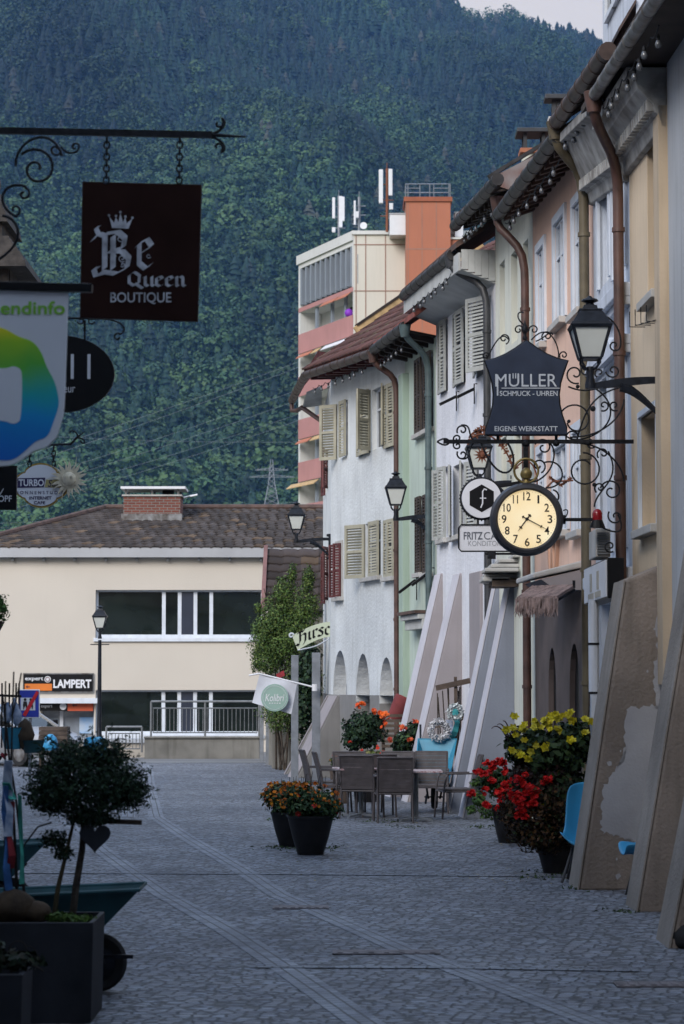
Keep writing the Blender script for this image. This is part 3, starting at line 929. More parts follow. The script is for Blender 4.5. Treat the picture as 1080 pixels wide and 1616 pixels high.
w_ = MB(); w_.hexa([(.15,-.1,a.z+.42),(H2.L,-.1,a.z+.42),(H2.L,.095,a.z+.75),(.15,.095,a.z+.75)], [(.15,-.1,a.z+.47),(H2.L,-.1,a.z+.47),(H2.L,.095,a.z+.80),(.15,.095,a.z+.80)])
mk('dormer_ledge', w_, M['copper'], dm_)

# ---------------- peach house
a, b = eave(H3, (880,214), (785,341), .5)
r3 = house(H3, 'peach house with white framed windows and a brown boarded eave')
o3 = [op(H3,850,861,392,545,dep=.055), op(H3,877,893,346,508,dep=.055), op(H3,907,921,318,492,dep=.055), op(H3,876,897,704,840,dep=.055), op(H3,907,921,680,838,dep=.055), op(H3,851,861,715,838,dep=.055)]
zs = 3.35
mk('wall', wall_mesh(H3.L, a.z+.2, b.z+.2, 8, o3, zb=zs), M['peach'], r3)
og = [op(H3,866,878,1022,1180,dep=.10,arch=1.6,back=1), op(H3,899,915,1015,1180,dep=.10,arch=1.6,back=1)]
for o in og: o['z0'] = 0.02
M['shopwall'] = mat('dull_brown_shop_wall', (0.090, 0.070, 0.066), 0.9, 0.15, 2, 0.3, 30)
for o in og: o['back'] = None
mk('ground_floor_wall', wall_mesh(H3.L, zs-.003, zs-.003, 7.9, og), M['shopwall'], r3)
for o in og:
    mb = MB(); mb.box(o['s0']-.01, o['s1']+.01, .07, .12, 0, o['z1']); mk('shop_door', mb, M['blackpaint'], r3)
for o in o3:
    add_window(r3, o['s0'], o['s1'], o['z0'], o['z1'], o['dep'], mull=1, trans=1, sur=True, surw=.12, sill=M['stone'], gm_=M['cloth_glass'], fw=.035)
mk('roof', roof_mb(H3.L, .52, a.z+.03, b.z+.03), M['rooftile'], r3)
mk('soffit', soffit_mb(H3.L, .5, a.z, b.z, -.03, .12, 13), M['soffitbrown'], r3)
mk('gutter', gutter_mb(a, b, .09), M['dkgutter'], r3, smooth=50)
pp = pipe_pts(a + Vector((.03,0,.25)), (.10,-.13,0), .1, .35, .7)
mk('downpipe', pipe_mb(pp, .06), M['brownpipe'], r3, smooth=50)
# raised letter on the peach wall
def wall_letter(px, py, hgt, body):
    s, z = H3.hit(px, py)
    return s, z, hgt, body
lw = MB(); s, z = H3.hit(880, 893)
for q in ((-.62,-.42),(-.42,-.22),(-.22,.0),(.0,.2)):
    up = q[0] in (-.42, .0)
    p0, p1 = ((q[0], 0), (q[1], .55)) if up else ((q[0], .55), (q[1], 0))
    lw.hexa([(s+p0[0]-.04,-.05,z+p0[1]-.2),(s+p0[0]+.04,-.05,z+p0[1]-.2),(s+p1[0]+.04,-.05,z+p1[1]-.2),(s+p1[0]-.04,-.05,z+p1[1]-.2)],
            [(s+p0[0]-.04,.01,z+p0[1]-.2),(s+p0[0]+.04,.01,z+p0[1]-.2),(s+p1[0]+.04,.01,z+p1[1]-.2),(s+p1[0]-.04,.01,z+p1[1]-.2)])
mk('lettering', lw, mat('peach_relief', (0.55, 0.33, 0.23), 0.9, 0.05), r3)
# plastered canopy over the shop
s1, zc = H3.hit(920, 906, 0); s0 = s1 - 1.7; zc = H3.world(s1,-.6,0).y and P(838, 908, H3.world(s1,-.6,0).y).z
mb = MB(); mb.hexa([(s0,-.62,zc-.04),(s1,-.62,zc-.04),(s1,.01,zc+.10),(s0,.01,zc+.10)], [(s0,-.62,zc+.03),(s1,-.62,zc+.03),(s1,.01,zc+.19),(s0,.01,zc+.19)])
cn = mk('canopy', mb, M['stone'], r3, bevel=.02)
mb = MB(); mb.hexa([(s0+.1,-.36,zc-.16),(s1-.03,-.36,zc-.16),(s1-.03,.0,zc-.18),(s0+.1,.0,zc-.18)], [(s0+.1,-.52,zc-.045),(s1-.03,-.52,zc-.045),(s1-.03,.0,zc+.08),(s0+.1,.0,zc+.08)])
mk('canopy_soffit', mb, M['mauve'], cn)

# ---------------- cream house
a, b = eave(H4, (786,283), (718,357), .62)
r4 = house(H4, 'cream house with narrow windows and two tall sloping fins')
o4 = [op(H4,789,797,413,560,dep=.22), op(H4,807,817,396,540,dep=.22), op(H4,826,834,380,520,dep=.22), op(H4,792,800,690,830,dep=.2), op(H4,812,822,680,820,dep=.2)]
oa = op(H4,825,840,1003,1200,dep=.45,arch=1.5,back=1); oa['z0'] = .02
mk('wall', wall_mesh(H4.L, a.z+.15, b.z+.15, 8, o4+[oa]), M['cream'], r4)
for o in o4: add_window(r4, o['s0'], o['s1'], o['z0'], o['z1'], o['dep'], mull=1)
mk('roof', roof_mb(H4.L, .64, a.z+.03, b.z+.03), M['rooftile'], r4)
mk('soffit', soffit_mb(H4.L, .6, a.z, b.z, -.03, .13, 8), M['darkwood'], r4)
mk('gutter', gutter_mb(a, b, .09), M['dkgutter'], r4, smooth=50)
mb = MB(); zf = zt(a, b, H4.L)
mb.prism([(H4.L+.01,-.62,zf+.06),(H4.L+.01,-.1,zf-.1),(H4.L+.01,.4,zf-.1),(H4.L+.01,.6,zf+.78),(H4.L+.01,-.62,zf+.14)], (.02,0,0))
mk('verge_sheet', mb, mat('rusty_sheet', (0.26, 0.27, 0.27), 0.6, 0.1, 2.2, 0.1, 40, metal=.3, var2=(0.15,0.05,0.03)), r4)
mb = MB(); mb.bar((H4.L,-.64,zf+.16), (H4.L,.9,zf+1.12), .1, .05); mk('verge_cap', mb, M['dkgutter'], r4)

# ---------------- white house with grey shutters
a, b = eave(H5, (714,402), (637,467), .62)
r5 = house(H5, 'white house with grey louvred shutters and a pale boxed eave')
def fold(o, root, ms, openl=None, openr=None, **k):
    w = add_window(root, o['s0'], o['s1'], o['z0'], o['z1'], o['dep'], **k)
    wd = (o['s1']-o['s0'])/2; h = o['z1']-o['z0']
    add_shutter(w, wd-.004, h, o['s0'], o['z0'], R(openl if openl is not None else 3), True, ms)
    add_shutter(w, wd-.004, h, o['s1'], o['z0'], R(openr if openr is not None else 4), False, ms)
    return w
o5 = [op(H5,696,707,507,620,dep=.15), op(H5,720,735,492,608,dep=.15), op(H5,752,775,474,590,dep=.15), op(H5,697,707,738,850,dep=.15), op(H5,716,729,733,845,dep=.15), op(H5,741,756,730,838,dep=.15)]
mk('wall', wall_mesh(H5.L, a.z-.1, b.z-.1, 8, o5), M['white_wall2'], r5)
fold(o5[0], r5, M['grey_shut']); fold(o5[1], r5, M['grey_shut'], 4, 6); fold(o5[2], r5, M['grey_shut'], 8, 24)
fold(o5[3], r5, M['grey_shut'], 163, 14, sill=M['stone']); fold(o5[4], r5, M['grey_shut'], 14, 168, sill=M['stone']); fold(o5[5], r5, M['grey_shut'], 8, 15, sill=M['stone'])
mk('roof', roof_mb(H5.L, .64, a.z+.03, b.z+.03), M['rooftile'], r5)
mk('gutter', gutter_mb(a, b, .09), M['dkgutter'], r5, smooth=50)
z = lambda s: zt(a, b, s)
mb = MB()
sA = 0.0; q = [(sA,-.56,z(sA)-.30),(H5.L-.01,-.56,z(H5.L)-.30),(H5.L-.01,-.005,z(H5.L)-.52),(sA,-.005,z(sA)-.52)]
mb.hexa(q, [(p[0],p[1],p[2]+.03) for p in q]); sf = mk('soffit', mb, M['soffitwhite'], r5)
mb = MB(); q = [(sA,-.60,z(sA)-.32),(H5.L-.01,-.60,z(H5.L)-.32),(H5.L-.01,-.565,z(H5.L)-.32),(sA,-.565,z(sA)-.32)]
mb.hexa(q, [(p[0],p[1],p[2]+.29) for p in q]); mk('fascia', mb, M['soffitwhite'], sf)
mb = MB(); zl = z(H5.L)
for k in range(5):
    mb.box(H5.L-.008, H5.L+.012, -.555+k*.111, -.555+k*.111+.107, zl-.30-.045*k, zl+.02)
mk('end_boards', mb, M['soffitwhite'], sf)
pp = pipe_pts(b + Vector((-.12,0,0)), (H5.L-.12,-.12,0), .1, .15, .55)
mk('downpipe', pipe_mb(pp, .06), M['blackpipe'], r5, smooth=50)
for (px, py) in ((716,626),(744,614)):
    s, zz_ = H5.hit(px, py, .1)
    mb = MB(); mb.bar((s,-.06,zz_), (s,-.34,zz_-.14), .09, .05); mb.tube([(s,0,zz_+.09),(s,-.05,zz_+.09),(s,-.05,zz_-.25)], .012, 6)
    mk('floodlight', mb, M['blackpaint'], r5)

# ---------------- mint house
a, b = eave(H6, (640,514), (590,552), .62)
r6 = house(H6, 'narrow mint green house with dark closed shutters')
o6 = [op(H6,659,669,566,684,dep=.12), op(H6,673,684,556,676,dep=.12), op(H6,660,668,784,904,dep=.12), op(H6,672,682,780,904,dep=.12)]
mk('wall', wall_mesh(H6.L, a.z-.15, b.z-.15, 8, o6), M['mint'], r6)
for o in o6: fold(o, r6, M['brown_shut'], 1, 1, sill=M['stone'])
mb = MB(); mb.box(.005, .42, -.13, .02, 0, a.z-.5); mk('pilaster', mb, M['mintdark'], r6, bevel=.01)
mk('roof', roof_mb(H6.L, .64, a.z+.03, b.z+.03, s1=H6.L+1.2), M['redtile'], r6)
mk('soffit', soffit_mb(H6.L, .6, a.z, b.z, -.05, -.16, 6), M['darkwood'], r6)
mk('gutter', gutter_mb(a, b, .095), M['dkgutter'], r6, smooth=50)
pp = pipe_pts(b + Vector((-.05,0,0)), (H6.L-.1,-.13,0), 1.2, .12, .5)
mk('downpipe', pipe_mb(pp, .06), M['greypipe'], r6, smooth=50)
s0, z1_ = H6.hit(640, 972, .2); s1, _ = H6.hit(668, 965, .2)
mb = MB(); mb.box(s0, s1, -.3, .01, z1_-.1, z1_); mb.box(s0+.05, s1, -.22, .01, z1_-.28, z1_-.102); mk('ledge', mb, M['soffitwhite'], r6, bevel=.01)
mb = MB(); mb.box(s0-.02, s1+.02, -.36, .01, z1_+.002, z1_+.06); mk('ledge_cover', mb, M['rooftile'], r6)
for (px, py) in ((652,922),(673,910)):
    s, zz_ = H6.hit(px, py, .15)
    mb = MB(); mb.bar((s,-.1,zz_+.08), (s,-.42,zz_-.16), .08, .05); mb.tube([(s,0,zz_+.16),(s,-.08,zz_+.16),(s,-.08,zz_-.3)], .012, 6)
    mk('floodlight', mb, M['blackpaint'], r6)

# ---------------- white house with beige shutters at the end of the row
a, b = eave(H7, (590,556), (482,592), .6)
r7 = house(H7, 'white corner house with beige shutters, red tiled roof and three arched niches')
zp = H7.hit(580, 1097)[1]
o7 = [op(H7,533,549,634,722,dep=.14), op(H7,567,585,618,718,dep=.14), op(H7,588,604,612,708,dep=.14), op(H7,610,626,606,706,dep=.14),
      op(H7,577,601,824,910,dep=.14), op(H7,610,625,820,910,dep=.14), op(H7,532,541,858,942,dep=.14)]
ar = [op(H7,526,548,1026,1096,dep=.3,arch=1.7), op(H7,562,584,1031,1098,dep=.3,arch=1.7), op(H7,599,621,1037,1100,dep=.3,arch=1.7)]
for o in ar: o['z0'] = zp + .005
mk('wall', wall_mesh(H7.L, a.z+.0, b.z+.0, 8, o7+ar, zb=zp), M['white_wall'], r7)
for o in ar:
    mb = MB(); mb.box(o['s0']-.03, o['s1']+.03, .29, .32, zp, o['z1']+.03); mk('niche_back', mb, M['fingrey'], r7)
pw = [dict(o, z0=0.0, z1=zp-.002, arch=None, dep=.28, back=1) for o in ar[1:]]
mk('plinth', wall_mesh(H7.L, zp-.003, zp-.003, 7.9, pw), M['plinth'], r7)
fold(o7[0], r7, M['beige_shut'], 140, 3); fold(o7[1], r7, M['beige_shut'], 4, 5); fold(o7[2], r7, M['beige_shut'], 55, 165); fold(o7[3], r7, M['beige_shut'], 3, 5)
fold(o7[4], r7, M['beige_shut'], 153, 4, sill=M['stone']); fold(o7[5], r7, M['beige_shut'], 3, 4, sill=M['stone'])
fold(o7[6], r7, M['red_shut'], 158, 24, sill=M['stone'], sur=True, surm=M['stone'], surw=.06)
rf = mk('roof', roof_mb(H7.L, .62, a.z+.03, b.z+.03, run=3.6, pitch=.70), M['redtile'], r7)
mk('soffit', soffit_mb(H7.L, .6, a.z, b.z, -.03, .0, 9), M['red_shut'], r7)
mk('gutter', gutter_mb(a, b, .09), M['copper'], r7, smooth=50)
W7 = Matrix.Translation((H7.A.x, H7.A.y, 0)) @ Matrix.Rotation(H7.rz, 4, 'Z')
I7 = W7.inverted()
Mb = I7 @ Matrix.Translation((H7b.A.x, H7b.A.y, 0)) @ Matrix.Rotation(H7b.rz, 4, 'Z')
ob_ = [op(H7b,514,517.5,716,776,dep=.12), op(H7b,513.5,518,868,950,dep=.12)]
wb = wall_mesh(H7b.L, a.z-.02, a.z-.02, 6, ob_, zb=zp).xf(Mb); mk('end_wall', wb, M['white_wall'], r7)
wb = wall_mesh(H7b.L, zp-.004, zp-.004, 5.9, []).xf(Mb); mk('end_plinth', wb, M['plinth'], r7)
for o in ob_:
    mb = MB(); mb.box(o['s0'], o['s1'], .08, .12, o['z0'], o['z1']); mb.xf(Mb); w = mk('window', mb, M['glass'], r7)
    for lf in (True, False):
        sh = shutter_mb(.42, o['z1']-o['z0'])
        if not lf: sh.v = [(-v[0], v[1], v[2]) for v in sh.v]; sh.f = [f[::-1] for f in sh.f]
        sh.xf(Mb @ Matrix.Translation((o['s0'] if lf else o['s1'], -.03, o['z0'])) @ Matrix.Rotation(R(-170) if lf else R(164), 4, 'Z'))
        mk('shutter', sh, M['red_shut'], w)
c0 = I7 @ P(482, 592, 53.0); c1 = I7 @ P(461, 632, 58.0)
c0 = Vector(a); 
mk('end_gutter', gutter_mb(c0, c1, .09), M['copper'], r7, smooth=50)
pe = I7 @ P(507, 664, 56.5)
mb = MB(); d = pe - c1
mb.tube([c1 + Vector((0,0,.05)), c1 + Vector((0,0,-.25)), c1 + d*.18 + Vector((0,0,-.16)), c1 + d*.35, pe], .055, 12); mk('end_pipe', mb, M['brownpipe'], r7, smooth=50)
mb = MB(); e0, e1, e2 = Vector(a), c1, I7 @ P(520, 600, 58.5)
e2 = Vector((e2.x, e2.y, a.z+1.2))
mb.hexa([e0, e1, e2, e0.lerp(e2,.5)+Vector((0,0,.25))], [v + Vector((0,0,.08)) for v in (e0, e1, e2, e0.lerp(e2,.5)+Vector((0,0,.25)))]); mk('hip_roof', mb, M['redtile'], r7)
mb = MB(); q = [I7 @ P(484,622,55.5), I7 @ P(508,612,55.5), I7 @ P(508,640,57.5), I7 @ P(478,644,57.5)]
mb.hexa(q, [v + Vector((0,0,.05)) for v in q]); mk('end_soffit', mb, M['soffitwhite'], r7)
v0, v1 = [Vector((.08, y_, a.z+.03+(y_+.62)*.70+.13)) for y_ in (.55, 3.5)]
mb = MB(); mb.bar(v0, v1, .06, .26); mk('verge_board', mb, M['goldwood'], rf, bevel=.01)
mb = MB(); mb.bar(v0 + Vector((-.03,0,.16)), v1 + Vector((-.03,0,.17)), .16, .05); mk('verge_tile', mb, M['darkwood'], rf)
s0, zc = H7.hit(628, 1092, .12); _, ztop = H7.hit(590, 560, .6)
pp = pipe_pts(b + Vector((-.05,0,0)), (H7.L-.14,-.13,0), .15, .12, .45)
mk('downpipe', pipe_mb(pp, .06), M['brownpipe'], r7, smooth=50)

# chimneys standing on the roofs
def chimney(label, px0, px1, py0, py1, d, band):
    c0, c1 = P(px0, py1, d), P(px1, py0, d); w = c1.x - c0.x
    t = thing('chimney', label, 'chimney', ((c0.x+c1.x)/2, d+w/2, c0.z-1.5))
    mb = MB(); mb.box(c0.x, c1.x, d, d+w, c0.z-1.5, c1.z-.16); mk('shaft', mb, M['cream'], t, w=True)
    mb = MB(); mb.box(c0.x-.05, c1.x+.05, d-.05, d+w+.05, c1.z-.24, c1.z-.158); mk('brick_band', mb, band, t, w=True, bevel=.01)
    for (x, y) in ((c0.x+.04, d+.04), (c1.x-.04, d+.04), (c0.x+.04, d+w-.04), (c1.x-.04, d+w-.04)):
        mb = MB(); mb.box(x-.03, x+.03, y-.03, y+.03, c1.z-.159, c1.z+.10); mk('post', mb, M['blackpipe'], t, w=True)
    mb = MB(); mb.box(c0.x-.1, c1.x+.1, d-.1, d+w+.1, c1.z+.098, c1.z+.17); mk('cap', mb, M['blackpipe'], t, w=True, bevel=.01)
M['brickband'] = mat('orange_brick_band', (0.34, 0.13, 0.07), 0.85, 0.2, 9, 0.3, 40)
chimney('capped chimney with orange brick band on the cream house roof', 826, 862, 219, 300, 39.5, M['brickband'])
chimney('slim dark capped chimney above the brown gutter of the white house', 871, 886, 168, 240, 35.5, M['stone'])

# buttresses and sloping fins that lean against the houses
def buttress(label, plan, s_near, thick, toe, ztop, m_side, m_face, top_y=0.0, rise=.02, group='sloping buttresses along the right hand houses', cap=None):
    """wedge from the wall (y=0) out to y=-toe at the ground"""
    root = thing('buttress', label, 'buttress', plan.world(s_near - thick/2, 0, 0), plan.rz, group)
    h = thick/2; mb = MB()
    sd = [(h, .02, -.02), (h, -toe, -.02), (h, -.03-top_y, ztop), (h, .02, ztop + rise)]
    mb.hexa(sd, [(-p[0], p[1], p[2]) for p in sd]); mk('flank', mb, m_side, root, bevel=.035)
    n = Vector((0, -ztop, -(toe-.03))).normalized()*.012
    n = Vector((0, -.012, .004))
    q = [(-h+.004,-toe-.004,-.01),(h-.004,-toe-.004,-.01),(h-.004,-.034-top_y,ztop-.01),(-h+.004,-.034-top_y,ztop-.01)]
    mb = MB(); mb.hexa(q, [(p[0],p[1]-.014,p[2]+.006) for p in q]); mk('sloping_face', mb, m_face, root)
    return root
# ochre house buttress with the grey mortar patch
sB1 = H1.hit(925, 1407, .85)[0]
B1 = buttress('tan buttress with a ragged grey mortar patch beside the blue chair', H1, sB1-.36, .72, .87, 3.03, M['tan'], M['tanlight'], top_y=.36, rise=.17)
def ragged(pts, amp, n=7):
    out = []
    for i in range(len(pts)):
        p, q = Vector(pts[i]), Vector(pts[(i+1) % len(pts)])
        for k in range(n):
            v = p.lerp(q, k/n); out.append(v + Vector((random.uniform(-amp, amp), random.uniform(-amp, amp))))
    return out
W1 = Matrix.Translation(B1.location) @ Matrix.Rotation(B1.rotation_euler[2], 4, 'Z'); IW1 = W1.inverted()
def on_flank(px, py):
    """point of the near flank plane x = .36 of the buttress, as (y, z)"""
    o = IW1 @ CAM; d_ = IW1.to_3x3() @ ray(px, py); t = (.36 - o.x)/d_.x; v = o + d_*t
    return (v.y, v.z)
for poly in ([(990,1118),(1050,1112),(1062,1110),(1066,1300),(1008,1335),(985,1322),(950,1312),(952,1240),(985,1200)], [(1040,905),(1054,908),(1056,1120),(1032,1118),(1036,1010)]):
    pl = [on_flank(*p) for p in poly]
    pl = ragged(pl, .022, 15)
    mb = MB(); mb.prism([(.3605, p.x, p.y) for p in pl], (.003, 0, 0)); mk('mortar_patch', mb, M['patch'], B1)
for k in range(26):
    ang_ = random.random(); cx_, cy_ = random.choice(((985,1180),(950,1300),(1036,1000),(1032,1080),(985,1330),(1012,1345),(1050,960),(975,1215)))
    cy0, cz0 = on_flank(cx_ + random.gauss(0,10), cy_ + random.gauss(0,22)); s_ = random.uniform(.008,.03)
    mb = MB(); mb.prism([(.3602, cy0 + s_*random.uniform(.6,1.2)*math.cos(2*PI*i/7), cz0 + s_*random.uniform(.7,1.6)*math.sin(2*PI*i/7)) for i in range(7)], (.0024, 0, 0)); mk('mortar_fleck', mb, M['patch'], B1)
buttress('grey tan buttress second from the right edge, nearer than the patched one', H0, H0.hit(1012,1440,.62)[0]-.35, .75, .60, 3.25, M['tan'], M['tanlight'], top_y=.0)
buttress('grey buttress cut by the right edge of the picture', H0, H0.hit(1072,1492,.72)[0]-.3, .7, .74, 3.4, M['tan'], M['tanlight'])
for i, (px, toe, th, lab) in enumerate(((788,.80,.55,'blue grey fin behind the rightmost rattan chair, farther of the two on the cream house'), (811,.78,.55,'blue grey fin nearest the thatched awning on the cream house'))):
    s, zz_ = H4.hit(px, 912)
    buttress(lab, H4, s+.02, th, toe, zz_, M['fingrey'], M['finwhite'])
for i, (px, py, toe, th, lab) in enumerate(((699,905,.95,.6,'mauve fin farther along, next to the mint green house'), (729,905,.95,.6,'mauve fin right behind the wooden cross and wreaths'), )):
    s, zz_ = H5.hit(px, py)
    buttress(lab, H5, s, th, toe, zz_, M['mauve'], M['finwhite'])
s0, z1_ = H5.hit(745, 905); s1, z0_ = H5.hit(763, 1100); mb = MB(); mb.box(s0, s1, -.05, .02, 0, z1_); mk('pilaster', mb, M['mauve'], r5, bevel=.01)
s, zz_ = H7.hit(531, 1090)
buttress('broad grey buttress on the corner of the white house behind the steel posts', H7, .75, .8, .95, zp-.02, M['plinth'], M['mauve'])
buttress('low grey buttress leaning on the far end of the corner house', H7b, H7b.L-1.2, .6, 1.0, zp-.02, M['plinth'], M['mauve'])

# light strings
for plan, pn, pf, n, off, lab in ((H1,(1040,40),(952,170),8,.42,'string of clear bulbs tangled under the zinc gutter of the ochre house'), (H2,(955,130),(890,222),7,.40,'string of clear bulbs under the gutter of the baroque house'),
        (H3,(884,250),(798,352),8,.42,'string of clear bulbs along the brown boarded eave'), (H4,(786,315),(730,372),8,.5,'string of clear bulbs under the dark eave of the cream house'),
        (H5,(712,432),(652,482),7,.60,'string of dark bulbs on the pale fascia of the white house'), (H6,(637,540),(596,570),6,.5,'string of bulbs under the eave of the mint house'), (H7,(578,576),(494,612),8,.5,'string of bulbs under the red eave of the corner house')):
    s1, z1_ = plan.hit(*pn, off); s0, z0_ = plan.hit(*pf, off)
    light_string(lab, plan, (s0,-off,z0_), (s1,-off,z1_), n)

# ================================================================== houses on the left, just beyond the picture
LH = Plan((-2.75, -6.8), (-2.95, 17.6))
rl = thing('town_house', 'tall grey house carrying the hanging shop signs on the left side', 'house', (LH.A.x, LH.A.y, 0), LH.rz)
mk('wall', wall_mesh(LH.L, 10.5, 10.5, 8, []), M['bluegrey'], rl); mk('roof', roof_mb(LH.L, .5, 10.5, 10.5), M['rooftile'], rl)
LH2 = Plan((-3.7, 17.7), (-3.72, 25.2))
rl = thing('town_house', 'pale house whose corner just shows at the left edge', 'house', (LH2.A.x, LH2.A.y, 0), LH2.rz)
mk('wall', wall_mesh(LH2.L, 7.2, 7.2, 8, []), M['palewhite'], rl); mk('roof', roof_mb(LH2.L, .12, 7.2, 7.2, pitch=.4), M['rooftile'], rl)
LH3 = Plan((-4.6, 25.6), (-9.6, 47.0))
rl = thing('town_house', 'white house beyond the left edge where the street widens', 'house', (LH3.A.x, LH3.A.y, 0), LH3.rz)
mk('wall', wall_mesh(LH3.L, 5.2, 5.2, 8, []), M['white_wall'], rl); mk('roof', roof_mb(LH3.L, .3, 5.2, 5.2, pitch=.4), M['rooftile'], rl)

rl = thing('town_house', 'unseen wide brown house added behind the photographer to shade the near street', 'house', (9.0, -7.0, 0), 0)  # out of view, added to block light on the near signs and setts
mb = MB(); mb.box(-18, 0, -8, 0, 0, 16); mk('wall', mb, M['mauve'], rl)
mb = MB(); mb.hexa([(-18.4,-8.4,16),(.4,-8.4,16),(.4,.4,16),(-18.4,.4,16)], [(-16,-4.2,19),(-2,-4.2,19),(-2,-3.8,19),(-16,-3.8,19)]); mk('roof', mb, M['rooftile'], rl)

# wooden turret peeping in at the left edge
T = P(4, 440, 40.0)
tt = thing('turret', 'weathered wooden turret with a shingled roof at the left edge', 'turret', (T.x-1.1, 41.2, T.z-2.0))
mb = MB()
for k in range(16):
    mb.box(T.x-1.9+k*.125, T.x-1.9+k*.125+.118, 40.05, 40.1, T.z-2.0, T.z+.33)
    mb.box(T.x+.06, T.x+.11, 40.1+k*.125, 40.1+k*.125+.118, T.z-2.0, T.z+.33)
mk('boarding', mb, M['oldwood'], tt, w=True)
def hipped(z0, z1, r0_, r1_):
    m_ = MB(); cx, cy = T.x-.9, 41.1
    N_ = 7
    for k in range(N_):
        f0, f1 = k/N_, (k+1)/N_
        ra = r0_+(r1_-r0_)*f0; rb = r0_+(r1_-r0_)*f1 + .03
        za, zb_ = z0+(z1-z0)*f0**.85, z0+(z1-z0)*f1**.85
        m_.hexa([(cx-ra,cy-ra,za),(cx+ra,cy-ra,za),(cx+ra,cy+ra,za),(cx-ra,cy+ra,za)], [(cx-rb,cy-rb,zb_),(cx+rb,cy-rb,zb_),(cx+rb,cy+rb,zb_),(cx-rb,cy+rb,zb_)])
    return m_
mk('lower_roof', hipped(T.z+.18, T.z+.75, 1.32, .95), M['oldwood'], tt, w=True)
mb = MB(); mb.box(T.x-1.75, T.x-.05, 40.25, 41.95, T.z+.6, T.z+1.05); mk('lantern_stage', mb, M['oldwood'], tt, w=True)
mk('upper_roof', hipped(T.z+1.0, T.z+2.2, .95, .35), M['oldwood'], tt, w=True)
# ================================================================== lettering
def text_mb(body, size, bold=0.0, depth=0.004, ax='CENTER', sx=1.0, shear=0.0):
    cu = bpy.data.curves.new('lettering', 'FONT')
    cu.body = body; cu.size = size; cu.align_x = ax; cu.align_y = 'CENTER'
    cu.extrude = depth; cu.resolution_u = 4; cu.offset = bold; cu.shear = shear
    o = bpy.data.objects.new('lettering', cu); COL.objects.link(o)
    dg = bpy.context.evaluated_depsgraph_get(); dg.update()
    me = bpy.data.meshes.new_from_object(o.evaluated_get(dg))
    mb = MB(); mb.add([(v.co.x*sx, -v.co.z, v.co.y) for v in me.vertices], [tuple(p.vertices) for p in me.polygons])
    bpy.data.objects.remove(o); bpy.data.curves.remove(cu); bpy.data.meshes.remove(me)
    return mb
def text_w(mb):
    a = np.array(mb.v); return a[:,0].max()-a[:,0].min()
def fit_text(body, x0, x1, zc, y, h=None, bold=0.0, depth=0.003, shear=0.0):
    """text in the x-z plane between x0 and x1, cap height h, front at y"""
    mb = text_mb(body, 1.0, bold, 0.0, shear=shear)
    a = np.array(mb.v); w = a[:,0].max()-a[:,0].min(); hh = a[:,2].max()-a[:,2].min()
    sx = (x1-x0)/w; sz = h/hh if h else sx
    cx = (a[:,0].max()+a[:,0].min())/2; cz = (a[:,2].max()+a[:,2].min())/2
    out = MB(); off = len(mb.v)
    vs = [((v[0]-cx)*sx + (x0+x1)/2, y, (v[2]-cz)*sz + zc) for v in mb.v]
    out.add(vs, mb.f)
    return out
def nib(strokes, ox, oz, sc, y, w=0.16, ang=40, scx=None):
    """broad pen letters: each stroke is a polyline in letter units"""
    mb = MB(); a = R(ang); scx = scx or sc
    nv = Vector((math.cos(a)*w/2, 0, math.sin(a)*w/2)); k = 0
    for st in strokes:
        for i in range(len(st)-1):
            p, q = [Vector((ox + v[0]*scx, y - 0.0004*k, oz + v[1]*sc)) for v in (st[i], st[i+1])]
            n_ = Vector((nv.x*scx, 0, nv.z*sc)); k += 1
            mb.add([p-n_, p+n_, q+n_, q-n_], [(0,1,2,3)])
    return mb
BL = {  # black letter strokes, unit height 1
 'B': ([[(0,.95),(.12,.9),(.12,.1),(0,.0)], [(.12,.95),(.4,1.0),(.55,.85),(.52,.62),(.2,.52)], [(.2,.52),(.5,.52),(.64,.36),(.6,.12),(.36,-.02),(.05,.03)], [(.3,.9),(.3,.1)], [(-.15,.78),(-.02,.95)]], .78),
 'e': ([[(.02,.5),(.1,.58),(.1,.12),(.26,0),(.42,.1)], [(.1,.58),(.3,.68),(.42,.52),(.12,.34)]], .52),
 'Q': ([[(.25,.95),(.05,.75),(.05,.25),(.3,.02),(.55,.2),(.58,.72),(.35,.95),(.25,.95)], [(.35,.2),(.75,-.15)]], .78),
 'u': ([[(0,.6),(.1,.66),(.1,.12),(.24,0),(.42,.14)], [(.36,.6),(.44,.66),(.44,.1),(.54,0)]], .58),
 'n': ([[(0,.6),(.1,.66),(.1,.08),(.18,0)], [(.1,.55),(.32,.68),(.42,.56),(.42,.08),(.54,0)]], .58),
 'H': ([[(0,.98),(.18,1.0),(.2,.2),(.05,0)], [(.2,.6),(.45,.72),(.58,.6),(.56,.05),(.40,-.18)], [(.2,1.0),(.42,.92),(.5,1.05)], [(-.08,.1),(.12,-.05)]], .74),
 'i': ([[(0,.6),(.1,.66),(.1,.08),(.22,0)], [(.08,.86),(.16,.92)]], .30),
 'r': ([[(0,.6),(.1,.66),(.1,.08),(.2,0)], [(.1,.52),(.26,.68),(.38,.58)]], .42),
 's': ([[(.38,.6),(.22,.68),(.08,.54),(.34,.26),(.3,.06),(.14,0),(.0,.1)]], .46),
 'c': ([[(.38,.56),(.24,.68),(.08,.52),(.08,.14),(.24,0),(.4,.1)]], .46),
 'h': ([[(.0,.95),(.1,1.0),(.1,.08),(.18,0)], [(.1,.55),(.32,.68),(.42,.56),(.40,.0),(.28,-.15)]], .56)}
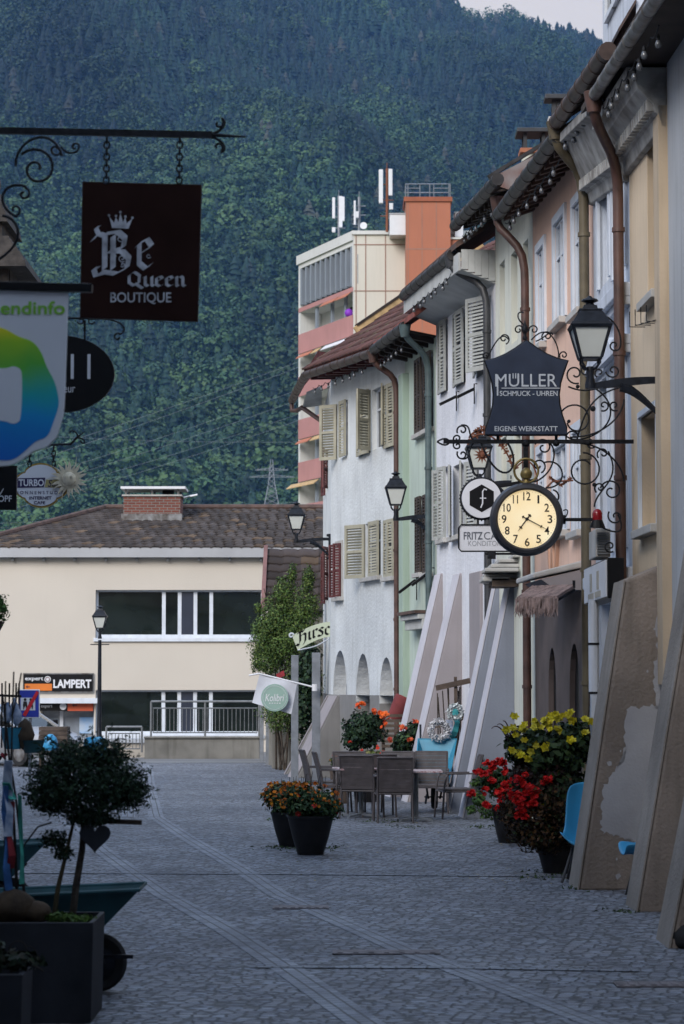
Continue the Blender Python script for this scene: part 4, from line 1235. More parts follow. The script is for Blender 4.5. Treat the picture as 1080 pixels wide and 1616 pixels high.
def black_letter(word, x0, x1, zbase, h, y, w=.17):
    adv = sum(BL[c][1] for c in word); scx = (x1-x0)/adv; mb = MB(); x = x0
    for i, c in enumerate(word):
        m_ = nib(BL[c][0], x, zbase, h, y - .003*(i % 2), w, 40, scx); mb.add(m_.v, m_.f); x += BL[c][1]*scx
    return mb

def arc_pts(c, r, a0, a1, n, f):
    return [f(c[0] + r*math.cos(a0+(a1-a0)*i/n), c[1] + r*math.sin(a0+(a1-a0)*i/n)) for i in range(n+1)]
def curl(cx, cy, r, a0, turns, f, rin=.18, n=26):
    """spiral in picture pixels, outside to inside; f maps pixel -> world"""
    return [f(cx + r*(1-(1-rin)*i/n)*math.cos(a0 + turns*2*PI*i/n), cy + r*(1-(1-rin)*i/n)*math.sin(a0 + turns*2*PI*i/n)) for i in range(n+1)]
def bez(p, n=14):
    p = [Vector(q) for q in p]; out = []
    for i in range(n+1):
        t = i/n; q = p
        while len(q) > 1: q = [q[k].lerp(q[k+1], t) for k in range(len(q)-1)]
        out.append(q[0])
    return out
def chain_mb(a, b, link=.05, r=.006):
    a, b = Vector(a), Vector(b); n = max(2, int((b-a).length/(link*.72))); mb = MB()
    for i in range(n):
        c = a.lerp(b, (i+.5)/n); h = (b-a).length/n*.68
        side = Vector((1,0,0)) if i % 2 else Vector((0,1,0))
        mb.tube([c + Vector((0,0,h*math.cos(t))) + side*(.018*math.sin(t)) for t in [2*PI*k/8 for k in range(8)]], r, 5, closed=True)
    return mb
def round_off(pts, n=2):
    for _ in range(n):
        out = []
        for i in range(len(pts)):
            p, q = pts[i], pts[(i+1) % len(pts)]
            out += [(p[0]*.75+q[0]*.25, p[1]*.75+q[1]*.25), (p[0]*.25+q[0]*.75, p[1]*.25+q[1]*.75)]
        pts = out
    return pts
def panel_px(pts, d, th=.02):
    mb = MB(); mb.prism([P(x, y, d) for x, y in pts], (0, th, 0)); return mb

# ================================================================== signs hanging on the left
D1 = 15.0; f1 = lambda x, y: P(x, y, D1)
br = thing('sign_bracket', 'long black wrought iron bracket with curled tip carrying the dark boutique sign', 'bracket', f1(-150, 300))
mb = MB(); mb.bar(f1(-160, 203), f1(335, 213), .03, .04); mb.tube([f1(335,213), f1(388,216)], [.013,.006], 6); mk('bar', mb, M['iron'], br, w=True)
mb = MB()
mb.tube(bez([f1(322,213), f1(352,212), f1(362,192), f1(350,186)], 8) + curl(345,195,9,-1.1,.8,f1)[2:], .008, 6)
mb.tube(bez([f1(322,214), f1(352,216), f1(362,236), f1(349,241)], 8) + curl(344,232,9,1.1,-.8,f1)[2:], .008, 6)
mk('tip_curl', mb, M['iron'], br, w=True)
mb = MB()
mb.tube(curl(58,266,33,-2.4,1.45,f1,.1), .009, 6)
mb.tube(bez([f1(25,262), f1(22,225), f1(70,195), f1(92,222), f1(98,246)], 14), .009, 6)
mb.tube(curl(88,236,10,.4,.9,f1,.25), .007, 6)
mb.tube(bez([f1(97,232), f1(104,246), f1(126,244), f1(125,230)], 10) + curl(119,232,7,-.1,-.8,f1,.3)[2:], .007, 6)
mb.tube(bez([f1(42,295), f1(10,282), f1(-12,310), f1(8,336), f1(28,342)], 14), .009, 6)
mb.tube(curl(38,306,10,-1.4,1.0,f1,.25), .008, 6); mb.tube(curl(24,331,10,1.8,-.9,f1,.25), .007, 6)
mb.tube(bez([f1(4,340), f1(38,345), f1(42,390), f1(8,405), f1(-30,425)], 14), .009, 6)
mb.tube(bez([f1(-160,560), f1(-60,540), f1(0,440), f1(-4,370), f1(20,280), f1(-60,210)], 20), .011, 6)
mk('scroll', mb, M['iron'], br, w=True)

sg = thing('hanging_sign', 'dark brown boutique sign with silver crown and lettering hung on two chains', 'shop sign', f1(220, 507))
pl = mk('panel', panel_px([(131,287),(318,292),(312,507),(127,501)], D1, .02), M['maroon'], sg, w=True)
mb = MB()
for p, q in (((131,287),(318,292)),((318,292),(312,507)),((312,507),(127,501)),((127,501),(131,287))): mb.tube([f1(*p)+Vector((0,.01,0)), f1(*q)+Vector((0,.01,0))], .006, 4)
mk('edge', mb, mat('bronze_edge', (0.09,0.075,0.07), .5), sg, w=True)
for x in (169, 284):
    mk('chain', chain_mb(f1(x, 215), f1(x-1, 289)), M['iron'], sg, w=True)
L1 = sg.location; lx = lambda x: f1(x, 400).x - L1.x; lz = lambda y: f1(220, y).z - L1.z
M['silvergrad'] = mat('brushed_silver_lettering', (0.42, 0.43, 0.46), 0.5, 0.35, 14, 0.0, 60)
mb = fit_text('BOUTIQUE', lx(175), lx(271), lz(471), -.006, lz(462)-lz(481), bold=.012)
for w_ in (black_letter('B', lx(157), lx(214), lz(431), lz(366)-lz(431), -.006, .155), black_letter('e', lx(214), lx(246), lz(424), (lz(376)-lz(424))*1.42, -.006, .155), black_letter('Queen', lx(203), lx(294), lz(452), (lz(430)-lz(452))*1.05, -.006, .2)): mb.add(w_.v, w_.f)
# swash of the B and the little crown
sw = nib([[(0,0),(-.5,-.12),(-.6,.2),(-.35,.25)]], lx(168), lz(431), .13, -.007, .3, 40); mb.add(sw.v, sw.f)
sw = nib([[(0,0),(-.45,.1),(-.6,.45),(-.4,.5)]], lx(168), lz(372), .11, -.007, .3, 40); mb.add(sw.v, sw.f)
cr = [(172,341),(180,352),(183,343),(187,351),(190,336),(194,351),(198,343),(200,353),(209,345),(203,361),(177,360)]
mb.prism([(lx(x), -.004, lz(y)) for x, y in cr], (0, -.003, 0))
for x, y in ((172,340),(183,341),(190,335),(198,342),(209,344)): mb.lathe([(.008,-.003),(.008,0)], (lx(x), -.004, lz(y)), 8, 'y')
for (qx, qy, qr, q0, qt) in ((190,377,6,-.6,1.1),(193,408,6,.8,1.2),(194,418,4,2.4,-1.1),(235,404,4,.5,1.0),(180,405,4,-1.5,1.0)):
    mb.tube([Vector((lx(qx + qr*(1-.75*i/14)*math.cos(q0+qt*2*PI*i/14)), -.007, lz(qy + qr*(1-.75*i/14)*math.sin(q0+qt*2*PI*i/14)))) for i in range(15)], .0035, 4)
mk('lettering', mb, M['silvergrad'], pl)

# tourist information sign
D2 = 12.0; f2 = lambda x, y: P(x, y, D2)
br = thing('sign_bracket', 'plain square black bar holding the white information sign', 'bracket', f2(-100, 460))
mb = MB(); mb.bar(f2(-150,448), f2(146,455), .05, .042); mk('bar', mb, M['blackpaint'], br, w=True, bevel=.004)
edge = [(-112,452),(108,462)] + [(102,650),(96,668),(90,690),(82,698),(74,706),(52,712),(40,722),(20,734),(0,736),(-20,733),(-112,700)]
edge = [(-112,452),(108,462)] + [p for p in round_off(edge, 2) if p[1] > 600]
sg = thing('hanging_sign', 'white information sign with green lettering and a green to blue emblem', 'info sign', f2(0, 736))
pl = mk('panel', panel_px(edge, D2, .022), M['whitepaint'], sg, w=True, bevel=.003)
L2 = sg.location
def em_mat():
    m, nt, N, L, b = nodes('green_blue_emblem_print')
    g = N.new('ShaderNodeNewGeometry'); s = N.new('ShaderNodeSeparateXYZ'); L.new(g.outputs['Position'], s.inputs[0])
    n_ = N.new('ShaderNodeTexNoise'); n_.inputs['Scale'].default_value = 3.0; L.new(g.outputs['Position'], n_.inputs['Vector'])
    ma = N.new('ShaderNodeMath'); ma.operation = 'MULTIPLY_ADD'; ma.inputs[1].default_value = .22; L.new(n_.outputs['Fac'], ma.inputs[0]); L.new(s.outputs['Z'], ma.inputs[2])
    mr = N.new('ShaderNodeMapRange'); mr.inputs['From Min'].default_value = f2(0,730).z + .11; mr.inputs['From Max'].default_value = f2(0,510).z + .11
    L.new(ma.outputs[0], mr.inputs[0])
    rp_ = N.new('ShaderNodeValToRGB'); e = rp_.color_ramp.elements
    e[0].position = 0.0; e[0].color = (.0, .12, .55, 1); e[1].position = 1.0; e[1].color = (.85, .75, .02, 1)
    for p_, c_ in ((.35, (.0, .28, .62, 1)), (.52, (.01, .40, .42, 1)), (.68, (.10, .45, .05, 1)), (.86, (.32, .58, .02, 1))):
        x = e.new(p_); x.color = c_
    L.new(mr.outputs[0], rp_.inputs[0]); L.new(rp_.outputs[0], b.inputs['Base Color']); b.inputs['Roughness'].default_value = .45
    return m
blob = [(-100,540),(-60,528),(-20,516),(6,517),(30,532),(52,538),(66,556),(74,580),(86,600),(92,622),(94,640),(84,668),(76,690),(56,696),(40,712),(20,727),(-4,726),(-40,718),(-100,690)]
mb = MB(); mb.prism([(f2(x,y).x-L2.x, -.003, f2(x,y).z-L2.z) for x, y in round_off(blob, 2)], (0, .0028, 0)); mk('emblem', mb, em_mat(), pl)
nn = [(-60,578),(5,582),(16,580),(20,578),(30,580),(36,588),(34,660),(28,668),(18,669),(10,664),(-60,660)]
mb = MB(); mb.prism([(f2(x,y).x-L2.x, -.006, f2(x,y).z-L2.z) for x, y in round_off(nn, 2)], (0, .0026, 0)); mk('emblem_letter', mb, M['whitepaint'], pl)
x0, x1 = f2(1,487).x-L2.x, f2(103,487).x-L2.x
mb = fit_text('endinfo', x0, x1, f2(50,486).z-L2.z, -.005, f2(50,476).z-f2(50,497).z, bold=.02)
mk('lettering', mb, M['greenletter'], pl)

# black oval hairdresser sign
D3 = 18.0; f3 = lambda x, y: P(x, y, D3)
sg = thing('hanging_sign', 'black oval sign with two white strokes hung half behind the information sign', 'shop sign', f3(96, 651))
mb = MB(); mb.prism([f3(96 + 85*math.cos(2*PI*k/40), 590 + 61*math.sin(2*PI*k/40)) for k in range(40)][::-1], (0, .03, 0)); pl = mk('panel', mb, M['blackpaint'], sg, w=True, bevel=.004)
mb = MB()
for x in (119, 145): mb.box(f3(x-2.4,0).x, f3(x+2.4,0).x, D3-.006, D3-.001, f3(x,598).z, f3(x,559).z)
L3 = sg.location; t = fit_text('seur', f3(96,615).x, f3(119,615).x, f3(96,615).z, D3-.004, f3(0,611).z-f3(0,620).z); mb.add(t.v, t.f)
mk('lettering', mb, M['whitepaint'], pl, w=True)
mb = MB(); mb.tube([f3(134,505), f3(134,538)], .008, 6); mk('hanger', mb, M['iron'], sg, w=True)
br = thing('sign_bracket', 'thin curled iron bracket above the black oval sign', 'bracket', f3(-20, 500))
mb = MB(); mb.tube([f3(-60,498), f3(160,503)], .008, 6); mb.tube(bez([f3(160,503), f3(198,504), f3(204,524), f3(188,528)], 10) + curl(186,532,7,-.6,-.9,f3,.3)[2:], .007, 6)
mb.tube(curl(128,506,6,2.9,-.9,f3,.3), .006, 5); mb.tube(curl(144,506,6,.2,.9,f3,.3), .006, 5); mk('bar', mb, M['iron'], br, w=True)

# dark sign with three letters
D4 = 20.0; f4 = lambda x, y: P(x, y, D4)
sg = thing('hanging_sign', 'small black sign with white capital letters below the information sign', 'shop sign', f4(-20, 805))
pl = mk('panel', panel_px([(-60,733),(27,735),(26,805),(-60,803)], D4, .03), M['blackpaint'], sg, w=True)
mb = fit_text('KOPF', f4(-10,788).x, f4(19,788).x, f4(0,787).z, D4-.005, f4(0,783).z-f4(0,793).z, bold=.01)
mb.tube([f4(-3,786)+Vector((0,-.004,0)), f4(6,771)+Vector((0,-.004,0))], .004, 4); mk('lettering', mb, M['whitepaint'], pl, w=True)
mb = MB(); mb.tube([f4(-60,726), f4(10,728)], .01, 6); mb.tube([f4(5,728), f4(5,736)], .006, 5); mb.tube([f4(-30,727), f4(-30,735)], .006, 5); mk('hanger', mb, M['iron'], sg, w=True)

# sun studio sign
D5 = 24.0; f5 = lambda x, y: P(x, y, D5)
br = thing('sign_bracket', 'thin iron bracket with a split curled tip above the sun studio sign', 'bracket', f5(0, 700))
mb = MB(); mb.tube([f5(-60,704), f5(80,702), f5(112,701), f5(121,691), f5(134,681)], [.012,.012,.012,.012,.004], 6)
mb.tube(bez([f5(124,690), f5(122,680), f5(112,676), f5(110,684)], 8), .008, 5); mb.tube(bez([f5(121,691), f5(138,690), f5(138,704), f5(128,701), f5(128,695)], 10), .008, 5); mk('bar', mb, M['iron'], br, w=True)
sg = thing('hanging_sign', 'oval white sun studio sign with gold rim and a gilded sun face on its edge', 'shop sign', f5(65, 800))
def lobed(rx, ry, k_):
    out = []
    for k in range(72):
        a = 2*PI*k/72
        r = 1 + k_*(abs(math.cos(2*a))**.7 - .55)
        out.append((65 + rx*r*math.cos(a), 766 + ry*r*math.sin(a)))
    return out[::-1]
mb = MB(); mb.prism([f5(x, y) for x, y in lobed(41, 33, .16)], (0, .04, 0)); mk('rim', mb, M['gold'], sg, w=True)
mb = MB(); mb.prism([f5(x, y) + Vector((0,-.012,0)) for x, y in lobed(38, 30.3, .16)], (0, .011, 0)); pl = mk('panel', mb, M['whitepaint'], sg, w=True)
M['purpleband'] = mat('dark_violet_print', (0.022, 0.014, 0.07), .5, .05)
mb = MB(); q = [f5(*p)+Vector((0,-.017,0)) for p in ((28,755),(72,754),(70,769),(28,770))]; mb.prism(q, (0,.004,0)); mk('band', mb, M['purpleband'], pl, w=True)
mb = MB(); q = [f5(*p)+Vector((0,-.017,0)) for p in ((73.5,757),(100,757),(100,770),(71,769))]; mb.prism(q, (0,.004,0)); mk('gold_band', mb, mat('pale_gold_print', (.42,.36,.14), .5, .05), pl, w=True)
mb = fit_text('TURBO', f5(30,762).x, f5(70,762).x, f5(0,762).z, D5-.020, f5(0,757).z-f5(0,768).z, bold=.025); mk('lettering', mb, M['whitepaint'], pl, w=True)
mb = fit_text('Sun', f5(76,763).x, f5(96,763).x, f5(0,763).z, D5-.020, f5(0,758).z-f5(0,769).z, bold=.01, shear=.25)
for tx, x0, x1, yy, h_, bo in (('S O N N E N S T U D I O', 27, 103, 777.5, 5, .01), ('INTERNET', 47, 82, 786, 5, .025), ('CAFE', 54, 72, 793.5, 5, .025)):
    t = fit_text(tx, f5(x0,yy).x, f5(x1,yy).x, f5(0,yy).z, D5-.016, f5(0,yy-h_/2).z-f5(0,yy+h_/2).z, bold=bo); mb.add(t.v, t.f)
mk('lettering', mb, M['purpleband'], pl, w=True)
for x in (47, 85): mk('chain', chain_mb(f5(x, 703), f5(x, 736), .06, .007), M['iron'], sg, w=True)
c = f5(110, 757); mb = MB(); mb.lathe([(.075,-.06),(.06,-.085),(.03,-.10),(.005,-.105)], c, 20, 'y'); mb.lathe([(.085,-.06),(.085,-.04)], c, 20, 'y')
for k in range(20):
    a = 2*PI*k/20; L_ = .165 if k % 2 == 0 else .115
    u = Vector((math.cos(a), 0, math.sin(a))); v = Vector((-u.z, 0, u.x))
    b0 = c + u*.075 + Vector((0,-.05,0)); n_ = [b0 + v*.018, b0 + u*(L_*.5) + v*(.012*(1 if k % 2 else -1)), b0 + u*L_, b0 + u*(L_*.5) - v*(.02), b0 - v*.018]
    mb.prism(n_, (0, .012, 0))
for (dx, dz) in ((-.028,.02),(.028,.02)): mb.lathe([(.014,-.112),(.012,-.09)], c + Vector((dx,0,dz)), 8, 'y')
mk('sun_face', mb, mat('pale_gilding', (.66,.58,.42), .45, .15, 20, .05, 60, metal=.15), sg, w=True, bevel=.002)

# ================================================================== wall lanterns
def lantern_parts(root, o, s):
    """lantern with its stem foot at local o; s is one metre of lantern scale"""
    o = Vector(o)
    def sq(h0, w0, h1, w1, mb):
        mb.hexa([o+Vector((x*w0*s, y*w0*s, h0*s)) for x, y in ((-1,-1),(1,-1),(1,1),(-1,1))], [o+Vector((x*w1*s, y*w1*s, h1*s)) for x, y in ((-1,-1),(1,-1),(1,1),(-1,1))])
    mb = MB(); mb.lathe([(.05*s,-.02*s),(.052*s,.02*s),(.034*s,.10*s),(.042*s,.14*s),(.032*s,.19*s)], o, 12)
    for x, y in ((-1,-1),(1,-1),(1,1),(-1,1)): mb.tube([o+Vector((0,0,.16*s)), o+Vector((x*.055*s,y*.055*s,.175*s)), o+Vector((x*.085*s,y*.085*s,.22*s)), o+Vector((x*.085*s,y*.085*s,.27*s))], .012*s, 6)
    mk('neck', mb, M['lampblack'], root, smooth=40)
    mb = MB(); sq(.275,.095,.545,.168,mb); g_ = mk('glass', mb, M['milk'], root)
    mb = MB(); sq(.255,.105,.275,.107,mb); sq(.546,.185,.575,.20,mb)
    for x, y in ((-1,-1),(1,-1),(1,1),(-1,1)): mb.bar(o+Vector((x*.099*s,y*.099*s,.27*s)), o+Vector((x*.172*s,y*.172*s,.55*s)), .022*s, .022*s, up=(x,y,0))
    mk('cage', mb, M['lampblack'], root)
    mb = MB(); sq(.576,.195,.60,.185,mb); sq(.602,.175,.72,.105,mb); sq(.722,.115,.735,.11,mb); sq(.737,.07,.775,.06,mb)
    mb.lathe([(.05*s,.776*s),(.035*s,.80*s),(.085*s,.82*s),(.075*s,.835*s),(.03*s,.85*s),(.012*s,.87*s)], o, 12)
    mk('roof', mb, M['lampblack'], root)
def wall_lantern(label, px, py_arm, d, plate_px, s=1.0, alen=None):
    o = P(px, py_arm, d); pw = P(plate_px, py_arm, d)
    t = thing('wall_lantern', label, 'lantern', o, 0, 'black wall lanterns on curved brackets')
    lantern_parts(t, (0,0,0), s)
    L_ = pw.x - o.x; mb = MB(); th = .05*s
    top = bez([(0,0,.025*s),(L_*.3,0,.07*s),(L_*.6,0,.10*s),(L_,0,.09*s)], 12); bot = bez([(0,0,-.02*s),(L_*.4,0,-.02*s),(L_*.6,0,.03*s),(L_,0,.03*s)], 12)
    for i in range(12):
        mb.hexa([top[i]+Vector((0,-th/2,0)), top[i+1]+Vector((0,-th/2,0)), bot[i+1]+Vector((0,-th/2,0)), bot[i]+Vector((0,-th/2,0))],
                [top[i]+Vector((0,th/2,0)), top[i+1]+Vector((0,th/2,0)), bot[i+1]+Vector((0,th/2,0)), bot[i]+Vector((0,th/2,0))])
    st = bez([(L_*.42,0,.0),(L_*.62,0,-.03*s),(L_*.75,0,-.14*s),(L_,0,-.30*s)], 10)
    mb.tube(st, [.05*s*(1-.06*i) for i in range(11)], 6)
    mk('arm', mb, M['lampblack'], t, smooth=30)
    mb = MB(); mb.box(L_-.02, L_+.035, -.035*s, .035*s, -.38*s, .17*s); mb.lathe([(.03*s,-.05),(.03*s,.02)], (L_-.01,0,.14*s), 8, 'x'); mb.lathe([(.03*s,-.05),(.03*s,.02)], (L_-.01,0,-.35*s), 8, 'x')
    mk('wall_plate', mb, M['lampblack'], t)
    return t
wall_lantern('largest and nearest black lantern, on the ochre house beside the navy sign', 932, 610, 24.0, 1046, s=1.05)
wall_lantern('black lantern hanging behind the navy sign and the iron bracket', 756, 768, 36.8, 812, s=1.04)
wall_lantern('black lantern in front of the mint green house', 625, 820, 44.5, 684, s=1.03)
wall_lantern('farthest black lantern, on the corner of the house with red shutters', 468, 855, 53.5, 520, s=1.03)
lt = P(158, 992, 64.0)
t = thing('street_lamp', 'black post lamp with square lantern standing before the cream modern building', 'street lamp', (lt.x, 64.0, 0))
lantern_parts(t, (0,0,lt.z-.25), 1.0)
mb = MB(); mb.lathe([(.11,0),(.11,.5),(.07,.6),(.06,1.2),(.045,lt.z-.3)], (0,0,0), 14); mk('post', mb, M['lampblack'], t, smooth=40)
mb = MB(); mb.bar((-.25,0,lt.z-.42),(.25,0,lt.z-.42),.025,.025); mk('ladder_bar', mb, M['lampblack'], t)

# ================================================================== jeweller's bracket, sign and clock
DM = 25.4; fm = lambda x, y: P(x, y, DM)
br = thing('sign_bracket', 'ornate black iron bracket full of scrolls carrying the navy jeweller sign', 'bracket', fm(985, 700))
mb = MB(); mb.bar(fm(700,697), fm(1000,697), .045, .04); mk('bar', mb, M['iron'], br, w=True)
R1 = .0095
def sc(*a, r=R1, **k):
    m_ = MB(); m_.tube(curl(*a, fm, **k), r, 5); mk('scroll', m_, M['iron'], br, w=True)
def bz(*p, r=R1):
    m_ = MB(); m_.tube(bez([fm(*q) for q in p], 16), r, 5); mk('scroll', m_, M['iron'], br, w=True)
sc(909,663,31,1.6,1.2,rin=.45); sc(953,640,9,2.0,-1.1); sc(970,640,9,1.0,1.1); bz((938,612),(985,640),(965,690),(905,695)); bz((900,690),(960,690),(985,650),(985,630))
sc(921,742,28,-1.6,1.15,rin=.5); sc(952,716,10,2.4,1.1); bz((905,699),(960,698),(985,740),(985,760)); bz((960,712),(985,760),(940,770),(938,800)); sc(965,775,18,3.4,1.3); sc(947,770,9,2.2,1.2)
sc(908,590,16,1.2,1.2); sc(926,585,9,-2.5,-1.1); bz((897,610),(930,625),(950,608),(985,600)); sc(968,585,12,3.0,-1.2); sc(970,545,9,1,1.0); bz((958,500),(985,515),(985,560),(970,552))
sc(972,815,13,-2.5,-1.2); bz((950,832),(985,850),(985,830),(975,812)); sc(963,862,10,1.0,1.2); bz((912,690),(925,640),(940,620),(985,610)); sc(946,588,8,2,1)
bz((800,697),(830,740),(790,780),(760,700),r=.012); sc(858,706,14,-2.8,1.2); bz((845,760),(880,745),(878,705),(868,700)); sc(850,735,12,1.2,-1.2); bz((862,770),(900,770),(893,720),(858,730)); sc(872,785,12,-1.5,1.1)
sc(905,690,12,2.8,1.1); sc(933,700,8,.5,1)
sc(730,679,9,2.6,1.1); sc(722,692,7,2.0,1.2); sc(722,703,7,-2.0,-1.2); sc(730,717,9,-2.6,-1.1); bz((752,697),(735,690),(748,668),(728,671)); bz((752,697),(735,704),(748,727),(728,724)); bz((690,697),(715,680),(715,715),(690,697))
for q0, q1, w0 in (((786,640),(786,697),.03),((878,640),(878,697),.03),((830,697),(830,745),.05)):
    mb = MB(); mb.bar(fm(*q0), fm(*q1), w0, w0); mk('post', mb, M['iron'], br, w=True)
for x, y, r_ in ((936,645,.03),(912,610,.022),(938,765,.022),(898,665,.02),(830,700,.045),(878,699,.04),(932,697,.03)):
    mb = MB(); mb.lathe([(r_*.4,-r_),(r_,-r_*.4),(r_,r_*.4),(r_*.4,r_)], fm(x, y), 8, 'y'); mk('boss', mb, M['iron'], br, w=True)

sg = thing('jeweller_sign', 'flared navy jeweller sign with a spiked finial on the ornate bracket', 'shop sign', fm(830, 688))
out = [(765,571)] + [(765+65*t, 571 - 32*(t**1.7)) for t in (.25,.5,.75,.9,1.0)] + [(895-65*t, 571 - 32*(t**1.7)) for t in (.9,.75,.5,.25,0)]
out += [(895 - 15*math.sin(PI*min(1,t*1.05))*.95 if t < 1 else 894, 571 + 116*t) for t in (.15,.3,.45,.6,.75,.9,1.0)] + [(765 + 15*math.sin(PI*min(1,t*1.05))*.95 if t < 1 else 765, 571 + 116*t) for t in (1.0,.9,.75,.6,.45,.3,.15)]
mb = MB(); mb.prism([fm(x,y)+Vector((0,-.09,0)) for x, y in out], (0,.05,0)); pl = mk('panel', mb, M['navy'], sg, w=True, bevel=.004)
mb = MB(); mb.tube([fm(x,y)+Vector((0,-.065,0)) for x, y in out], .016, 6, closed=True); mk('rim', mb, M['blackpaint'], sg, w=True)
yM = DM - .094
mb = MB()
for tx, x0, x1, yy, h_, bo in (('MULLER', 781, 878, 602, 20, .0), ('SCHMUCK - UHREN', 788, 879, 622.5, 8, .012), ('EIGENE WERKSTATT', 780, 879, 678, 8, .012)):
    t = fit_text(tx, fm(x0,yy).x, fm(x1,yy).x, fm(0,yy).z, yM, fm(0,yy-h_/2).z-fm(0,yy+h_/2).z, bold=bo); mb.add(t.v, t.f)
q = lambda x0,y0,x1,y1: mb.box(fm(x0,0).x, fm(x1,0).x, yM-.001, yM+.003, fm(0,y1).z, fm(0,y0).z)
q(788,613.6,879,614.8); q(780.6,593,783,626)
for x in (806,810,814): q(x-.8,591,x+.8,599)
mk('lettering', mb, mat('pale_lettering', (0.50,0.53,0.57), .5, .03), pl, w=True)
mb = MB(); c = fm(828, 538)+Vector((0,-.065,0)); mb.lathe([(.02,0),(.028,.02),(.016,.05),(.02,.075),(.032,.09),(.036,.115),(.03,.14),(.012,.175),(.003,.21)], c, 12)
def scs(*a, **k): mb.tube([v+Vector((0,-.065,0)) for v in curl(*a, fm, **k)], .008, 5)
def bzs(*p): mb.tube([v+Vector((0,-.065,0)) for v in bez([fm(*q) for q in p], 14)], .008, 5)
scs(795,536,9,1.2,-1.2); bzs((768,568),(778,548),(790,520),(803,538)); scs(818,522,8,.2,-1.2); bzs((828,515),(812,505),(815,490),(826,495)); scs(842,522,8,2.9,1.2); scs(863,532,9,2.4,1.2); bzs((838,538),(870,500),(885,560),(880,566)); scs(889,562,7,2.5,1.2); scs(766,563,6,0,-1.2); bzs((845,540),(860,535),(868,520),(872,530))
mk('finial', mb, M['iron'], sg, w=True, smooth=50)

M['dial'] = None
def dial_mat():
    m, nt, N, L, b = nodes('lit_clock_dial')
    b.inputs['Base Color'].default_value = (.75, .66, .46, 1); b.inputs['Roughness'].default_value = .5
    g = N.new('ShaderNodeNewGeometry')
    n_ = N.new('ShaderNodeTexNoise'); n_.inputs['Scale'].default_value = 3.2; n_.inputs['Detail'].default_value = 1; L.new(g.outputs['Position'], n_.inputs['Vector'])
    rp_ = N.new('ShaderNodeValToRGB'); rp_.color_ramp.elements[0].position = .3; rp_.color_ramp.elements[0].color = (.92,.66,.30,1); rp_.color_ramp.elements[1].position = .72; rp_.color_ramp.elements[1].color = (1,.87,.58,1)
    L.new(n_.outputs['Fac'], rp_.inputs[0]); L.new(rp_.outputs[0], b.inputs['Emission Color']); b.inputs['Emission Strength'].default_value = .26
    return m
ck = thing('street_clock', 'lit round street clock shaped like a pocket watch below the navy sign', 'clock', fm(830, 877))
cc = fm(830, 821); yC = -.10; c = cc + Vector((0, yC, 0)); RS = FPX/DM
rr = lambda px: px/RS
mb = MB(); mb.lathe([(rr(46),-.085),(rr(49),-.105),(rr(54),-.10),(rr(57.5),-.06),(rr(58),.0),(rr(57),.06),(rr(53),.10),(rr(48),.115),(rr(46.5),.10)], c, 64, 'y', caps=False)
mk('case', mb, mat('dark_grey_clock_case', (0.035,0.035,0.042), .4, .15, 6, .05, 60), ck, w=True, smooth=50)
mb = MB(); mb.lathe([(rr(46.5),-.070),(rr(46.5),.06)], c, 64, 'y'); dl = mk('dial', mb, dial_mat(), ck, w=True)
M['ink'] = mat('black_dial_ink', (.01,.009,.008), .6, .1)
mb = MB()
for k in range(1, 13):
    a = PI/2 - 2*PI*k/12; x, z = c.x + rr(36)*math.cos(a), c.z + rr(36)*math.sin(a)
    w_ = rr({10:11.5,11:8,12:11.5,1:3.0}.get(k,7.5)); t = fit_text(str(k), x-w_/2, x+w_/2, z, c.y-.074, rr(13), bold=.012); mk('numeral', t, M['ink'], dl, w=True)
mb = MB()
for k in range(60):
    a = 2*PI*k/60; r_ = .0045 if k % 5 == 0 else .002
    mb.lathe([(r_,-.075),(r_,-.0705)], c + Vector((rr(43.5)*math.cos(a),0,rr(43.5)*math.sin(a))), 6, 'y')
mk('minute_marks', mb, M['ink'], dl, w=True)
def hand(ang, L_, w_, y):
    """ang clockwise from twelve"""
    u = Vector((math.sin(ang), 0, math.cos(ang))); v = Vector((u.z, 0, -u.x)); o = c + Vector((0, y, 0)); m_ = MB()
    m_.prism([o - u*rr(9) - v*w_*.6, o + u*L_*.62 - v*w_*.5, o + u*L_ , o + u*L_*.62 + v*w_*.5, o - u*rr(9) + v*w_*.6], (0,.004,0))
    for f_ in (-rr(7), L_*.66): 
        m_.prism([o + u*(f_-w_*.6) - v*w_*1.5, o + u*(f_+w_*.6) - v*w_*1.5, o + u*(f_+w_*.6) + v*w_*1.5, o + u*(f_-w_*.6) + v*w_*1.5], (0,.0045,0))
    m_.lathe([(w_*1.5,y-.002),(w_*1.5,y+.006)], c, 12, 'y')
    return m_
mk('hour_hand', hand(R(217), rr(25), rr(1.9), -.082), M['ink'], dl, w=True); mk('minute_hand', hand(R(118), rr(38), rr(1.5), -.090), M['ink'], dl, w=True)
mb = MB(); t0 = c + Vector((0,0,rr(57))); mb.lathe([(.045,0),(.03,.015),(.028,.05),(.05,.055),(.062,.085),(.064,.11),(.05,.14),(.03,.155),(.02,.165)], t0, 20, jit=.03); mk('crown_knob', mb, M['brass'], ck, w=True, smooth=50)
mb = MB(); o = t0 + Vector((0,0,.125)); mb.tube([o + Vector((rr(19)*math.cos(2*PI*k/28),0,rr(19)*math.sin(2*PI*k/28)+.01)) for k in range(28)], .013, 8, closed=True); mk('bow', mb, M['brass'], ck, w=True, smooth=60)
mb = MB(); mb.bar(fm(886,820), fm(940,820), .03, .035); mb.lathe([(.05,0),(.05,.03)], fm(888,820), 10, 'x'); mk('arm', mb, M['iron'], ck, w=True)
mb = MB(); mb.tube(bez([fm(886,822),fm(900,812),fm(898,800),fm(889,806)],10), .007, 5); mk('arm_curl', mb, M['iron'], ck, w=True)

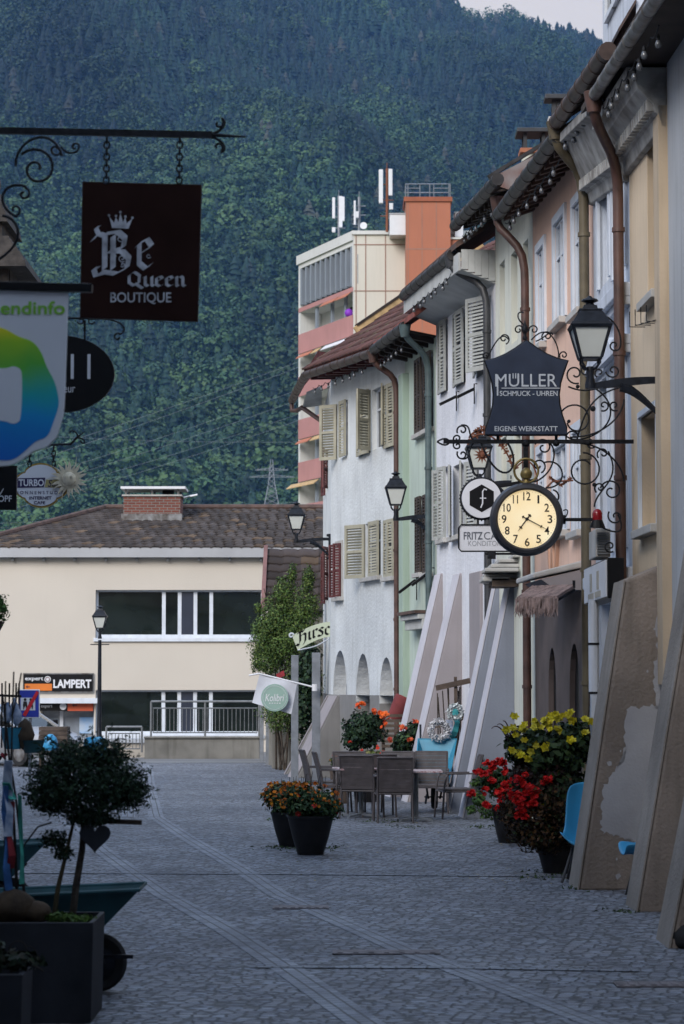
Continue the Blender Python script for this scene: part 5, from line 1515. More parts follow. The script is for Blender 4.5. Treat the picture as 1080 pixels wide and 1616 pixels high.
# small rusty guild bracket behind
DG = 28.0; fg = lambda x, y: P(x, y, DG)
gs = thing('guild_ornament', 'rust coloured iron vine arch with a sunburst behind the jeweller bracket', 'iron ornament', fg(830, 760))
mb = MB(); mb.tube(bez([fg(738,702),fg(752,672),fg(790,680),fg(812,742)],18), .010, 5); mb.tube(bez([fg(812,742),fg(840,700),fg(858,760),fg(842,790)],14), .010, 5); mb.tube([fg(842,790), fg(872,760), fg(905,758)], .012, 5)
mk('vine', mb, M['rust'], gs, w=True)
mb = MB()
path = bez([(738,702),(752,672),(790,680),(812,742)], 30)if False else [(738+74*t, 702-92*t*(1-t)*1.0-10*t+50*t*t) for t in [i/26 for i in range(27)]]
for i, (x, y) in enumerate(path):
    for q in range(2):
        o = fg(x + random.uniform(-4,4), y - 6 + random.uniform(-6,6)); s_ = random.uniform(.02,.04); a = random.uniform(0, 6.28)
        mb.prism([o + Vector((s_*math.cos(a+t_)*f_, 0, s_*math.sin(a+t_)*f_)) for t_, f_ in ((0,1.2),(.9,.5),(1.9,.9),(2.9,.45),(3.8,.9),(4.9,.5))], (0,.006,0))
for k in range(16):
    x, y = 868 + k*2.2, 766 - abs(k-8)*1.6
    o = fg(x, y); s_ = .028; a = random.uniform(0, 6.28); mb.prism([o + Vector((s_*math.cos(a+t_)*f_, 0, s_*math.sin(a+t_)*f_)) for t_, f_ in ((0,1.2),(.9,.5),(1.9,.9),(2.9,.45),(3.8,.9),(4.9,.5))], (0,.006,0))
mk('leaves', mb, M['rust'], gs, w=True)
mb = MB(); o = fg(761, 718); mb.lathe([(.035,-.02),(.03,-.03),(.005,-.035)], o, 12, 'y')
for k in range(12):
    a = 2*PI*k/12; u = Vector((math.cos(a),0,math.sin(a))); v = Vector((-u.z,0,u.x)); mb.prism([o+u*.03+v*.016, o+u*.105, o+u*.03-v*.016], (0,-.01,0))
mk('sunburst', mb, M['rust'], gs, w=True)

# confectioner's round sign and name board
DF = 32.5; ff = lambda x, y: P(x, y, DF)
sg = thing('round_sign', 'round white sign with a black hexagon and small letter f in a dark ring', 'shop sign', ff(760, 820))
c = ff(760, 787); RF = FPX/DF
mb = MB(); mb.lathe([(31/RF,-.07),(31.5/RF,-.03),(31.5/RF,.05)], c, 48, 'y'); pl = mk('panel', mb, M['whitepaint'], sg, w=True, smooth=40)
mb = MB()
for k in range(1):
    mb.tube([c + Vector((32.8/RF*math.cos(2*PI*i/48),-.02,32.8/RF*math.sin(2*PI*i/48))) for i in range(48)], .014, 8, closed=True)
for i in range(26):
    a = PI*.35 + PI*1.3*i/26; o = c + Vector((34.5/RF*math.cos(a),-.02,34.5/RF*math.sin(a))); mb.lathe([(.004,-.012),(.013,0),(.004,.012)], o, 6)
mk('ring', mb, M['iron'], sg, w=True)
mb = MB(); mb.prism([c + Vector((22/RF*math.sin(PI/3*k),-.0745,22/RF*math.cos(PI/3*k))) for k in range(6)], (0,.004,0)); mk('hexagon', mb, M['blackpaint'], pl, w=True)
mb = MB(); e = lambda x, y: ff(x, y) + Vector((0,-.078,0)); mb.tube([e(768,774),e(764,772.5),e(761.5,776),e(761.5,795),e(758.5,802)], .011, 5); mb.tube([e(757,787),e(767,787)], .008, 5); mk('lettering', mb, M['whitepaint'], pl, w=True)
mb = MB(); mb.bar(ff(783,768), ff(846,758), .05, .05); mk('arm', mb, M['blackpaint'], sg, w=True)
sg = thing('name_board', 'white confectioner name board in a thin black frame, half behind the clock', 'shop sign', ff(765, 870))
mb = MB(); mb.prism([ff(*p) for p in ((725,833),(729,829),(840,829),(840,869),(729,869),(725,865))], (0,.03,0)); pl = mk('panel', mb, M['whitepaint'], sg, w=True)
mb = MB(); mb.tube([ff(*p)+Vector((0,-.01,0)) for p in ((724,833),(728,828),(842,828),(842,870),(728,870),(724,865))], .011, 5, closed=True)
mb.bar(ff(765,874), ff(845,874), .03, .03); mb.bar(ff(776,870), ff(776,882), .11, .08); mk('frame', mb, M['iron'], sg, w=True)
mb = MB()
for tx, x0, x1, yy, h_, bo in (('FRITZ', 732, 762, 845.5, 12, .02), ('CAFE', 764, 800, 845.5, 12, .0)):
    t = fit_text(tx, ff(x0,yy).x, ff(x1,yy).x, ff(0,yy).z, DF-.004, ff(0,yy-h_/2).z-ff(0,yy+h_/2).z, bold=bo); mb.add(t.v, t.f)
mk('lettering', mb, mat('grey_blue_print', (.10,.11,.13), .5, .05), pl, w=True)
t = fit_text('KONDITOREI', ff(739,857).x, ff(797,857).x, ff(0,857.5).z, DF-.004, ff(0,853.5).z-ff(0,861.5).z); mk('lettering', t, mat('pale_grey_print', (.33,.34,.36), .5, .05), pl, w=True)

# ================================================================== things on the right hand walls
DB = 25.0
fb = lambda x, y, d=DB: P(x, y, d)
t = thing('light_box_sign', 'box sign with white front and black side fixed between the pipes', 'box sign', fb(940, 945))
x0, x1 = fb(952,0,24.6).x, fb(978,0,24.6).x; z0, z1 = fb(950,944,24.6).z, fb(950,880,24.6).z; yf = 24.6; yb = 26.9
mb = MB(); mb.box(x0, x1, yf, yb, z0, z1); mk('case', mb, M['blackpaint'], t, w=True, bevel=.006)
mb = MB(); mb.box(x0-.015, x0-.001, yf+.05, yb-.05, z0+.02, z1-.02); pl = mk('panel', mb, M['whitepaint'], t, w=True)
mb = MB()
for k in range(2):
    yc = yf + .8 + k*.7; mb.box(x0-.021, x0-.016, yc-.09, yc+.09, z0+.12, z1-.10); mb.box(x0-.021, x0-.016, yc-.28, yc+.28, z0+.04, z0+.10)
mk('print', mb, mat('beige_print', (.40,.36,.29), .6, .1), pl, w=True)
t = thing('air_conditioner', 'small grey louvred unit above the box sign', 'air conditioner', fb(945, 880, 25.6))
x0, x1 = fb(934,0,25.6).x, fb(957,0,25.6).x; z0, z1 = fb(945,879,25.6).z, fb(945,834,25.6).z
mb = MB(); mb.box(x0, x1, 25.6, 26.3, z0, z1)
mk('case', mb, M['stone'], t, w=True, bevel=.01)
mb = MB()
for k in range(9): mb.box(x0+.015, x1-.015, 25.57, 25.598, z0+.03+(z1-z0-.06)*k/9, z0+.03+(z1-z0-.06)*(k+.55)/9)
mk('grille', mb, M['railing'], t, w=True)
t = thing('alarm_beacon', 'red alarm beacon on a dark cone above the grey unit', 'alarm light', fb(943, 834, 25.4))
mb = MB(); o = fb(943, 833, 25.4); mb.lathe([(.085,0),(.075,.03),(.055,.08)], o, 14); mk('base', mb, M['blackpaint'], t, w=True)
mb = MB(); mb.lathe([(.052,.081),(.054,.15),(.04,.185),(.015,.2)], o, 14); mk('lens', mb, mat('red_lens', (.25,.008,.012), .2, .1), t, w=True, smooth=50)
# segmented white pipe
t = thing('clad_drainpipe', 'pale peeling drainpipe with dry vine stems between the olive pipe and the doorway', 'drainpipe', (P(937,1000,25.8).x, 25.8, 0))
mb = MB(); zt_ = P(937,946,25.8).z; mb.lathe([(.055,0),(.055,.8),(.05,.81),(.05,1.5),(.056,1.51),(.056,zt_)], (t.location.x, 25.8, 0), 12, jit=.03); mk('pipe', mb, M['palewhite'], t, w=True)
for k in range(5):
    mb = MB(); mb.lathe([(.062,-.012),(.062,.012)], (t.location.x, 25.8, .35+.52*k), 12); mk('clamp', mb, M['iron'], t, w=True)
mb = MB()
for k in range(4): mb.tube([(t.location.x - .05 + .035*k + random.uniform(-.02,.02), 25.72, z_) for z_ in np.linspace(0, 1.9 - .3*k, 7)], .010, 5)
mk('vine', mb, M['bark'], t, w=True)
# thatched awning
s0, zz0 = H3.hit(819, 945, 1.0); sN, zzN = H3.hit(880, 945, 1.0)
aw = thing('thatch_awning', 'reed thatched awning with a ragged fringe over the shop front', 'awning', H3.world(s0, 0, zz0-.6), H3.rz)
I = (Matrix.Translation(aw.location) @ Matrix.Rotation(H3.rz, 4, 'Z')).inverted()
a0, a1 = I @ P(816,949,29.3), I @ P(879,947,28.2); b0, b1 = I @ P(840,930,30.0), I @ P(906,928,28.6)
M['thatch'] = mat('weathered_reed', (0.30, 0.22, 0.20), .95, .3, 9, .6, 60)
mb = MB(); Vn = Vector((0,0,.035)); mb.hexa([a0,a1,b1,b0],[v+Vn for v in (a0,a1,b1,b0)])
for k in range(60):
    f_ = (k+.5)/60; p_ = a0.lerp(a1, f_)+Vn; q_ = b0.lerp(b1, f_)+Vn; w_ = (a1-a0).length/60*.45
    mb.tube([p_ + Vector((0,0,random.uniform(-.005,.01))), q_ + Vector((0,0,random.uniform(-.005,.01)))], w_*random.uniform(.7,1.1), 5)
mk('thatch', mb, M['thatch'], aw)
mb = MB()
for k in range(130):
    p_ = a0.lerp(a1, random.random()) + Vector((random.uniform(-.02,.02), random.uniform(-.03,.02), .03)); L_ = .17 + .07*random.random()
    mb.tube([p_, p_ + Vector((random.uniform(-.015,.015), random.uniform(-.02,.02), -L_*.6)), p_ + Vector((random.uniform(-.03,.03), random.uniform(-.03,.03), -L_))], [.011,.010,.003], 4)
mk('fringe', mb, M['thatch'], aw)
mb = MB(); mb.bar(a1, b1+Vector((0,0,-.02)), .03, .03); mb.bar(a0, b0+Vector((0,0,-.02)), .03, .03); mb.bar(b1, b1+Vector((0,0,.09)), .03, .03); mk('bracket', mb, M['iron'], aw)
# slab porch roof on the cream house
o = P(795, 900, 36.5)
pr = thing('porch_roof', 'small porch roof of stacked weathered stone slabs above the fins', 'porch roof', (o.x, o.y, o.z-.3))
mb = MB()
for k, (dx, dy, dz, w_, l_) in enumerate(((-.32,-.2,-.05,.5,.9),(-.22,.0,.02,.55,.9),(-.30,.3,-.12,.5,1.0),(-.10,.1,.10,.6,.9),(-.34,.1,-.18,.4,.9),(.1,-.1,.17,.6,1.0))):
    mb.box(o.x+dx, o.x+dx+w_, o.y+dy-.5, o.y+dy+l_-.5, o.z+dz, o.z+dz+.055)
mk('slab', mb, M['stone'], pr, w=True, bevel=.012)
mb = MB(); mb.box(o.x-.2, o.x+.5, o.y-.4, o.y+.4, o.z-.26, o.z-.14); mk('bearer', mb, M['wood'], pr, w=True)
# ================================================================== buildings beyond the street
def tiled(name, e0, e1, r1, r0, rows, tw, root, tint, amp=.035, step=.03, jit=.25):
    """wavy tile courses on the quad eave e0-e1 to ridge r0-r1, one colour per tile"""
    e0, e1, r0, r1 = [Vector(v) for v in (e0, e1, r0, r1)]
    nrm = (e1-e0).cross(r1-e1).normalized()
    if nrm.z < 0: nrm = -nrm
    V, F, Cc = [], [], []
    sub = 5
    for r in range(rows):
        f0, f1 = r/rows, (r+1)/rows + .25/rows
        a0, a1 = e0.lerp(r0, f0), e1.lerp(r1, f0); b0, b1 = e0.lerp(r0, min(1.02,f1)), e1.lerp(r1, min(1.02,f1))
        n = max(2, int((a1-a0).length/tw)); o = len(V)
        for k in range(n*sub+1):
            f = k/(n*sub); ph = (k/sub) % 1.0
            w = amp*(math.sin(ph*2*PI)*.6 + .4*math.sin(ph*4*PI+.6))
            V += [a0.lerp(a1, f) + nrm*(w+step), b0.lerp(b1, f) + nrm*w*.9, a0.lerp(a1, f) + nrm*(w-.012)]
        for t in range(n):
            c = np.array(tint)*(1 + jit*random.uniform(-1, 1)*1.3)*(1 + .15*math.sin(t*.7+r))
            if random.random() < .10: c = np.array((.12,.085,.06))*random.uniform(.6,1.1)
            for k in range(t*sub, t*sub+sub):
                F += [(o+3*k, o+3*k+3, o+3*k+4, o+3*k+1), (o+3*k+2, o+3*k+5, o+3*k+3, o+3*k)]; Cc += [c, c*.8]
    return mesh_np(name, [tuple(v) for v in V], F, M['tile_tint'], root, col=np.clip(np.array(Cc), 0, 1), w=True)
M['tile_tint'] = leaf_mat('weathered_tile', .85)
a, b = eave(H7, (590,556), (482,592), .6)
c_ = [H7.world(s_, y_, a.z+.03+(b.z-a.z)*s_/H7.L+(y_+.62)*.70+.115) for s_, y_ in ((0,-.66),(H7.L,-.66),(H7.L,3.55),(0,3.55))]
V0_ = tiled('roof_tiles', *c_, 13, .26, None, (.090,.042,.036), .02, .025, .3)
V0_.parent = r7; V0_.matrix_parent_inverse = W7.inverted()


DC = 72.0
x_l, x_r = P(-120,1080,DC).x, P(640,1080,DC).x
FB = Plan((x_l, DC), (x_r, DC))
fbld = thing('modern_building', 'long cream modern building with ribbon windows and a brown tiled roof', 'building', (x_l, DC, 0), 0)
zf = P(0,879,DC).z
ob = [op(FB,151,415,931,1007,dep=.25), op(FB,151,415,1089,1160,dep=.25), op(FB,64,149,1110,1172,dep=.6)]
mk('wall', wall_mesh(FB.L, zf, zf, 9, ob), M['bcream'], fbld)
xs_ = lambda px: P(px,1000,DC).x - x_l
for oi, o in enumerate(ob[:2]):
    mb = MB(); z0, z1 = o['z0'], o['z1']; fw = .09
    mb.box(o['s0'], o['s1'], .16, .22, z0, z0+fw*1.2); mb.box(o['s0'], o['s1'], .16, .22, z1-fw*.6, z1)
    for px in (151.5, 258, 283, 308, 333, 414.5): mb.box(xs_(px)-.055, xs_(px)+.055, .155, .222, z0+fw, z1-fw*.5)
    w = mk('window', mb, M['frame'], fbld)
    for a_, b_ in ((151,258),(258,283),(308,333),(333,415)):
        mb = MB(); mb.box(xs_(a_)+.04, xs_(b_)-.04, .19, .205, z0+.05, z1-.03); mk('pane', mb, M['glass'], w)
    mb = MB(); mb.box(xs_(283)+.056, xs_(308)-.056, .165, .185, z0+.08, z1-.03); mk('panel', mb, M['navypanel'], w)
    mb = MB(); mb.box(o['s0']-.05, o['s1']+.05, -.07, .15, z0-.10, z0+.004); mk('sill', mb, M['frame'], w)
    mb = MB(); mb.box(o['s0'], o['s1'], .5, .55, z0, z1); mk('blind', mb, M['darkin'], w)
o = ob[2]
mb = MB(); mb.box(o['s0'], o['s1'], .5, .52, o['z0'], o['z1']); w = mk('shop_window', mb, M['cloth_glass'], fbld)
mb = MB()
for px in (62, 96, 149): mb.box(xs_(px)-.05, xs_(px)+.05, .40, .48, 0, o['z1'])
mb.box(o['s0']-.3, o['s1']+.12, -.25, .5, o['z1']+.002, o['z1']+.16); mk('frame', mb, M['frame'], w)
mb = MB(); z1 = o['z1']; mb.box(xs_(108), xs_(148), -.02, .06, P(0,1122,DC).z, P(0,1108,DC).z); sgp = mk('fascia_sign', mb, mat('orange_red_print', (.55,.09,.03), .5, .05), fbld)
mb = MB(); mb.box(xs_(64), xs_(107.6), -.02, .06, P(0,1122,DC).z, P(0,1108,DC).z); sgk = mk('fascia_sign', mb, M['blackpaint'], fbld)
mb = fit_text('expert', xs_(66), xs_(84), P(0,1115,DC).z, -.03, .11, bold=.01); mb.lathe([(.10,-.03),(.10,-.021)], (xs_(77)+.45,0,P(0,1115,DC).z), 16, 'y'); mk('lettering', mb, M['whitepaint'], sgk)
mb = MB(); q = mb.box; zc = P(0,1113,DC).z
mb.prism([(xs_(115),-.03,zc),(xs_(118),-.03,zc+.06),(xs_(118),-.03,zc-.06)], (0,.008,0)); mb.box(xs_(118), xs_(123), -.03, -.022, zc-.02, zc+.02)
M['darkprint'] = mat('dark_red_print', (.12,.02,.012), .6, .05)
mk('arrow', mb, M['darkprint'], sgp)
mb = MB(); mb.box(xs_(124), xs_(149), .46, .49, P(0,1158,DC).z, P(0,1132,DC).z); mk('poster', mb, mat('blue_poster', (.12,.26,.48), .5, .6, 2.2, var2=(.5,.55,.6)), w)
# small hooks under the fascia
for px in range(20, 430, 49):
    mb = MB(); x = xs_(px); mb.box(x-.035, x+.035, -.16, .0, zf-.12, zf-.021); mk('gutter_hook', mb, M['railing'], fbld)
# fascia and roof
mb = MB(); mb.box(-.3, FB.L, -.28, .3, zf-.02, P(0,865,DC).z); mk('fascia', mb, M['fascia'], fbld)
ze = P(0,864,DC).z; e0 = Vector((P(-60,864,DC).x, DC-.3, ze)); e1 = Vector((x_r, DC-.3, ze)); rdg = 78.0
k_ = rdg/DC
rz_ = P(165,803,rdg).z; r0_ = Vector((P(166,803,rdg).x, rdg, rz_)); r1_ = Vector((x_r, rdg, rz_))
tiled('roof', e0, e1, r1_, r0_, 17, .30, fbld, (.056,.047,.044))
mb = MB(); mb.tube([e0 + (r0_-e0)*f_ + Vector((0,0,.05)) for f_ in np.linspace(0,1,30)], .10, 8, closed=False); mb.tube([r0_ + (r1_-r0_)*f_ + Vector((0,0,.05)) for f_ in np.linspace(0,1,40)], .10, 8); mk('ridge_tiles', mb, M['rooftile'], fbld, w=True)
mb = MB(); b0_ = Vector((e0.x, rdg+6, ze)); mb.add([e0, r0_, b0_, r1_, Vector((x_r, rdg+6, ze))], [(0,1,2),(1,3,4,2)]); mk('rear_roof', mb, M['rooftile'], fbld, w=True)
# the chimney
def brickmat():
    m, nt, N, L, b = nodes('old_red_brick')
    g = N.new('ShaderNodeNewGeometry'); mpn = N.new('ShaderNodeMapping'); mpn.inputs['Rotation'].default_value = (R(90),0,0); L.new(g.outputs['Position'], mpn.inputs[0])
    br_ = N.new('ShaderNodeTexBrick'); br_.inputs['Scale'].default_value = 1; br_.inputs['Brick Width'].default_value = .25; br_.inputs['Row Height'].default_value = .085; br_.inputs['Mortar Size'].default_value = .012
    br_.inputs['Color1'].default_value = (.20,.062,.042,1); br_.inputs['Color2'].default_value = (.14,.045,.034,1); br_.inputs['Mortar'].default_value = (.20,.18,.16,1)
    L.new(mpn.outputs[0], br_.inputs['Vector']); L.new(br_.outputs['Color'], b.inputs['Base Color']); b.inputs['Roughness'].default_value = .9
    bp = N.new('ShaderNodeBump'); bp.inputs['Distance'].default_value = .01; L.new(br_.outputs['Fac'], bp.inputs['Height']); bp.invert = True; L.new(bp.outputs[0], b.inputs['Normal'])
    return m
dch = 76.0; c0, c1 = P(195,822,dch), P(285,783,dch)
ch = thing('brick_chimney', 'broad red brick chimney with a raised white cap slab', 'chimney', ((c0.x+c1.x)/2, dch+.6, c0.z-.6))
mb = MB(); mb.box(c0.x, c1.x, dch, dch+1.2, c0.z-.6, c1.z); mk('stack', mb, brickmat(), ch, w=True)
mb = MB(); mb.box(c0.x-.06, c1.x+.06, dch-.12, dch+1.26, c0.z-.6, P(0,811,dch).z); mk('flashing', mb, M['zinc'], ch, w=True)
mb = MB(); mb.box(c0.x-.05, c1.x+.05, dch-.05, dch+1.25, c1.z, c1.z+.05); mk('crown', mb, M['stone'], ch, w=True)
for f_ in (.04,.5,.96):
    mb = MB(); x = c0.x+(c1.x-c0.x)*f_; mb.box(x-.03,x+.03,dch+.02,dch+.08,c1.z+.05,P(0,772,dch).z); mb.box(x-.03,x+.03,dch+1.1,dch+1.16,c1.z+.05,P(0,772,dch).z); mk('post', mb, M['zinc'], ch, w=True)
mb = MB(); mb.box(c0.x-.08, c1.x+.16, dch-.15, dch+1.35, P(0,772,dch).z, P(0,768,dch).z); mk('cap', mb, M['whitepaint'], ch, w=True)
mb = MB(); mb.lathe([(.16,0),(.2,.12),(.12,.25)], (c1.x-.42, dch+.5, c1.z+.05), 10); mk('cowl', mb, M['blackpaint'], ch, w=True)
# shop name board on the wall
z0, z1 = P(0,1091,DC).z, P(0,1064,DC).z
sb = thing('name_board', 'black and orange shop board with large white capitals on the cream wall', 'shop sign', ((P(92,1080,DC).x), DC-.06, z0))
X = lambda px: P(px,1080,DC).x
mb = MB(); mb.box(X(38), X(147), DC-.09, DC-.005, z0, z1); mk('panel', mb, M['blackpaint'], sb, w=True)
mb = MB(); mb.box(X(37), X(148), DC-.075, DC-.006, z1, z1+.035); mb.box(X(37), X(148), DC-.075, DC-.006, z0-.035, z0); mb.box(X(37)-.0, X(38), DC-.075, DC-.006, z0, z1); mb.box(X(147), X(148), DC-.075, DC-.006, z0, z1); mk('edge', mb, M['zinc'], sb, w=True)
mb = MB(); mb.box(X(40), X(83), DC-.10, DC-.091, z0+.02, P(0,1079,DC).z); og_ = mk('orange_field', mb, mat('orange_print', (.62,.16,.015), .5, .05), sb, w=True)
mb = fit_text('LAMPERT', X(85), X(145), P(0,1079,DC).z, DC-.095, P(0,1072).z if False else (P(0,1072,DC).z-P(0,1085.5,DC).z), bold=.035)
t = fit_text('expert', X(40.5), X(69), P(0,1072,DC).z, DC-.095, .13, bold=.012); mb.add(t.v, t.f); mb.lathe([(.095,-.003),(.095,.0)], (X(76), DC-.093, P(0,1072,DC).z), 20, 'y'); mk('lettering', mb, M['whitepaint'], sb, w=True)
mb = MB(); mb.tube([Vector((X(76)+.062*math.cos(2*PI*k/16), DC-.10, P(0,1072,DC).z+.062*math.sin(2*PI*k/16))) for k in range(16)], .012, 4, closed=True); mk('red_ring', mb, M['darkprint'], sb, w=True)
mb = MB(); zc = P(0,1084,DC).z; mb.prism([(X(41.5),DC-.105,zc),(X(44.5),DC-.105,zc+.05),(X(44.5),DC-.105,zc-.05)], (0,.004,0)); mb.box(X(44.5), X(48), DC-.105, DC-.101, zc-.015, zc+.015); mk('arrow', mb, M['darkprint'], og_, w=True)

# retaining wall, railings
rw = thing('retaining_wall', 'low rough concrete wall below the grey railing of the cream building', 'wall', (P(325,1197,65.5).x, 65.5, 0))
mb = MB(); zr = P(300,1165,65.5).z; mb.box(P(236,0,65.5).x, P(413,0,65.5).x, 65.3, 65.7, -.02, zr); mb.box(P(235,0,65.5).x, P(414,0,65.5).x, 65.25, 65.75, zr, zr+.05); mk('wall', mb, M['concrete'], rw, w=True, bevel=.01)
def railing(label, x0, x1, y, z0, z1, n, mid=None):
    t = thing('railing', label, 'railing', ((x0+x1)/2, y, z0))
    mb = MB(); mb.tube([(x0,y,z1),(x1,y,z1)], .03, 8)
    mk('handrail', mb, M['railing'], t, w=True)
    mb = MB(); zt2 = z1-.18 if mid else z1-.04
    mb.tube([(x0+.05,y,zt2),(x1-.05,y,zt2)], .018, 6); mb.tube([(x0+.05,y,z0+.10),(x1-.05,y,z0+.10)], .018, 6)
    for k in range(n): 
        x = x0+.06+(x1-x0-.12)*k/(n-1); mb.tube([(x,y,z0+.10),(x,y,zt2)], .011, 5)
    mk('bars', mb, M['railing'], t, w=True)
    for f_ in ((0,.5,1) if x1-x0 > 2.2 else (0,1)):
        mb = MB(); x = x0+(x1-x0)*f_; mb.tube([(x,y,z0),(x,y,z1)], .028, 8); mk('post', mb, M['railing'], t, w=True)
    return t
railing('grey bar railing on the rough concrete wall', P(245,0,65.5).x, P(412,0,65.5).x, 65.5, zr+.05, P(300,1107,65.5).z, 26, True)
railing('short grey railing on the ramp left of the concrete wall', P(176,0,66.2).x, P(231,0,66.2).x, 66.2, 0.15, P(200,1147,66.2).z, 10, True)
rm = thing('ramp_wall', 'low cream ramp wall with a white top under the short railing', 'wall', (P(190,0,66.6).x, 66.6, 0))
mb = MB(); mb.box(P(120,0,66.6).x, P(236,0,66.6).x, 66.5, 66.8, -.02, P(0,1172,66.6).z); mk('wall', mb, M['bcream'], rm, w=True)
mb = MB(); mb.box(P(119,0,66.6).x, P(236.5,0,66.6).x, 66.42, 66.88, P(0,1172,66.6).z, P(0,1165,66.6).z); mk('coping', mb, M['frame'], rm, w=True)

# small tiled house half hidden by shrubs
DS = 60.0
sx0, sx1 = P(419,0,DS).x, 3.4
sh = thing('small_house', 'small house with a dark mossy tiled roof behind the shrubs', 'house', ((sx0+sx1)/2, DS+1.5, 0))
zE, zR = P(0,965,DS).z, P(0,868,DS+2.4).z
mb = MB(); mb.box(sx0+.12, sx1, DS+.2, DS+4.6, -.02, zE-.02); mk('wall', mb, M['concrete'], sh, w=True)
tiled('roof', (sx0,DS,zE), (sx1,DS,zE), (sx1,DS+2.4,zR), (sx0,DS+2.4,zR), 8, .42, sh, (.050,.040,.038), .03, .06)
mb = MB(); mb.add([(sx0,DS+2.4,zR),(sx1,DS+2.4,zR),(sx1,DS+4.8,zE),(sx0,DS+4.8,zE)], [(0,1,2,3)]); mb.prism([(sx0+.15,DS+.2,zE-.03),(sx0+.15,DS+4.6,zE-.03),(sx0+.15,DS+2.4,zR-.04)], (.1,0,0)); mk('rear_roof', mb, M['rooftile'], sh, w=True)
mb = MB(); mb.bar((sx0-.03,DS-.05,zE), (sx0-.03,DS+2.4,zR+.06), .10, .16); mk('verge', mb, mat('faded_red_verge', (.20,.10,.09), .8, .15), sh, w=True)

# ================================================================== apartment block with antennas
dn, df = 160.0, 169.5
zTop = P(558,369.5,dn).z
A1 = Plan((P(472,0,df).x, df), (P(558,0,dn).x, dn)); A2 = Plan((P(558,0,dn).x, dn), (P(760,0,dn).x, dn))
ap = thing('apartment_block', 'tall apartment block with salmon balconies, grey louvred top and cream side wall', 'apartment block', (A1.A.x, A1.A.y, 0), A1.rz)
WA = Matrix.Translation((A1.A.x, A1.A.y, 0)) @ Matrix.Rotation(A1.rz, 4, 'Z'); IA = WA.inverted()
zr0 = A1.hit(474, 528)[1]; FLH = 3.02
ops_ = []
L_ = A1.L
zl0 = A1.hit(515, 459)[1]; 
ztopband = zTop - .55
ops_.append(dict(s0=.35, s1=L_-.25, z0=zr0+1.9, z1=ztopband-.2, dep=1.2))
for k in range(9):
    zb_ = zr0 - FLH*k
    ops_.append(dict(s0=.35, s1=L_-.12, z0=zb_, z1=zb_+FLH-1.40 if k else zb_+1.55, dep=1.7))
mk('balcony_front', wall_mesh(L_, zTop-.02, zTop-.02, 2.0, ops_, zb=2.0), M['pwhite'], ap)
mb = MB(); mb.box(.3, L_-.1, 1.62, 1.68, 3, zTop-.6); mk('recess_wall', mb, M['pwhite'], ap)
for k in range(10):
    zb_ = zr0 - FLH*k
    if k < 9:
        mb = MB(); mb.box(.1, L_-.05, -.05, .08, zb_-1.38, zb_); mk('balcony', mb, M['pink'], ap)
        for f_ in (.30, .58, .82):
            mb = MB(); mb.box(L_*f_-.14, L_*f_+.14, .12, .3, zb_, zb_+1.6); mk('post', mb, M['louvre'], ap)
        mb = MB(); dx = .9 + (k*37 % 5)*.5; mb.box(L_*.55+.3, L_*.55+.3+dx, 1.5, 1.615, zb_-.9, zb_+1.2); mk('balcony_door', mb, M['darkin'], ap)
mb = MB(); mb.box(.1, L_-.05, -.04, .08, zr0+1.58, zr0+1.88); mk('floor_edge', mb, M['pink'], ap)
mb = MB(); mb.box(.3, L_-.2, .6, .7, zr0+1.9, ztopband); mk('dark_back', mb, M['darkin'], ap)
mb = MB(); nF = 11
for k in range(nF):
    s = .5 + (L_-.9)*k/(nF-1); mb.box(s-.13, s+.13, -.02, .55, zr0+2.1, ztopband-.25); mb.box(s+.2, s+.5, .25, .3, zr0+2.1, ztopband-.8)
mk('louvre', mb, M['louvre'], ap)
for f0, f1, k, cm in ((.06,.3,1,'a'),(.34,.45,1,'y'),(.05,.28,3,'a'),(.32,.5,3,'y'),(-.12,.4,4,'y'),(.5,.75,0,'a'),(.78,.97,0,'a'),(.52,.95,1,'w')):
    zb_ = zr0 - FLH*k + 1.52; m_ = {'a': M['orange'], 'y': M['goldwood'], 'w': M['whitepaint']}[cm]
    mb = MB(); o0, o1 = (-.08, -.45); mb.hexa([(L_*f0,o0,zb_),(L_*f1,o0,zb_),(L_*f1,o1,zb_-.30),(L_*f0,o1,zb_-.30)], [(L_*f0,o0,zb_+.05),(L_*f1,o0,zb_+.05),(L_*f1,o1,zb_-.25),(L_*f0,o1,zb_-.25)]); mk('awning', mb, m_, ap)
mb = MB(); a2 = A2.B; 
W2 = IA
body = MB(); body.box(A2.A.x+.02, A2.B.x, dn+.02, dn+14, 2, zTop-.03); mk('side_wall', body.xf(IA), M['ptan'], ap)
mb = MB(); mb.box(A2.A.x-.12, A2.B.x, dn-.12, dn+14, zTop-.03, zTop+.22); mb.xf(IA); mk('parapet', mb, M['pwhite'], ap)
mb = MB(); mb.box(-.15, L_, -.12, 6, zTop-.42, zTop+.21); mk('parapet_front', mb, M['pwhite'], ap)
M['joint'] = mat('panel_joint', (.30,.18,.14), .9, .1)
mb = MB()
for px in (562, 577, 608): x = P(px,0,dn).x; mb.box(x-.03, x+.03, dn-.012, dn+.03, 3, zTop-.05)
for py in (386, 459, 530): z = P(0,py,dn).z; mb.box(A2.A.x+.03, P(640,0,dn).x, dn-.008, dn+.025, z-.03, z+.03)
mk('panel_joints', mb.xf(IA), M['joint'], ap)
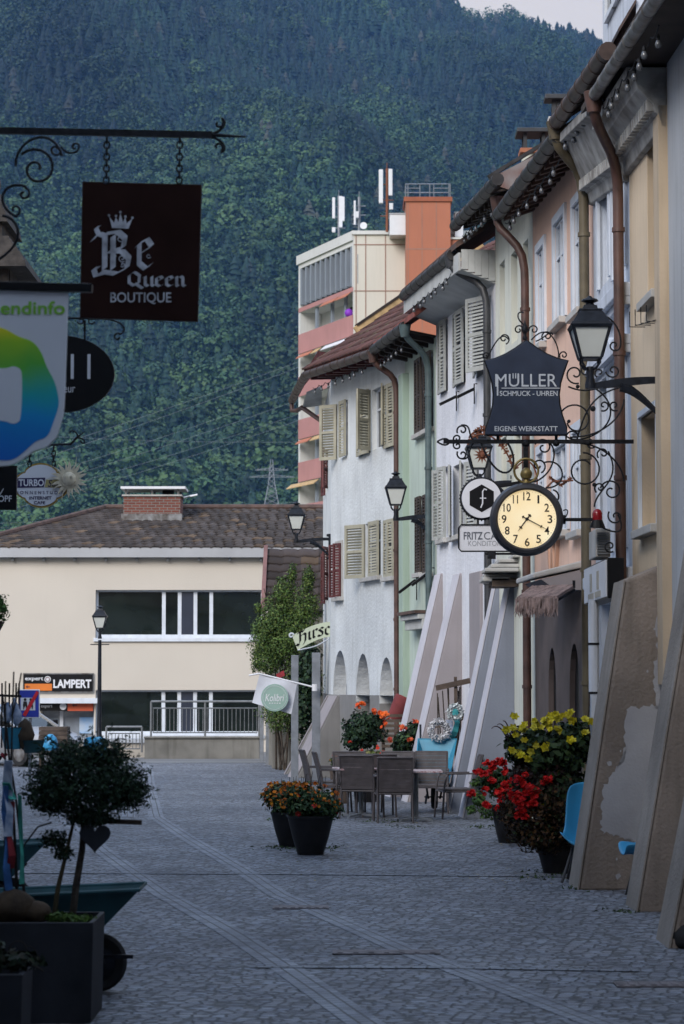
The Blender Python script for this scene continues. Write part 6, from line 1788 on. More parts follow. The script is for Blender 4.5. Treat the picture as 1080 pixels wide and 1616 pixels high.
# orange tower
x0, x1 = P(640,0,158).x, P(710,0,158).x; zo = P(0,318,158).z
tw = thing('stair_tower', 'terracotta clad stair tower with a railing on top of the apartment block', 'tower', ((x0+x1)/2, 159.5, 0))
mb = MB(); mb.box(x0, x1, 158, 161, 0, zo); mk('cladding', mb, M['orange'], tw, w=True)
mb = MB(); mb.box(x0-.12, x1+.12, 157.9, 161.1, zo, zo+.3); mk('cap', mb, mat('terracotta_cap', (.30,.09,.045), .8, .1), tw, w=True)
mb = MB()
for f_ in (.0,.05,.36,.68): x = x0+(x1-x0)*f_; mb.box(x-.02+.01, x+.03, 157.985, 158.02, 2, zo-.01)
for py in (393, 470): z = P(0,py,158).z; mb.box(x0+.01, x1-.01, 157.99, 158.02, z-.03, z+.03)
mk('joints', mb, M['joint'], tw, w=True)
mb = MB(); zt3 = P(0,290,158).z
for f_ in (0,.05,.32,.54,.63,.97,1): x = x0+(x1-x0)*f_; mb.tube([(x,158.1,zo+.3),(x,158.1,zt3)], .035, 5)
mb.tube([(x0,158.1,zt3),(x1,158.1,zt3)], .035, 5); mb.tube([(x0,158.1,zt3-.28),(x0+(x1-x0)*.32,158.1,zt3-.28)], .03, 5); mb.tube([(x0+(x1-x0)*.63,158.1,zt3-.28),(x1,158.1,zt3-.28)], .03, 5)
mb.tube([(x0,160.9,zt3),(x1,160.9,zt3)], .035, 5); mb.tube([(x0,158.1,zt3),(x0,160.9,zt3)], .035, 5); mb.tube([(x1,158.1,zt3),(x1,160.9,zt3)], .035, 5); mk('railing', mb, M['steel'], tw, w=True)
x2 = P(740,0,158.5).x; mb = MB(); mb.box(x1+.01, x2, 158.4, 161, 0, P(0,376,158).z); mk('annex', mb, M['orange'], tw, w=True)
mb = MB(); mb.box(x1+.005, x2, 158.3, 161, P(0,376,158).z, P(0,373,158).z); mk('annex_cap', mb, M['pwhite'], tw, w=True)
def roofbox(label, a, b, y0, y1, d):
    t = thing('roof_cabinet', label, 'roof cabinet', ((P(a,0,d).x+P(b,0,d).x)/2, d+.8, P(0,y1,d).z))
    mb = MB(); mb.box(P(a,0,d).x, P(b,0,d).x, d, d+1.6, P(0,y1,d).z, P(0,y0,d).z); mk('case', mb, M['whitepaint'], t, w=True, bevel=.03)
    mb = MB(); mb.box(P(a,0,d).x-.05, P(b,0,d).x+.05, d-.05, d+1.65, P(0,y0,d).z, P(0,y0,d).z+.07); mk('lid', mb, M['fascia'], t, w=True)
roofbox('white equipment cabinet on the flat roof left of the terracotta tower', 615, 640, 338, 371, 158.6)
roofbox('white cabinet right of the terracotta tower behind the gutter', 717, 730, 336, 374, 159.0)
def mast(label, px, y0, y1, d, panels, dish=None, m_=None):
    o = P(px, y1, d); t = thing('antenna_mast', label, 'antenna', o, 0, 'mobile phone antennas on the apartment roof')
    mb = MB(); mb.tube([o, P(px, y0, d)], .09, 8); mb.tube([P(px,y0,d), P(px,y0-9,d)], .025, 5)
    for f_ in (.25,.5,.75): z = o.z+(P(px,y0,d).z-o.z)*f_; mb.tube([(o.x-.45,d,z),(o.x+.45,d,z)], .035, 5)
    mk('pole', mb, m_ or M['steel'], t, w=True)
    for (dx, a, b, w_) in panels:
        mb = MB(); x = P(px+dx,0,d).x; mb.box(x-w_, x+w_, d-.35, d-.15, P(0,b,d).z, P(0,a,d).z); mk('panel_antenna', mb, M['whitepaint'], t, w=True, bevel=.03)
    if dish: 
        mb = MB(); c = P(*dish, d-.3); mb.lathe([(.03,.12),(.18,.07),(.24,0)], c, 16, 'y', caps=True); mk('dish', mb, M['whitepaint'], t, w=True)
mast('twin panel antenna mast at the front of the apartment roof', 535, 309, 377, 163, ((-8,313,346,.10),(3,311,360,.12),(7,312,350,.09),(-8,360,368,.12)))
mast('thin antenna mast with a small dish', 567, 311, 368, 161, ((-7,318,356,.07),(-3,335,345,.10)), (574,356))
mast('tallest antenna mast with a rusty pole beside the terracotta tower', 611, 266, 366, 159.5, ((-10,269,322,.14),(5,268,310,.13),(6,322,332,.13)), None, M['rust'])
pb = MB(); pb.lathe([(.05,-.3),(.22,-.2),(.3,0),(.22,.2),(.05,.3)], P(551,494,161.2), 14); solo('paper_lantern', 'violet round lantern hanging in the top balcony of the apartment block', 'lantern', pb, mat('violet_paper', (.22,.03,.50), .6, .05), smooth=60)

# ================================================================== pylon and wires across the valley
DP = 1120.0
def py_(x, y): return P(x, y, DP)
tp = thing('transmission_tower', 'grey lattice power pylon at the foot of the forest', 'pylon', py_(429, 806))
mb = MB(); r_ = .16
for sx in (-1, 1):
    for sy in (-1, 1):
        mb.tube([py_(429+sx*13,806)+Vector((0,sy*3.6,0)), py_(429+sx*5,764)+Vector((0,sy*1.4,0)), py_(429+sx*1.5,725)+Vector((0,sy*.4,0))], r_, 4)
lev = [806,796,787,779,772,764,756,748,740,732]
hw = lambda y: 13 - 8*(806-y)/42 if y > 764 else 5 - 3.5*(764-y)/39
for a_, b_ in zip(lev[:-1], lev[1:]):
    for sy in (-1, 1):
        oy = Vector((0, sy*hw(a_)*.28, 0)); mb.tube([py_(429-hw(a_),a_)+oy, py_(429+hw(b_),b_)+oy], r_*.6, 4); mb.tube([py_(429+hw(a_),a_)+oy, py_(429-hw(b_),b_)+oy], r_*.6, 4)
mk('lattice', mb, M['steel'], tp, w=True)
mb = MB()
for y, w_ in ((752,36),(741,26)):
    mb.tube([py_(429-w_,y+1), py_(429,y-3), py_(429+w_,y+1)], r_*.8, 4); mb.tube([py_(429-w_,y+1), py_(429+w_,y+1)], r_*.8, 4)
    for k in range(-4, 5): mb.tube([py_(429+w_*k/4.5,y+1), py_(429+w_*(k+.5)/4.5,y-2)], r_*.5, 4)
mk('cross_arm', mb, M['steel'], tp, w=True)
M['wire'] = mat('pale_power_wire', (.34,.36,.38), .5, .05, metal=.3)
for i, (p, q, lab) in enumerate((((60,688),(520,697),'nearly level wire across the valley'),((-20,738),(520,553),'steep upper wire rising to the right'),((-20,752),(520,561),'steep second wire just under the upper one'),((60,752),(520,597),'rising wire in the middle of the fan'),((90,757),(520,613),'second rising wire in the middle of the fan'),
        ((90,770),(520,637),'lower rising wire of the fan'),((100,781),(520,646),'lowest steep wire of the fan'),((-20,827),(520,787),'flat wire low over the tiled roof'),((-20,834),(520,797),'lowest flat wire over the tiled roof'))):
    A_, B_ = P(p[0], p[1], 300), P(q[0], q[1], 330); dv = (B_-A_)
    A2_, B2_ = A_ - dv*1.0, B_ + dv*1.0
    mb = MB(); n = 24
    mb.tube([A2_.lerp(B2_, k/n) + Vector((0,0,-3.2*(1-(2*k/n-1)**2)+2.85)) for k in range(n+1)], .014, 5)
    solo('power_line', lab + ' before the forest', 'power line', mb, M['wire'], group='power lines crossing the valley')
# arm of a street light beyond the roof
mb = MB(); a = P(288,785,84); mb.tube([P(250,830,84), P(268,800,84), P(288,786,84), P(300,783,84)], [.05,.05,.04,.03], 8); o = P(303,782,84)
t = thing('street_light', 'curved street light arm with a white head behind the brick chimney', 'street light', P(250,830,84)); mk('arm', mb, M['steel'], t, w=True)
mb = MB(); mb.hexa([P(298,782,84),P(312,779,84),P(312,779,84.3),P(298,782,84.3)], [P(298,785,84),P(312,782,84),P(312,782,84.3),P(298,785,84.3)]); mk('head', mb, M['whitepaint'], t, w=True, bevel=.02)
# ================================================================== plants
def leaf_cloud(blobs, n, size, cols, flat=0.5, shell=0.55, asp=0.55, up=0.25):
    """many small folded leaves spread through ellipsoids; blobs: (c, (rx, ry, rz), weight)"""
    w = np.array([b[2] for b in blobs], float); w /= w.sum()
    V = np.empty((n, 4, 3), np.float32); Cc = np.empty((n, 3), np.float32)
    ch = RNG.choice(len(blobs), n, p=w)
    d = RNG.normal(size=(n, 3)); d /= np.linalg.norm(d, axis=1)[:, None]
    rad = RNG.uniform(shell**3, 1, n)**(1/3) * (1 + .10*RNG.normal(size=n))
    cen = np.array([b[0] for b in blobs])[ch]; ra = np.array([b[1] for b in blobs])[ch]
    # uneven outline: push lobes in and out
    lob = 1 + .16*np.sin(d[:,0]*5+ch)*np.sin(d[:,2]*6+1.7*ch) + .10*np.sin(d[:,1]*11+d[:,2]*9)
    c = cen + d*ra*(rad*lob)[:, None]
    a = d + RNG.normal(size=(n, 3))*flat; a[:,2] += up; a /= np.linalg.norm(a, axis=1)[:, None]
    t = np.cross(a, RNG.normal(size=(n, 3))); t /= np.linalg.norm(t, axis=1)[:, None]
    b = np.cross(a, t)
    s = size*RNG.uniform(.6, 1.35, n)[:, None]
    V[:,0] = c - t*s; V[:,1] = c + b*s*asp + a*s*.18; V[:,2] = c + t*s; V[:,3] = c - b*s*asp + a*s*.18
    cols = np.array(cols); k = RNG.integers(0, len(cols), n)
    Cc = cols[k]*RNG.uniform(.65, 1.35, n)[:, None]
    F = np.arange(n*4).reshape(n, 4)
    F = np.concatenate([F[:, [0,1,2]], F[:, [0,2,3]]]); Cc = np.concatenate([Cc, Cc])
    return V.reshape(-1, 3), F, Cc
def foliage(root, blobs, n, size, cols, name='foliage', **k):
    V, F, Cc = leaf_cloud(blobs, n, size, cols, **k)
    return mesh_np(name, V, F, M['foliage'], root, col=Cc)
def blossoms(root, pts, r, cols, name='blossoms', petals=6, layers=2, dirn=None):
    V, F, Cc = [], [], []
    for p in pts:
        p = np.array(p); ax = RNG.normal(size=3)*.5 + (np.array(dirn) if dirn is not None else np.array((0,-.6,.7))); ax /= np.linalg.norm(ax)
        t = np.cross(ax, RNG.normal(size=3)); t /= np.linalg.norm(t); b = np.cross(ax, t)
        rr_ = r*RNG.uniform(.7, 1.25); c0 = np.array(cols[RNG.integers(0, len(cols))])*RNG.uniform(.75, 1.2)
        for l in range(layers):
            for k in range(petals):
                a = 2*PI*(k + .5*l)/petals; u = t*math.cos(a) + b*math.sin(a); v = -t*math.sin(a) + b*math.cos(a)
                q = rr_*(1 - .35*l); o = len(V); lift = ax*q*(.25 + .4*l)
                V += [p, p + u*q*.6 + v*q*.38 + lift*.6, p + u*q + lift, p + u*q*.6 - v*q*.38 + lift*.6]
                F += [(o,o+1,o+2), (o,o+2,o+3)]; c = c0*RNG.uniform(.8, 1.1); Cc += [c, c]
    return mesh_np(name, V, F, M['petal'], root, col=np.clip(np.array(Cc), 0, 1))
def on_blob(c, r, n, lo=-.2, front=True):
    out = []
    while len(out) < n:
        d = RNG.normal(size=3); d /= np.linalg.norm(d)
        if d[2] < lo or (front and d[1] > .45): continue
        out.append((c[0]+d[0]*r[0]*1.03, c[1]+d[1]*r[1]*1.03, c[2]+d[2]*r[2]*1.03))
    return out
def stems(root, lines, r0_, r1_, m, name='stem'):
    mb = MB()
    for l in lines:
        n = len(l); mb.tube(l, [r0_ + (r1_-r0_)*i/(n-1) for i in range(n)], 6)
    return mk(name, mb, m, root)
def pot(root, r0_, r1_, h, m, n=24, z0=0.0):
    mb = MB(); mb.lathe([(r0_,z0),(r0_*1.02,z0+.02),(r0_+(r1_-r0_)*.5,z0+h*.45),(r1_,z0+h),(r1_*1.03,z0+h+.004),(r1_*1.03,z0+h+.03),(r1_*.93,z0+h+.03),(r1_*.9,z0+h-.04)], (0,0,0), n); mk('pot', mb, m, root, smooth=35)
    mb = MB(); mb.lathe([(r1_*.91,z0+h-.045),(r1_*.91,z0+h-.03)], (0,0,0), n); mk('soil', mb, M['soil'], root)

GREEN = [(.030,.065,.022),(.045,.085,.028),(.022,.05,.020),(.06,.10,.035)]
DARKG = [(.012,.030,.016),(.018,.042,.020),(.010,.024,.014),(.026,.055,.022)]
ORA = [(.62,.19,.01),(.68,.28,.02),(.55,.13,.012)]

# two black pots with orange flowers
for i, (px, py, hx, lab, sc_) in enumerate(((490,1350,0,'front black pot overflowing with small orange blossoms, standing on the setts',1.0),(459,1337,0,'rear one of two black pots with orange blossoms, half behind the other',.92))):
    g = G(px, py); t = thing('flower_pot', lab, 'flower pot', (g.x, g.y+.16, 0), 0, 'black pots with orange flowers')
    pot(t, .155*sc_, .27*sc_, .43*sc_, M['potblack'])
    bl = [((0,0,.60*sc_),(.33*sc_,.30,.20),3),((-.16,0,.68*sc_),(.20,.2,.15),1),((.18,-.05,.55),(.20,.2,.14),1)]
    foliage(t, bl, 2600, .028, GREEN, up=.3)
    pts_ = on_blob((0,0,.62*sc_),(.34*sc_,.31,.21), 95 if i else 70, -.35) + on_blob((-.16,0,.70*sc_),(.2,.2,.15), 30)
    blossoms(t, pts_, .026, ORA); blossoms(t, on_blob((0,0,.58*sc_),(.34,.31,.2), 5, -.6), .034, [(.45,.03,.02)], 'red_blossoms')
    stems(t, [[(random.uniform(-.1,.1),random.uniform(-.1,.1),.4), (x:=random.uniform(-.3,.3), y:=random.uniform(-.2,.2), .6), (x*1.25, y*1.2, .88+random.uniform(-.1,.06))] for _ in range(14)], .006, .003, M['twig'])

# big right hand planting: yellow trumpets over a dark trailing pot
g = G(886, 1380); yt = thing('flower_pot', 'large pot of yellow trumpet flowers and dark trailing leaves beside the tan buttress', 'flower pot', (g.x, g.y+.25, 0))
sR = FPX/(g.y+.25); o = Vector((g.x, g.y+.25, 0))
def rel(px, py, dy=0.0, base=None):
    b_ = base or yt.location; v = P(px, py, b_[1]+dy); return (v.x-b_[0], dy, v.z)
pot(yt, .17, .29, .52, M['potblack'])
bl = [(rel(868,1190),(.42,.34,.26),4),(rel(905,1170),(.26,.28,.22),2),(rel(828,1180),(.20,.2,.20),1.4),(rel(880,1250),(.34,.32,.3),3)]
foliage(yt, bl, 4200, .045, [(.014,.03,.012),(.022,.045,.016),(.032,.062,.02)], asp=.6)
foliage(yt, [(rel(838,1295,-.16),(.32,.28,.26),2.4),(rel(865,1265,-.2),(.30,.24,.28),2),(rel(855,1325,-.22),(.26,.2,.15),1.3),(rel(893,1290,-.2),(.18,.22,.30),1),(rel(815,1275,-.1),(.2,.2,.2),1)], 5600, .027, [(.060,.032,.016),(.090,.046,.018),(.035,.022,.015),(.030,.042,.016),(.028,.018,.014)], name='trailing_leaves', up=-.3)
foliage(yt, [(rel(835,1225,-.1),(.22,.2,.2),2),(rel(870,1225,-.15),(.2,.1,.2),2)], 1300, .03, [(.03,.016,.018),(.045,.022,.02),(.02,.02,.015)], name='purple_leaves', up=-.1)
yp = [rel(*p, -.26) for p in ((895,1128),(885,1131),(878,1134),(860,1138),(846,1142),(868,1150),(882,1152),(853,1146),(815,1158),(817,1189),(808,1184),(846,1176),(829,1167),(868,1178),(932,1138),(945,1150),(856,1268),(823,1192),(800,1152),(838,1185),(902,1126),(872,1131))]
V, F, Cc = [], [], []
blossoms(yt, [(p[0]+random.uniform(-.02,.02), p[1]+random.uniform(-.05,.1), p[2]+random.uniform(-.015,.015)) for p in yp + [rel(RNG.uniform(808,940), RNG.uniform(1126,1200), -.3) for _ in range(16)] for _ in range(3)], .046, [(.55,.48,.02),(.60,.54,.05),(.48,.40,.015)], petals=5, layers=3, dirn=(-.2,-.9,.25))
gl = []
for k in range(5):
    a0_ = rel(812, 1190, -.1); e_ = rel(776+9*k, 1150-6*(k%3), -.15); m_ = rel(790+6*k, 1133, -.12)
    gl.append(bez([a0_, m_, e_], 10))
stems(yt, gl, .012, .004, mat('purple_grass', (.055,.02,.028), .7, .2), 'grass_plume')
# red geraniums
g = G(812, 1332); rg = thing('flower_pot', 'pot of red geraniums with pale green trailing leaves beside the yellow flowers', 'flower pot', (g.x, g.y+.3, 0))
rl2 = lambda px, py, dy=0.0: rel(px, py, dy, rg.location)
pot(rg, .18, .27, .44, M['potblack'])
foliage(rg, [(rl2(800,1240),(.26,.24,.22),3),(rl2(775,1228),(.16,.2,.16),1.5),(rl2(820,1250),(.25,.2,.25),2)], 1900, .032, [(.03,.065,.02),(.05,.10,.03),(.022,.05,.018)])
foliage(rg, [(rl2(757,1262),(.09,.08,.12),1),(rl2(770,1280),(.12,.1,.1),1),(rl2(745,1278),(.08,.06,.06),.6),(rl2(750,1235),(.07,.06,.06),.5)], 520, .026, [(.10,.19,.05),(.13,.22,.07),(.07,.14,.04)], name='trailing_leaves')
rp_ = [(753,1219),(770,1203),(790,1201),(795,1203),(778,1210),(766,1221),(800,1218),(744,1252),(766,1247),(785,1253),(798,1239),(818,1228),(828,1223),(822,1232),(808,1253),(822,1255),(832,1250),(815,1252),(838,1242),(820,1273),(834,1268),(826,1280),(769,1270),(860,1232),(866,1230),(783,1205),(842,1268)]
blossoms(rg, [tuple(np.array(rl2(x+random.uniform(-4,4), y+random.uniform(-3,3), -.24)) + RNG.normal(size=3)*.012) for x, y in [q for q in rp_ if q[0] < 806] + [(805,1245),(812,1262),(828,1240),(836,1252),(845,1258),(826,1262),(818,1285),(806,1232),(792,1262),(790,1246),(776,1232),(786,1275)] for _ in range(16)], .033, [(.60,.012,.014),(.70,.022,.018),(.46,.008,.012)], petals=5, layers=2)

blossoms(yt, [tuple(np.array(rel(x+random.uniform(-4,4), y+random.uniform(-3,3), -.40)) + RNG.normal(size=3)*.012) for x, y in [q for q in rp_ if q[0] >= 806] + [(812,1262),(828,1243),(836,1252),(845,1258),(826,1262),(818,1285),(848,1246),(830,1290),(840,1268)] for _ in range(14)], .027, [(.60,.012,.014),(.70,.022,.018),(.46,.008,.012)], 'red_blossoms', petals=5, layers=2)
# potted bushes behind the cafe tables
g = G(578, 1262); t = thing('flower_pot', 'round bushy plant with orange gerbera flowers on a tall pot behind the cafe chairs', 'flower pot', (g.x, 41.5, 0))
rb = lambda px, py, dy=0.0: rel(px, py, dy, t.location)
mb = MB(); zt_ = rb(575,1190)[2]; mb.lathe([(.16,0),(.2,.1),(.24,zt_)], (0,0,0), 18); mk('pot', mb, M['potblack'], t, smooth=40)
foliage(t, [(rb(575,1152),(.33,.3,.30),3),(rb(560,1165),(.2,.2,.2),1),(rb(592,1140),(.16,.2,.2),1)], 2600, .045, DARKG)
foliage(t, [(rb(550,1192,-.1),(.25,.15,.06),1),(rb(585,1190,-.1),(.28,.15,.06),1)], 700, .03, [(.16,.18,.06),(.10,.14,.04),(.22,.2,.08)], name='edging_leaves')
blossoms(t, [tuple(np.array(rb(x, y, -.25)) + RNG.normal(size=3)*.02) for x, y in ((566,1115),(569,1112),(572,1110),(589,1124),(600,1127),(606,1130),(608,1136),(605,1144),(603,1126),(610,1128)) for _ in range(3)], .05, [(.72,.13,.02),(.65,.09,.02)], petals=8)
blossoms(t, [tuple(np.array(rb(x, y, -.3)) + RNG.normal(size=3)*.015) for x, y in ((534,1192),(553,1172),(594,1178),(573,1184),(604,1187),(534,1198)) for _ in range(3)], .035, [(.5,.04,.02)], 'low_blossoms')
g = G(645, 1258); t = thing('flower_pot', 'leggy potted shrub with glossy leaves and orange blooms left of the turquoise barrow', 'flower pot', (g.x, 42.3, 0))
pot(t, .15, .2, .35, M['potblack'])
foliage(t, [(rb(640,1170),(.22,.2,.16),2),(rb(650,1155),(.16,.2,.14),1),(rb(632,1180),(.16,.16,.12),1),(rb(658,1145),(.08,.1,.06),.5),(rb(664,1165),(.06,.08,.06),.4),(rb(648,1195),(.1,.1,.1),.6)], 1300, .05, DARKG+GREEN, asp=.4)
blossoms(t, [tuple(np.array(rb(x, y, -.2)) + RNG.normal(size=3)*.02) for x, y in ((657,1140),(655,1138),(637,1147),(645,1166),(634,1150),(616,1168)) for _ in range(3)], .045, [(.68,.14,.05),(.55,.06,.03)], petals=7)
stems(t, [[(0,0,.3),rb(642,1190),rb(658,1145)],[(0,0,.3),rb(655,1185),rb(668,1150)],[(0,0,.3),rb(660,1195),rb(670,1162)],[(0,0,.3),rb(640,1170),rb(637,1150)]], .012, .005, M['bark'])
g = G(538, 1255); t = thing('flower_pot', 'small pot of mixed flowers at the left end of the cafe chairs', 'flower pot', (g.x, 41.0, 0))
rb2 = lambda px, py, dy=0.0: rel(px, py, dy, t.location)
mb = MB(); mb.lathe([(.13,0),(.19,rb2(540,1215)[2])], (0,0,0), 16); mk('pot', mb, M['wood'], t, smooth=40)
foliage(t, [(rb2(535,1202),(.15,.12,.10),1)], 500, .03, GREEN+[(.16,.18,.06)]); blossoms(t, on_blob(rb2(535,1200),(.15,.12,.1), 12), .03, [(.55,.06,.03),(.6,.2,.04)])

# ================================================================== cafe furniture
def make_chair():
    t = thing('rattan_chair', '', 'chair')
    mb = MB(); pts_ = [(-.26,-.24),(.26,-.24),(.25,.24),(-.25,.24)]
    mb.hexa([(x,y,.415) for x,y in pts_],[(x,y,.45) for x,y in pts_]); mk('seat', mb, M['rattan'], t, bevel=.012)
    mb = MB()
    for i in range(9):
        z0, z1 = .44+.055*i, .44+.055*(i+1)-.0025; y0, y1 = .235+.10*(i/9)**1.3, .235+.10*((i+1)/9)**1.3
        mb.hexa([(-.235,y0,z0),(.235,y0,z0),(.235,y1,z1),(-.235,y1,z1)],[(-.235,y0+.028,z0),(.235,y0+.028,z0),(.235,y1+.028,z1),(-.235,y1+.028,z1)])
    mk('backrest', mb, M['rattan'], t)
    for s in (-1, 1):
        mb = MB(); mb.tube(bez([(s*.28,-.27,0),(s*.275,-.24,.35),(s*.275,-.25,.66),(s*.275,-.16,.665)], 8), .016, 8); mk('leg', mb, M['rattan'], t, smooth=50)
        mb = MB(); mb.tube([(s*.255,.36,0),(s*.25,.25,.40),(s*.25,.25,.46),(s*.25,.29,.70),(s*.25,.36,.945)], .016, 8); mk('leg', mb, M['rattan'], t, smooth=50)
        mb = MB(); mb.bar((s*.275,-.20,.668), (s*.262,.29,.672), .045, .022); mk('armrest', mb, M['rattan'], t, bevel=.006)
    mb = MB(); mb.tube([(-.25,.25,.415),(.25,.25,.415)], .014, 6); mb.tube([(-.27,-.24,.405),(.27,-.24,.405)], .014, 6); mb.tube([(-.25,.36,.94),(.25,.36,.94)], .016, 8)
    for s in (-1, 1): mb.tube([(s*.27,-.24,.405),(s*.25,.25,.405)], .014, 6)
    mk('frame', mb, M['rattan'], t, smooth=50)
    return t
chair0 = make_chair()
CH = 'rattan chairs around the cafe tables'
spots = [(622,1297,R(182),'rattan armchair with its back to the street, in front of the pale edged table'),
         (571,1291,R(166),'rattan armchair turned slightly, beside the one with its back to the street'),
         (532,1283,R(97),'rattan armchair seen from the side, nearer of the two facing right'),
         (511,1276,R(100),'rattan armchair seen from the side, half behind the steel post'),
         (680,1283,R(-4),'rattan armchair facing the street in front of the turquoise barrow'),
         (720,1291,R(-80),'rattan armchair seen from the side, facing left beside the red geraniums'),
         (556,1284,R(8),'rattan armchair behind the left table, below the orange gerberas'),
         (627,1284,R(-3),'rattan armchair behind the left table, below the leggy shrub'),
         (595,1288,R(186),'rattan armchair between the two tables, mostly hidden by another chair')]
for i, (px, py, rz, lab) in enumerate(spots):
    g = G(px, py)
    if i == 0: chair0.location = (g.x, g.y, 0); chair0.rotation_euler = (0,0,rz); tag(chair0, lab, None, CH)
    else: dup(chair0, (g.x, g.y, 0), rz, lab)
def make_table(m):
    t = thing('cafe_table', '', 'table')
    mb = MB(); mb.box(-.38,.38,-.38,.38,.715,.745); mk('tabletop', mb, m, t, bevel=.008)
    mb = MB(); mb.lathe([(.035,.03),(.035,.70),(.09,.714)], (0,0,0), 12); mk('column', mb, M['railing'], t, smooth=40)
    for k in range(4):
        a = PI/4+PI/2*k; mb = MB(); mb.bar((0,0,.05),(.33*math.cos(a),.33*math.sin(a),.028),.05,.03); mb.lathe([(.022,0),(.022,.02)],(.33*math.cos(a),.33*math.sin(a),0),8); mk('foot', mb, M['steel'], t)
    return t
def dotted():
    m = mat('mosaic_table_top', (.45,.42,.42), .35, .5, 25, .05, 60, var2=(.22,.06,.07)); return m
M['mosaic'] = dotted()
ta = make_table(M['mosaic']); g = G(657, 1296); ta.location = (g.x, g.y, 0); tag(ta, 'cafe table with a speckled pale top between the right hand chairs', None, 'cafe tables')
g = G(570, 1290); dup(ta, (g.x, g.y, 0), R(10), 'cafe table hidden among the left hand chairs')
ab = MB(); g = Vector(ta.location); ab.lathe([(.045,.745),(.05,.775),(.04,.78),(.035,.752)], (g.x-.2,g.y-.1,0), 12); solo('ashtray', 'small glass ashtray on the speckled cafe table', 'ashtray', ab, M['cloth_glass'])

# wooden bench and rolled red cloth by the corner house
g = G(622, 1240); t = thing('slatted_bench', 'stacked weathered wooden slats of a bench behind the flowers', 'bench', (P(620,0,44.5).x, 44.5, 0))
mb = MB()
for k in range(7):
    z = P(0,1180-8*k,44.5).z; mb.box(P(601,0,44.5).x, P(640,0,44.5).x, 44.5+.02*k, 44.53+.02*k, z, z+.055)
mk('backrest', mb, M['wood'], t, w=True)
mb = MB(); mb.box(P(601,0,44.5).x, P(640,0,44.5).x, 44.05, 44.48, .42, .46); mk('seat', mb, M['wood'], t, w=True)
mb = MB()
for x in (P(604,0,44.5).x, P(637,0,44.5).x): mb.box(x-.03,x+.03,44.1,44.16,0,.42); mb.box(x-.03,x+.03,44.56,44.72,0,P(0,1133,44.5).z)
mk('frame', mb, M['wood'], t, w=True)
a, b = P(622,1136,45.2), P(638,1099,45.2)
mb = MB(); pts_ = [a.lerp(b, k/6) for k in range(7)]; mb.tube([p + Vector((0,0,0)) for p in pts_], [.13,.15,.15,.16,.16,.17,.15], 14); pr_ = solo('rolled_cloth', 'rolled dark red cloth propped on the bench beside the brown downpipe', 'rolled cloth', mb, M['redcloth'], smooth=40)

# ================================================================== wheelbarrows
def wheelbarrow(name_label, loc, rz, m_tray, s=1.0, tilt=0.0):
    t = thing('wheelbarrow', name_label, 'wheelbarrow', loc, rz)
    X = Matrix.Rotation(tilt, 4, 'Y')
    mb = MB()
    bot = [(-.68,-.17,.36),(-.02,-.15,.36),(-.02,.15,.36),(-.68,.17,.36)]; top = [(-1.0,-.31,.62),(.29,-.27,.68),(.29,.27,.68),(-1.0,.31,.62)]
    inn = lambda p, q: (p[0]*.985, p[1]*.965, p[2]+.012)
    o = len(mb.v); mb.v += bot + top + [inn(p,0) for p in bot] + [(p[0]*.98-.0, p[1]*.965, p[2]) for p in top]
    mb.f += [(3,2,1,0)] + [(k,(k+1)%4,4+(k+1)%4,4+k) for k in range(4)] + [(8,9,10,11)] + [(8+k,12+k,12+(k+1)%4,8+(k+1)%4) for k in range(4)] + [(4+k,4+(k+1)%4,12+(k+1)%4,12+k) for k in range(4)]
    mk('tray', mb.xf(X), m_tray, t, bevel=.02)
    mb = MB(); mb.tube([Vector(p) for p in top], .014, 8, closed=True); mk('rim', mb.xf(X), m_tray, t)
    mb = MB()
    for s_ in (-1, 1): mb.tube([(-1.35,s_*.30,.66),(-1.0,s_*.28,.50),(-.1,s_*.13,.34),(.04,s_*.10,.22),(.04,s_*.09,.19)], .017, 8); mb.tube([(-.72,s_*.22,.42),(-.75,s_*.24,.02),(-.5,s_*.2,.02),(-.45,s_*.18,.38)], .014, 8)
    mb.tube([(0,-.16,.19),(0,.16,.19)], .012, 8); mb.bar((.02,-.12,.24),(.24,-.12,.24),.03,.025)
    mk('frame', mb.xf(X), M['lampblack'], t, smooth=50)
    mb = MB(); mb.lathe([(.12,-.035),(.17,-.045),(.19,-.02),(.19,.02),(.17,.045),(.12,.035)], (0,0,.19), 28, 'y', caps=False); w = mk('wheel', mb.xf(X), M['tyre'], t, smooth=40)
    mb = MB(); mb.lathe([(.03,-.05),(.125,-.02),(.125,.02),(.03,.05)], (0,0,.19), 20, 'y'); mk('rim_disc', mb.xf(X), M['lampblack'], w, smooth=40)
    return t
g = G(152, 1568)
wheelbarrow('dark teal wheelbarrow with a sloping tray parked behind the anthracite planter', (g.x, g.y+.1, 0), 0, M['teal'])
w3 = wheelbarrow('teal wheelbarrow full of blue and white garden decoration at the left edge', (P(30,0,20.5).x, 20.5, 0), R(8), M['teal'])
# turquoise one leaning against the mauve fin
wb = wheelbarrow('bright turquoise wheelbarrow tipped up among wreaths and dry stems', (P(684,0,38.7).x, 38.9, .05), R(-97), M['turq'], 1.0, R(33))

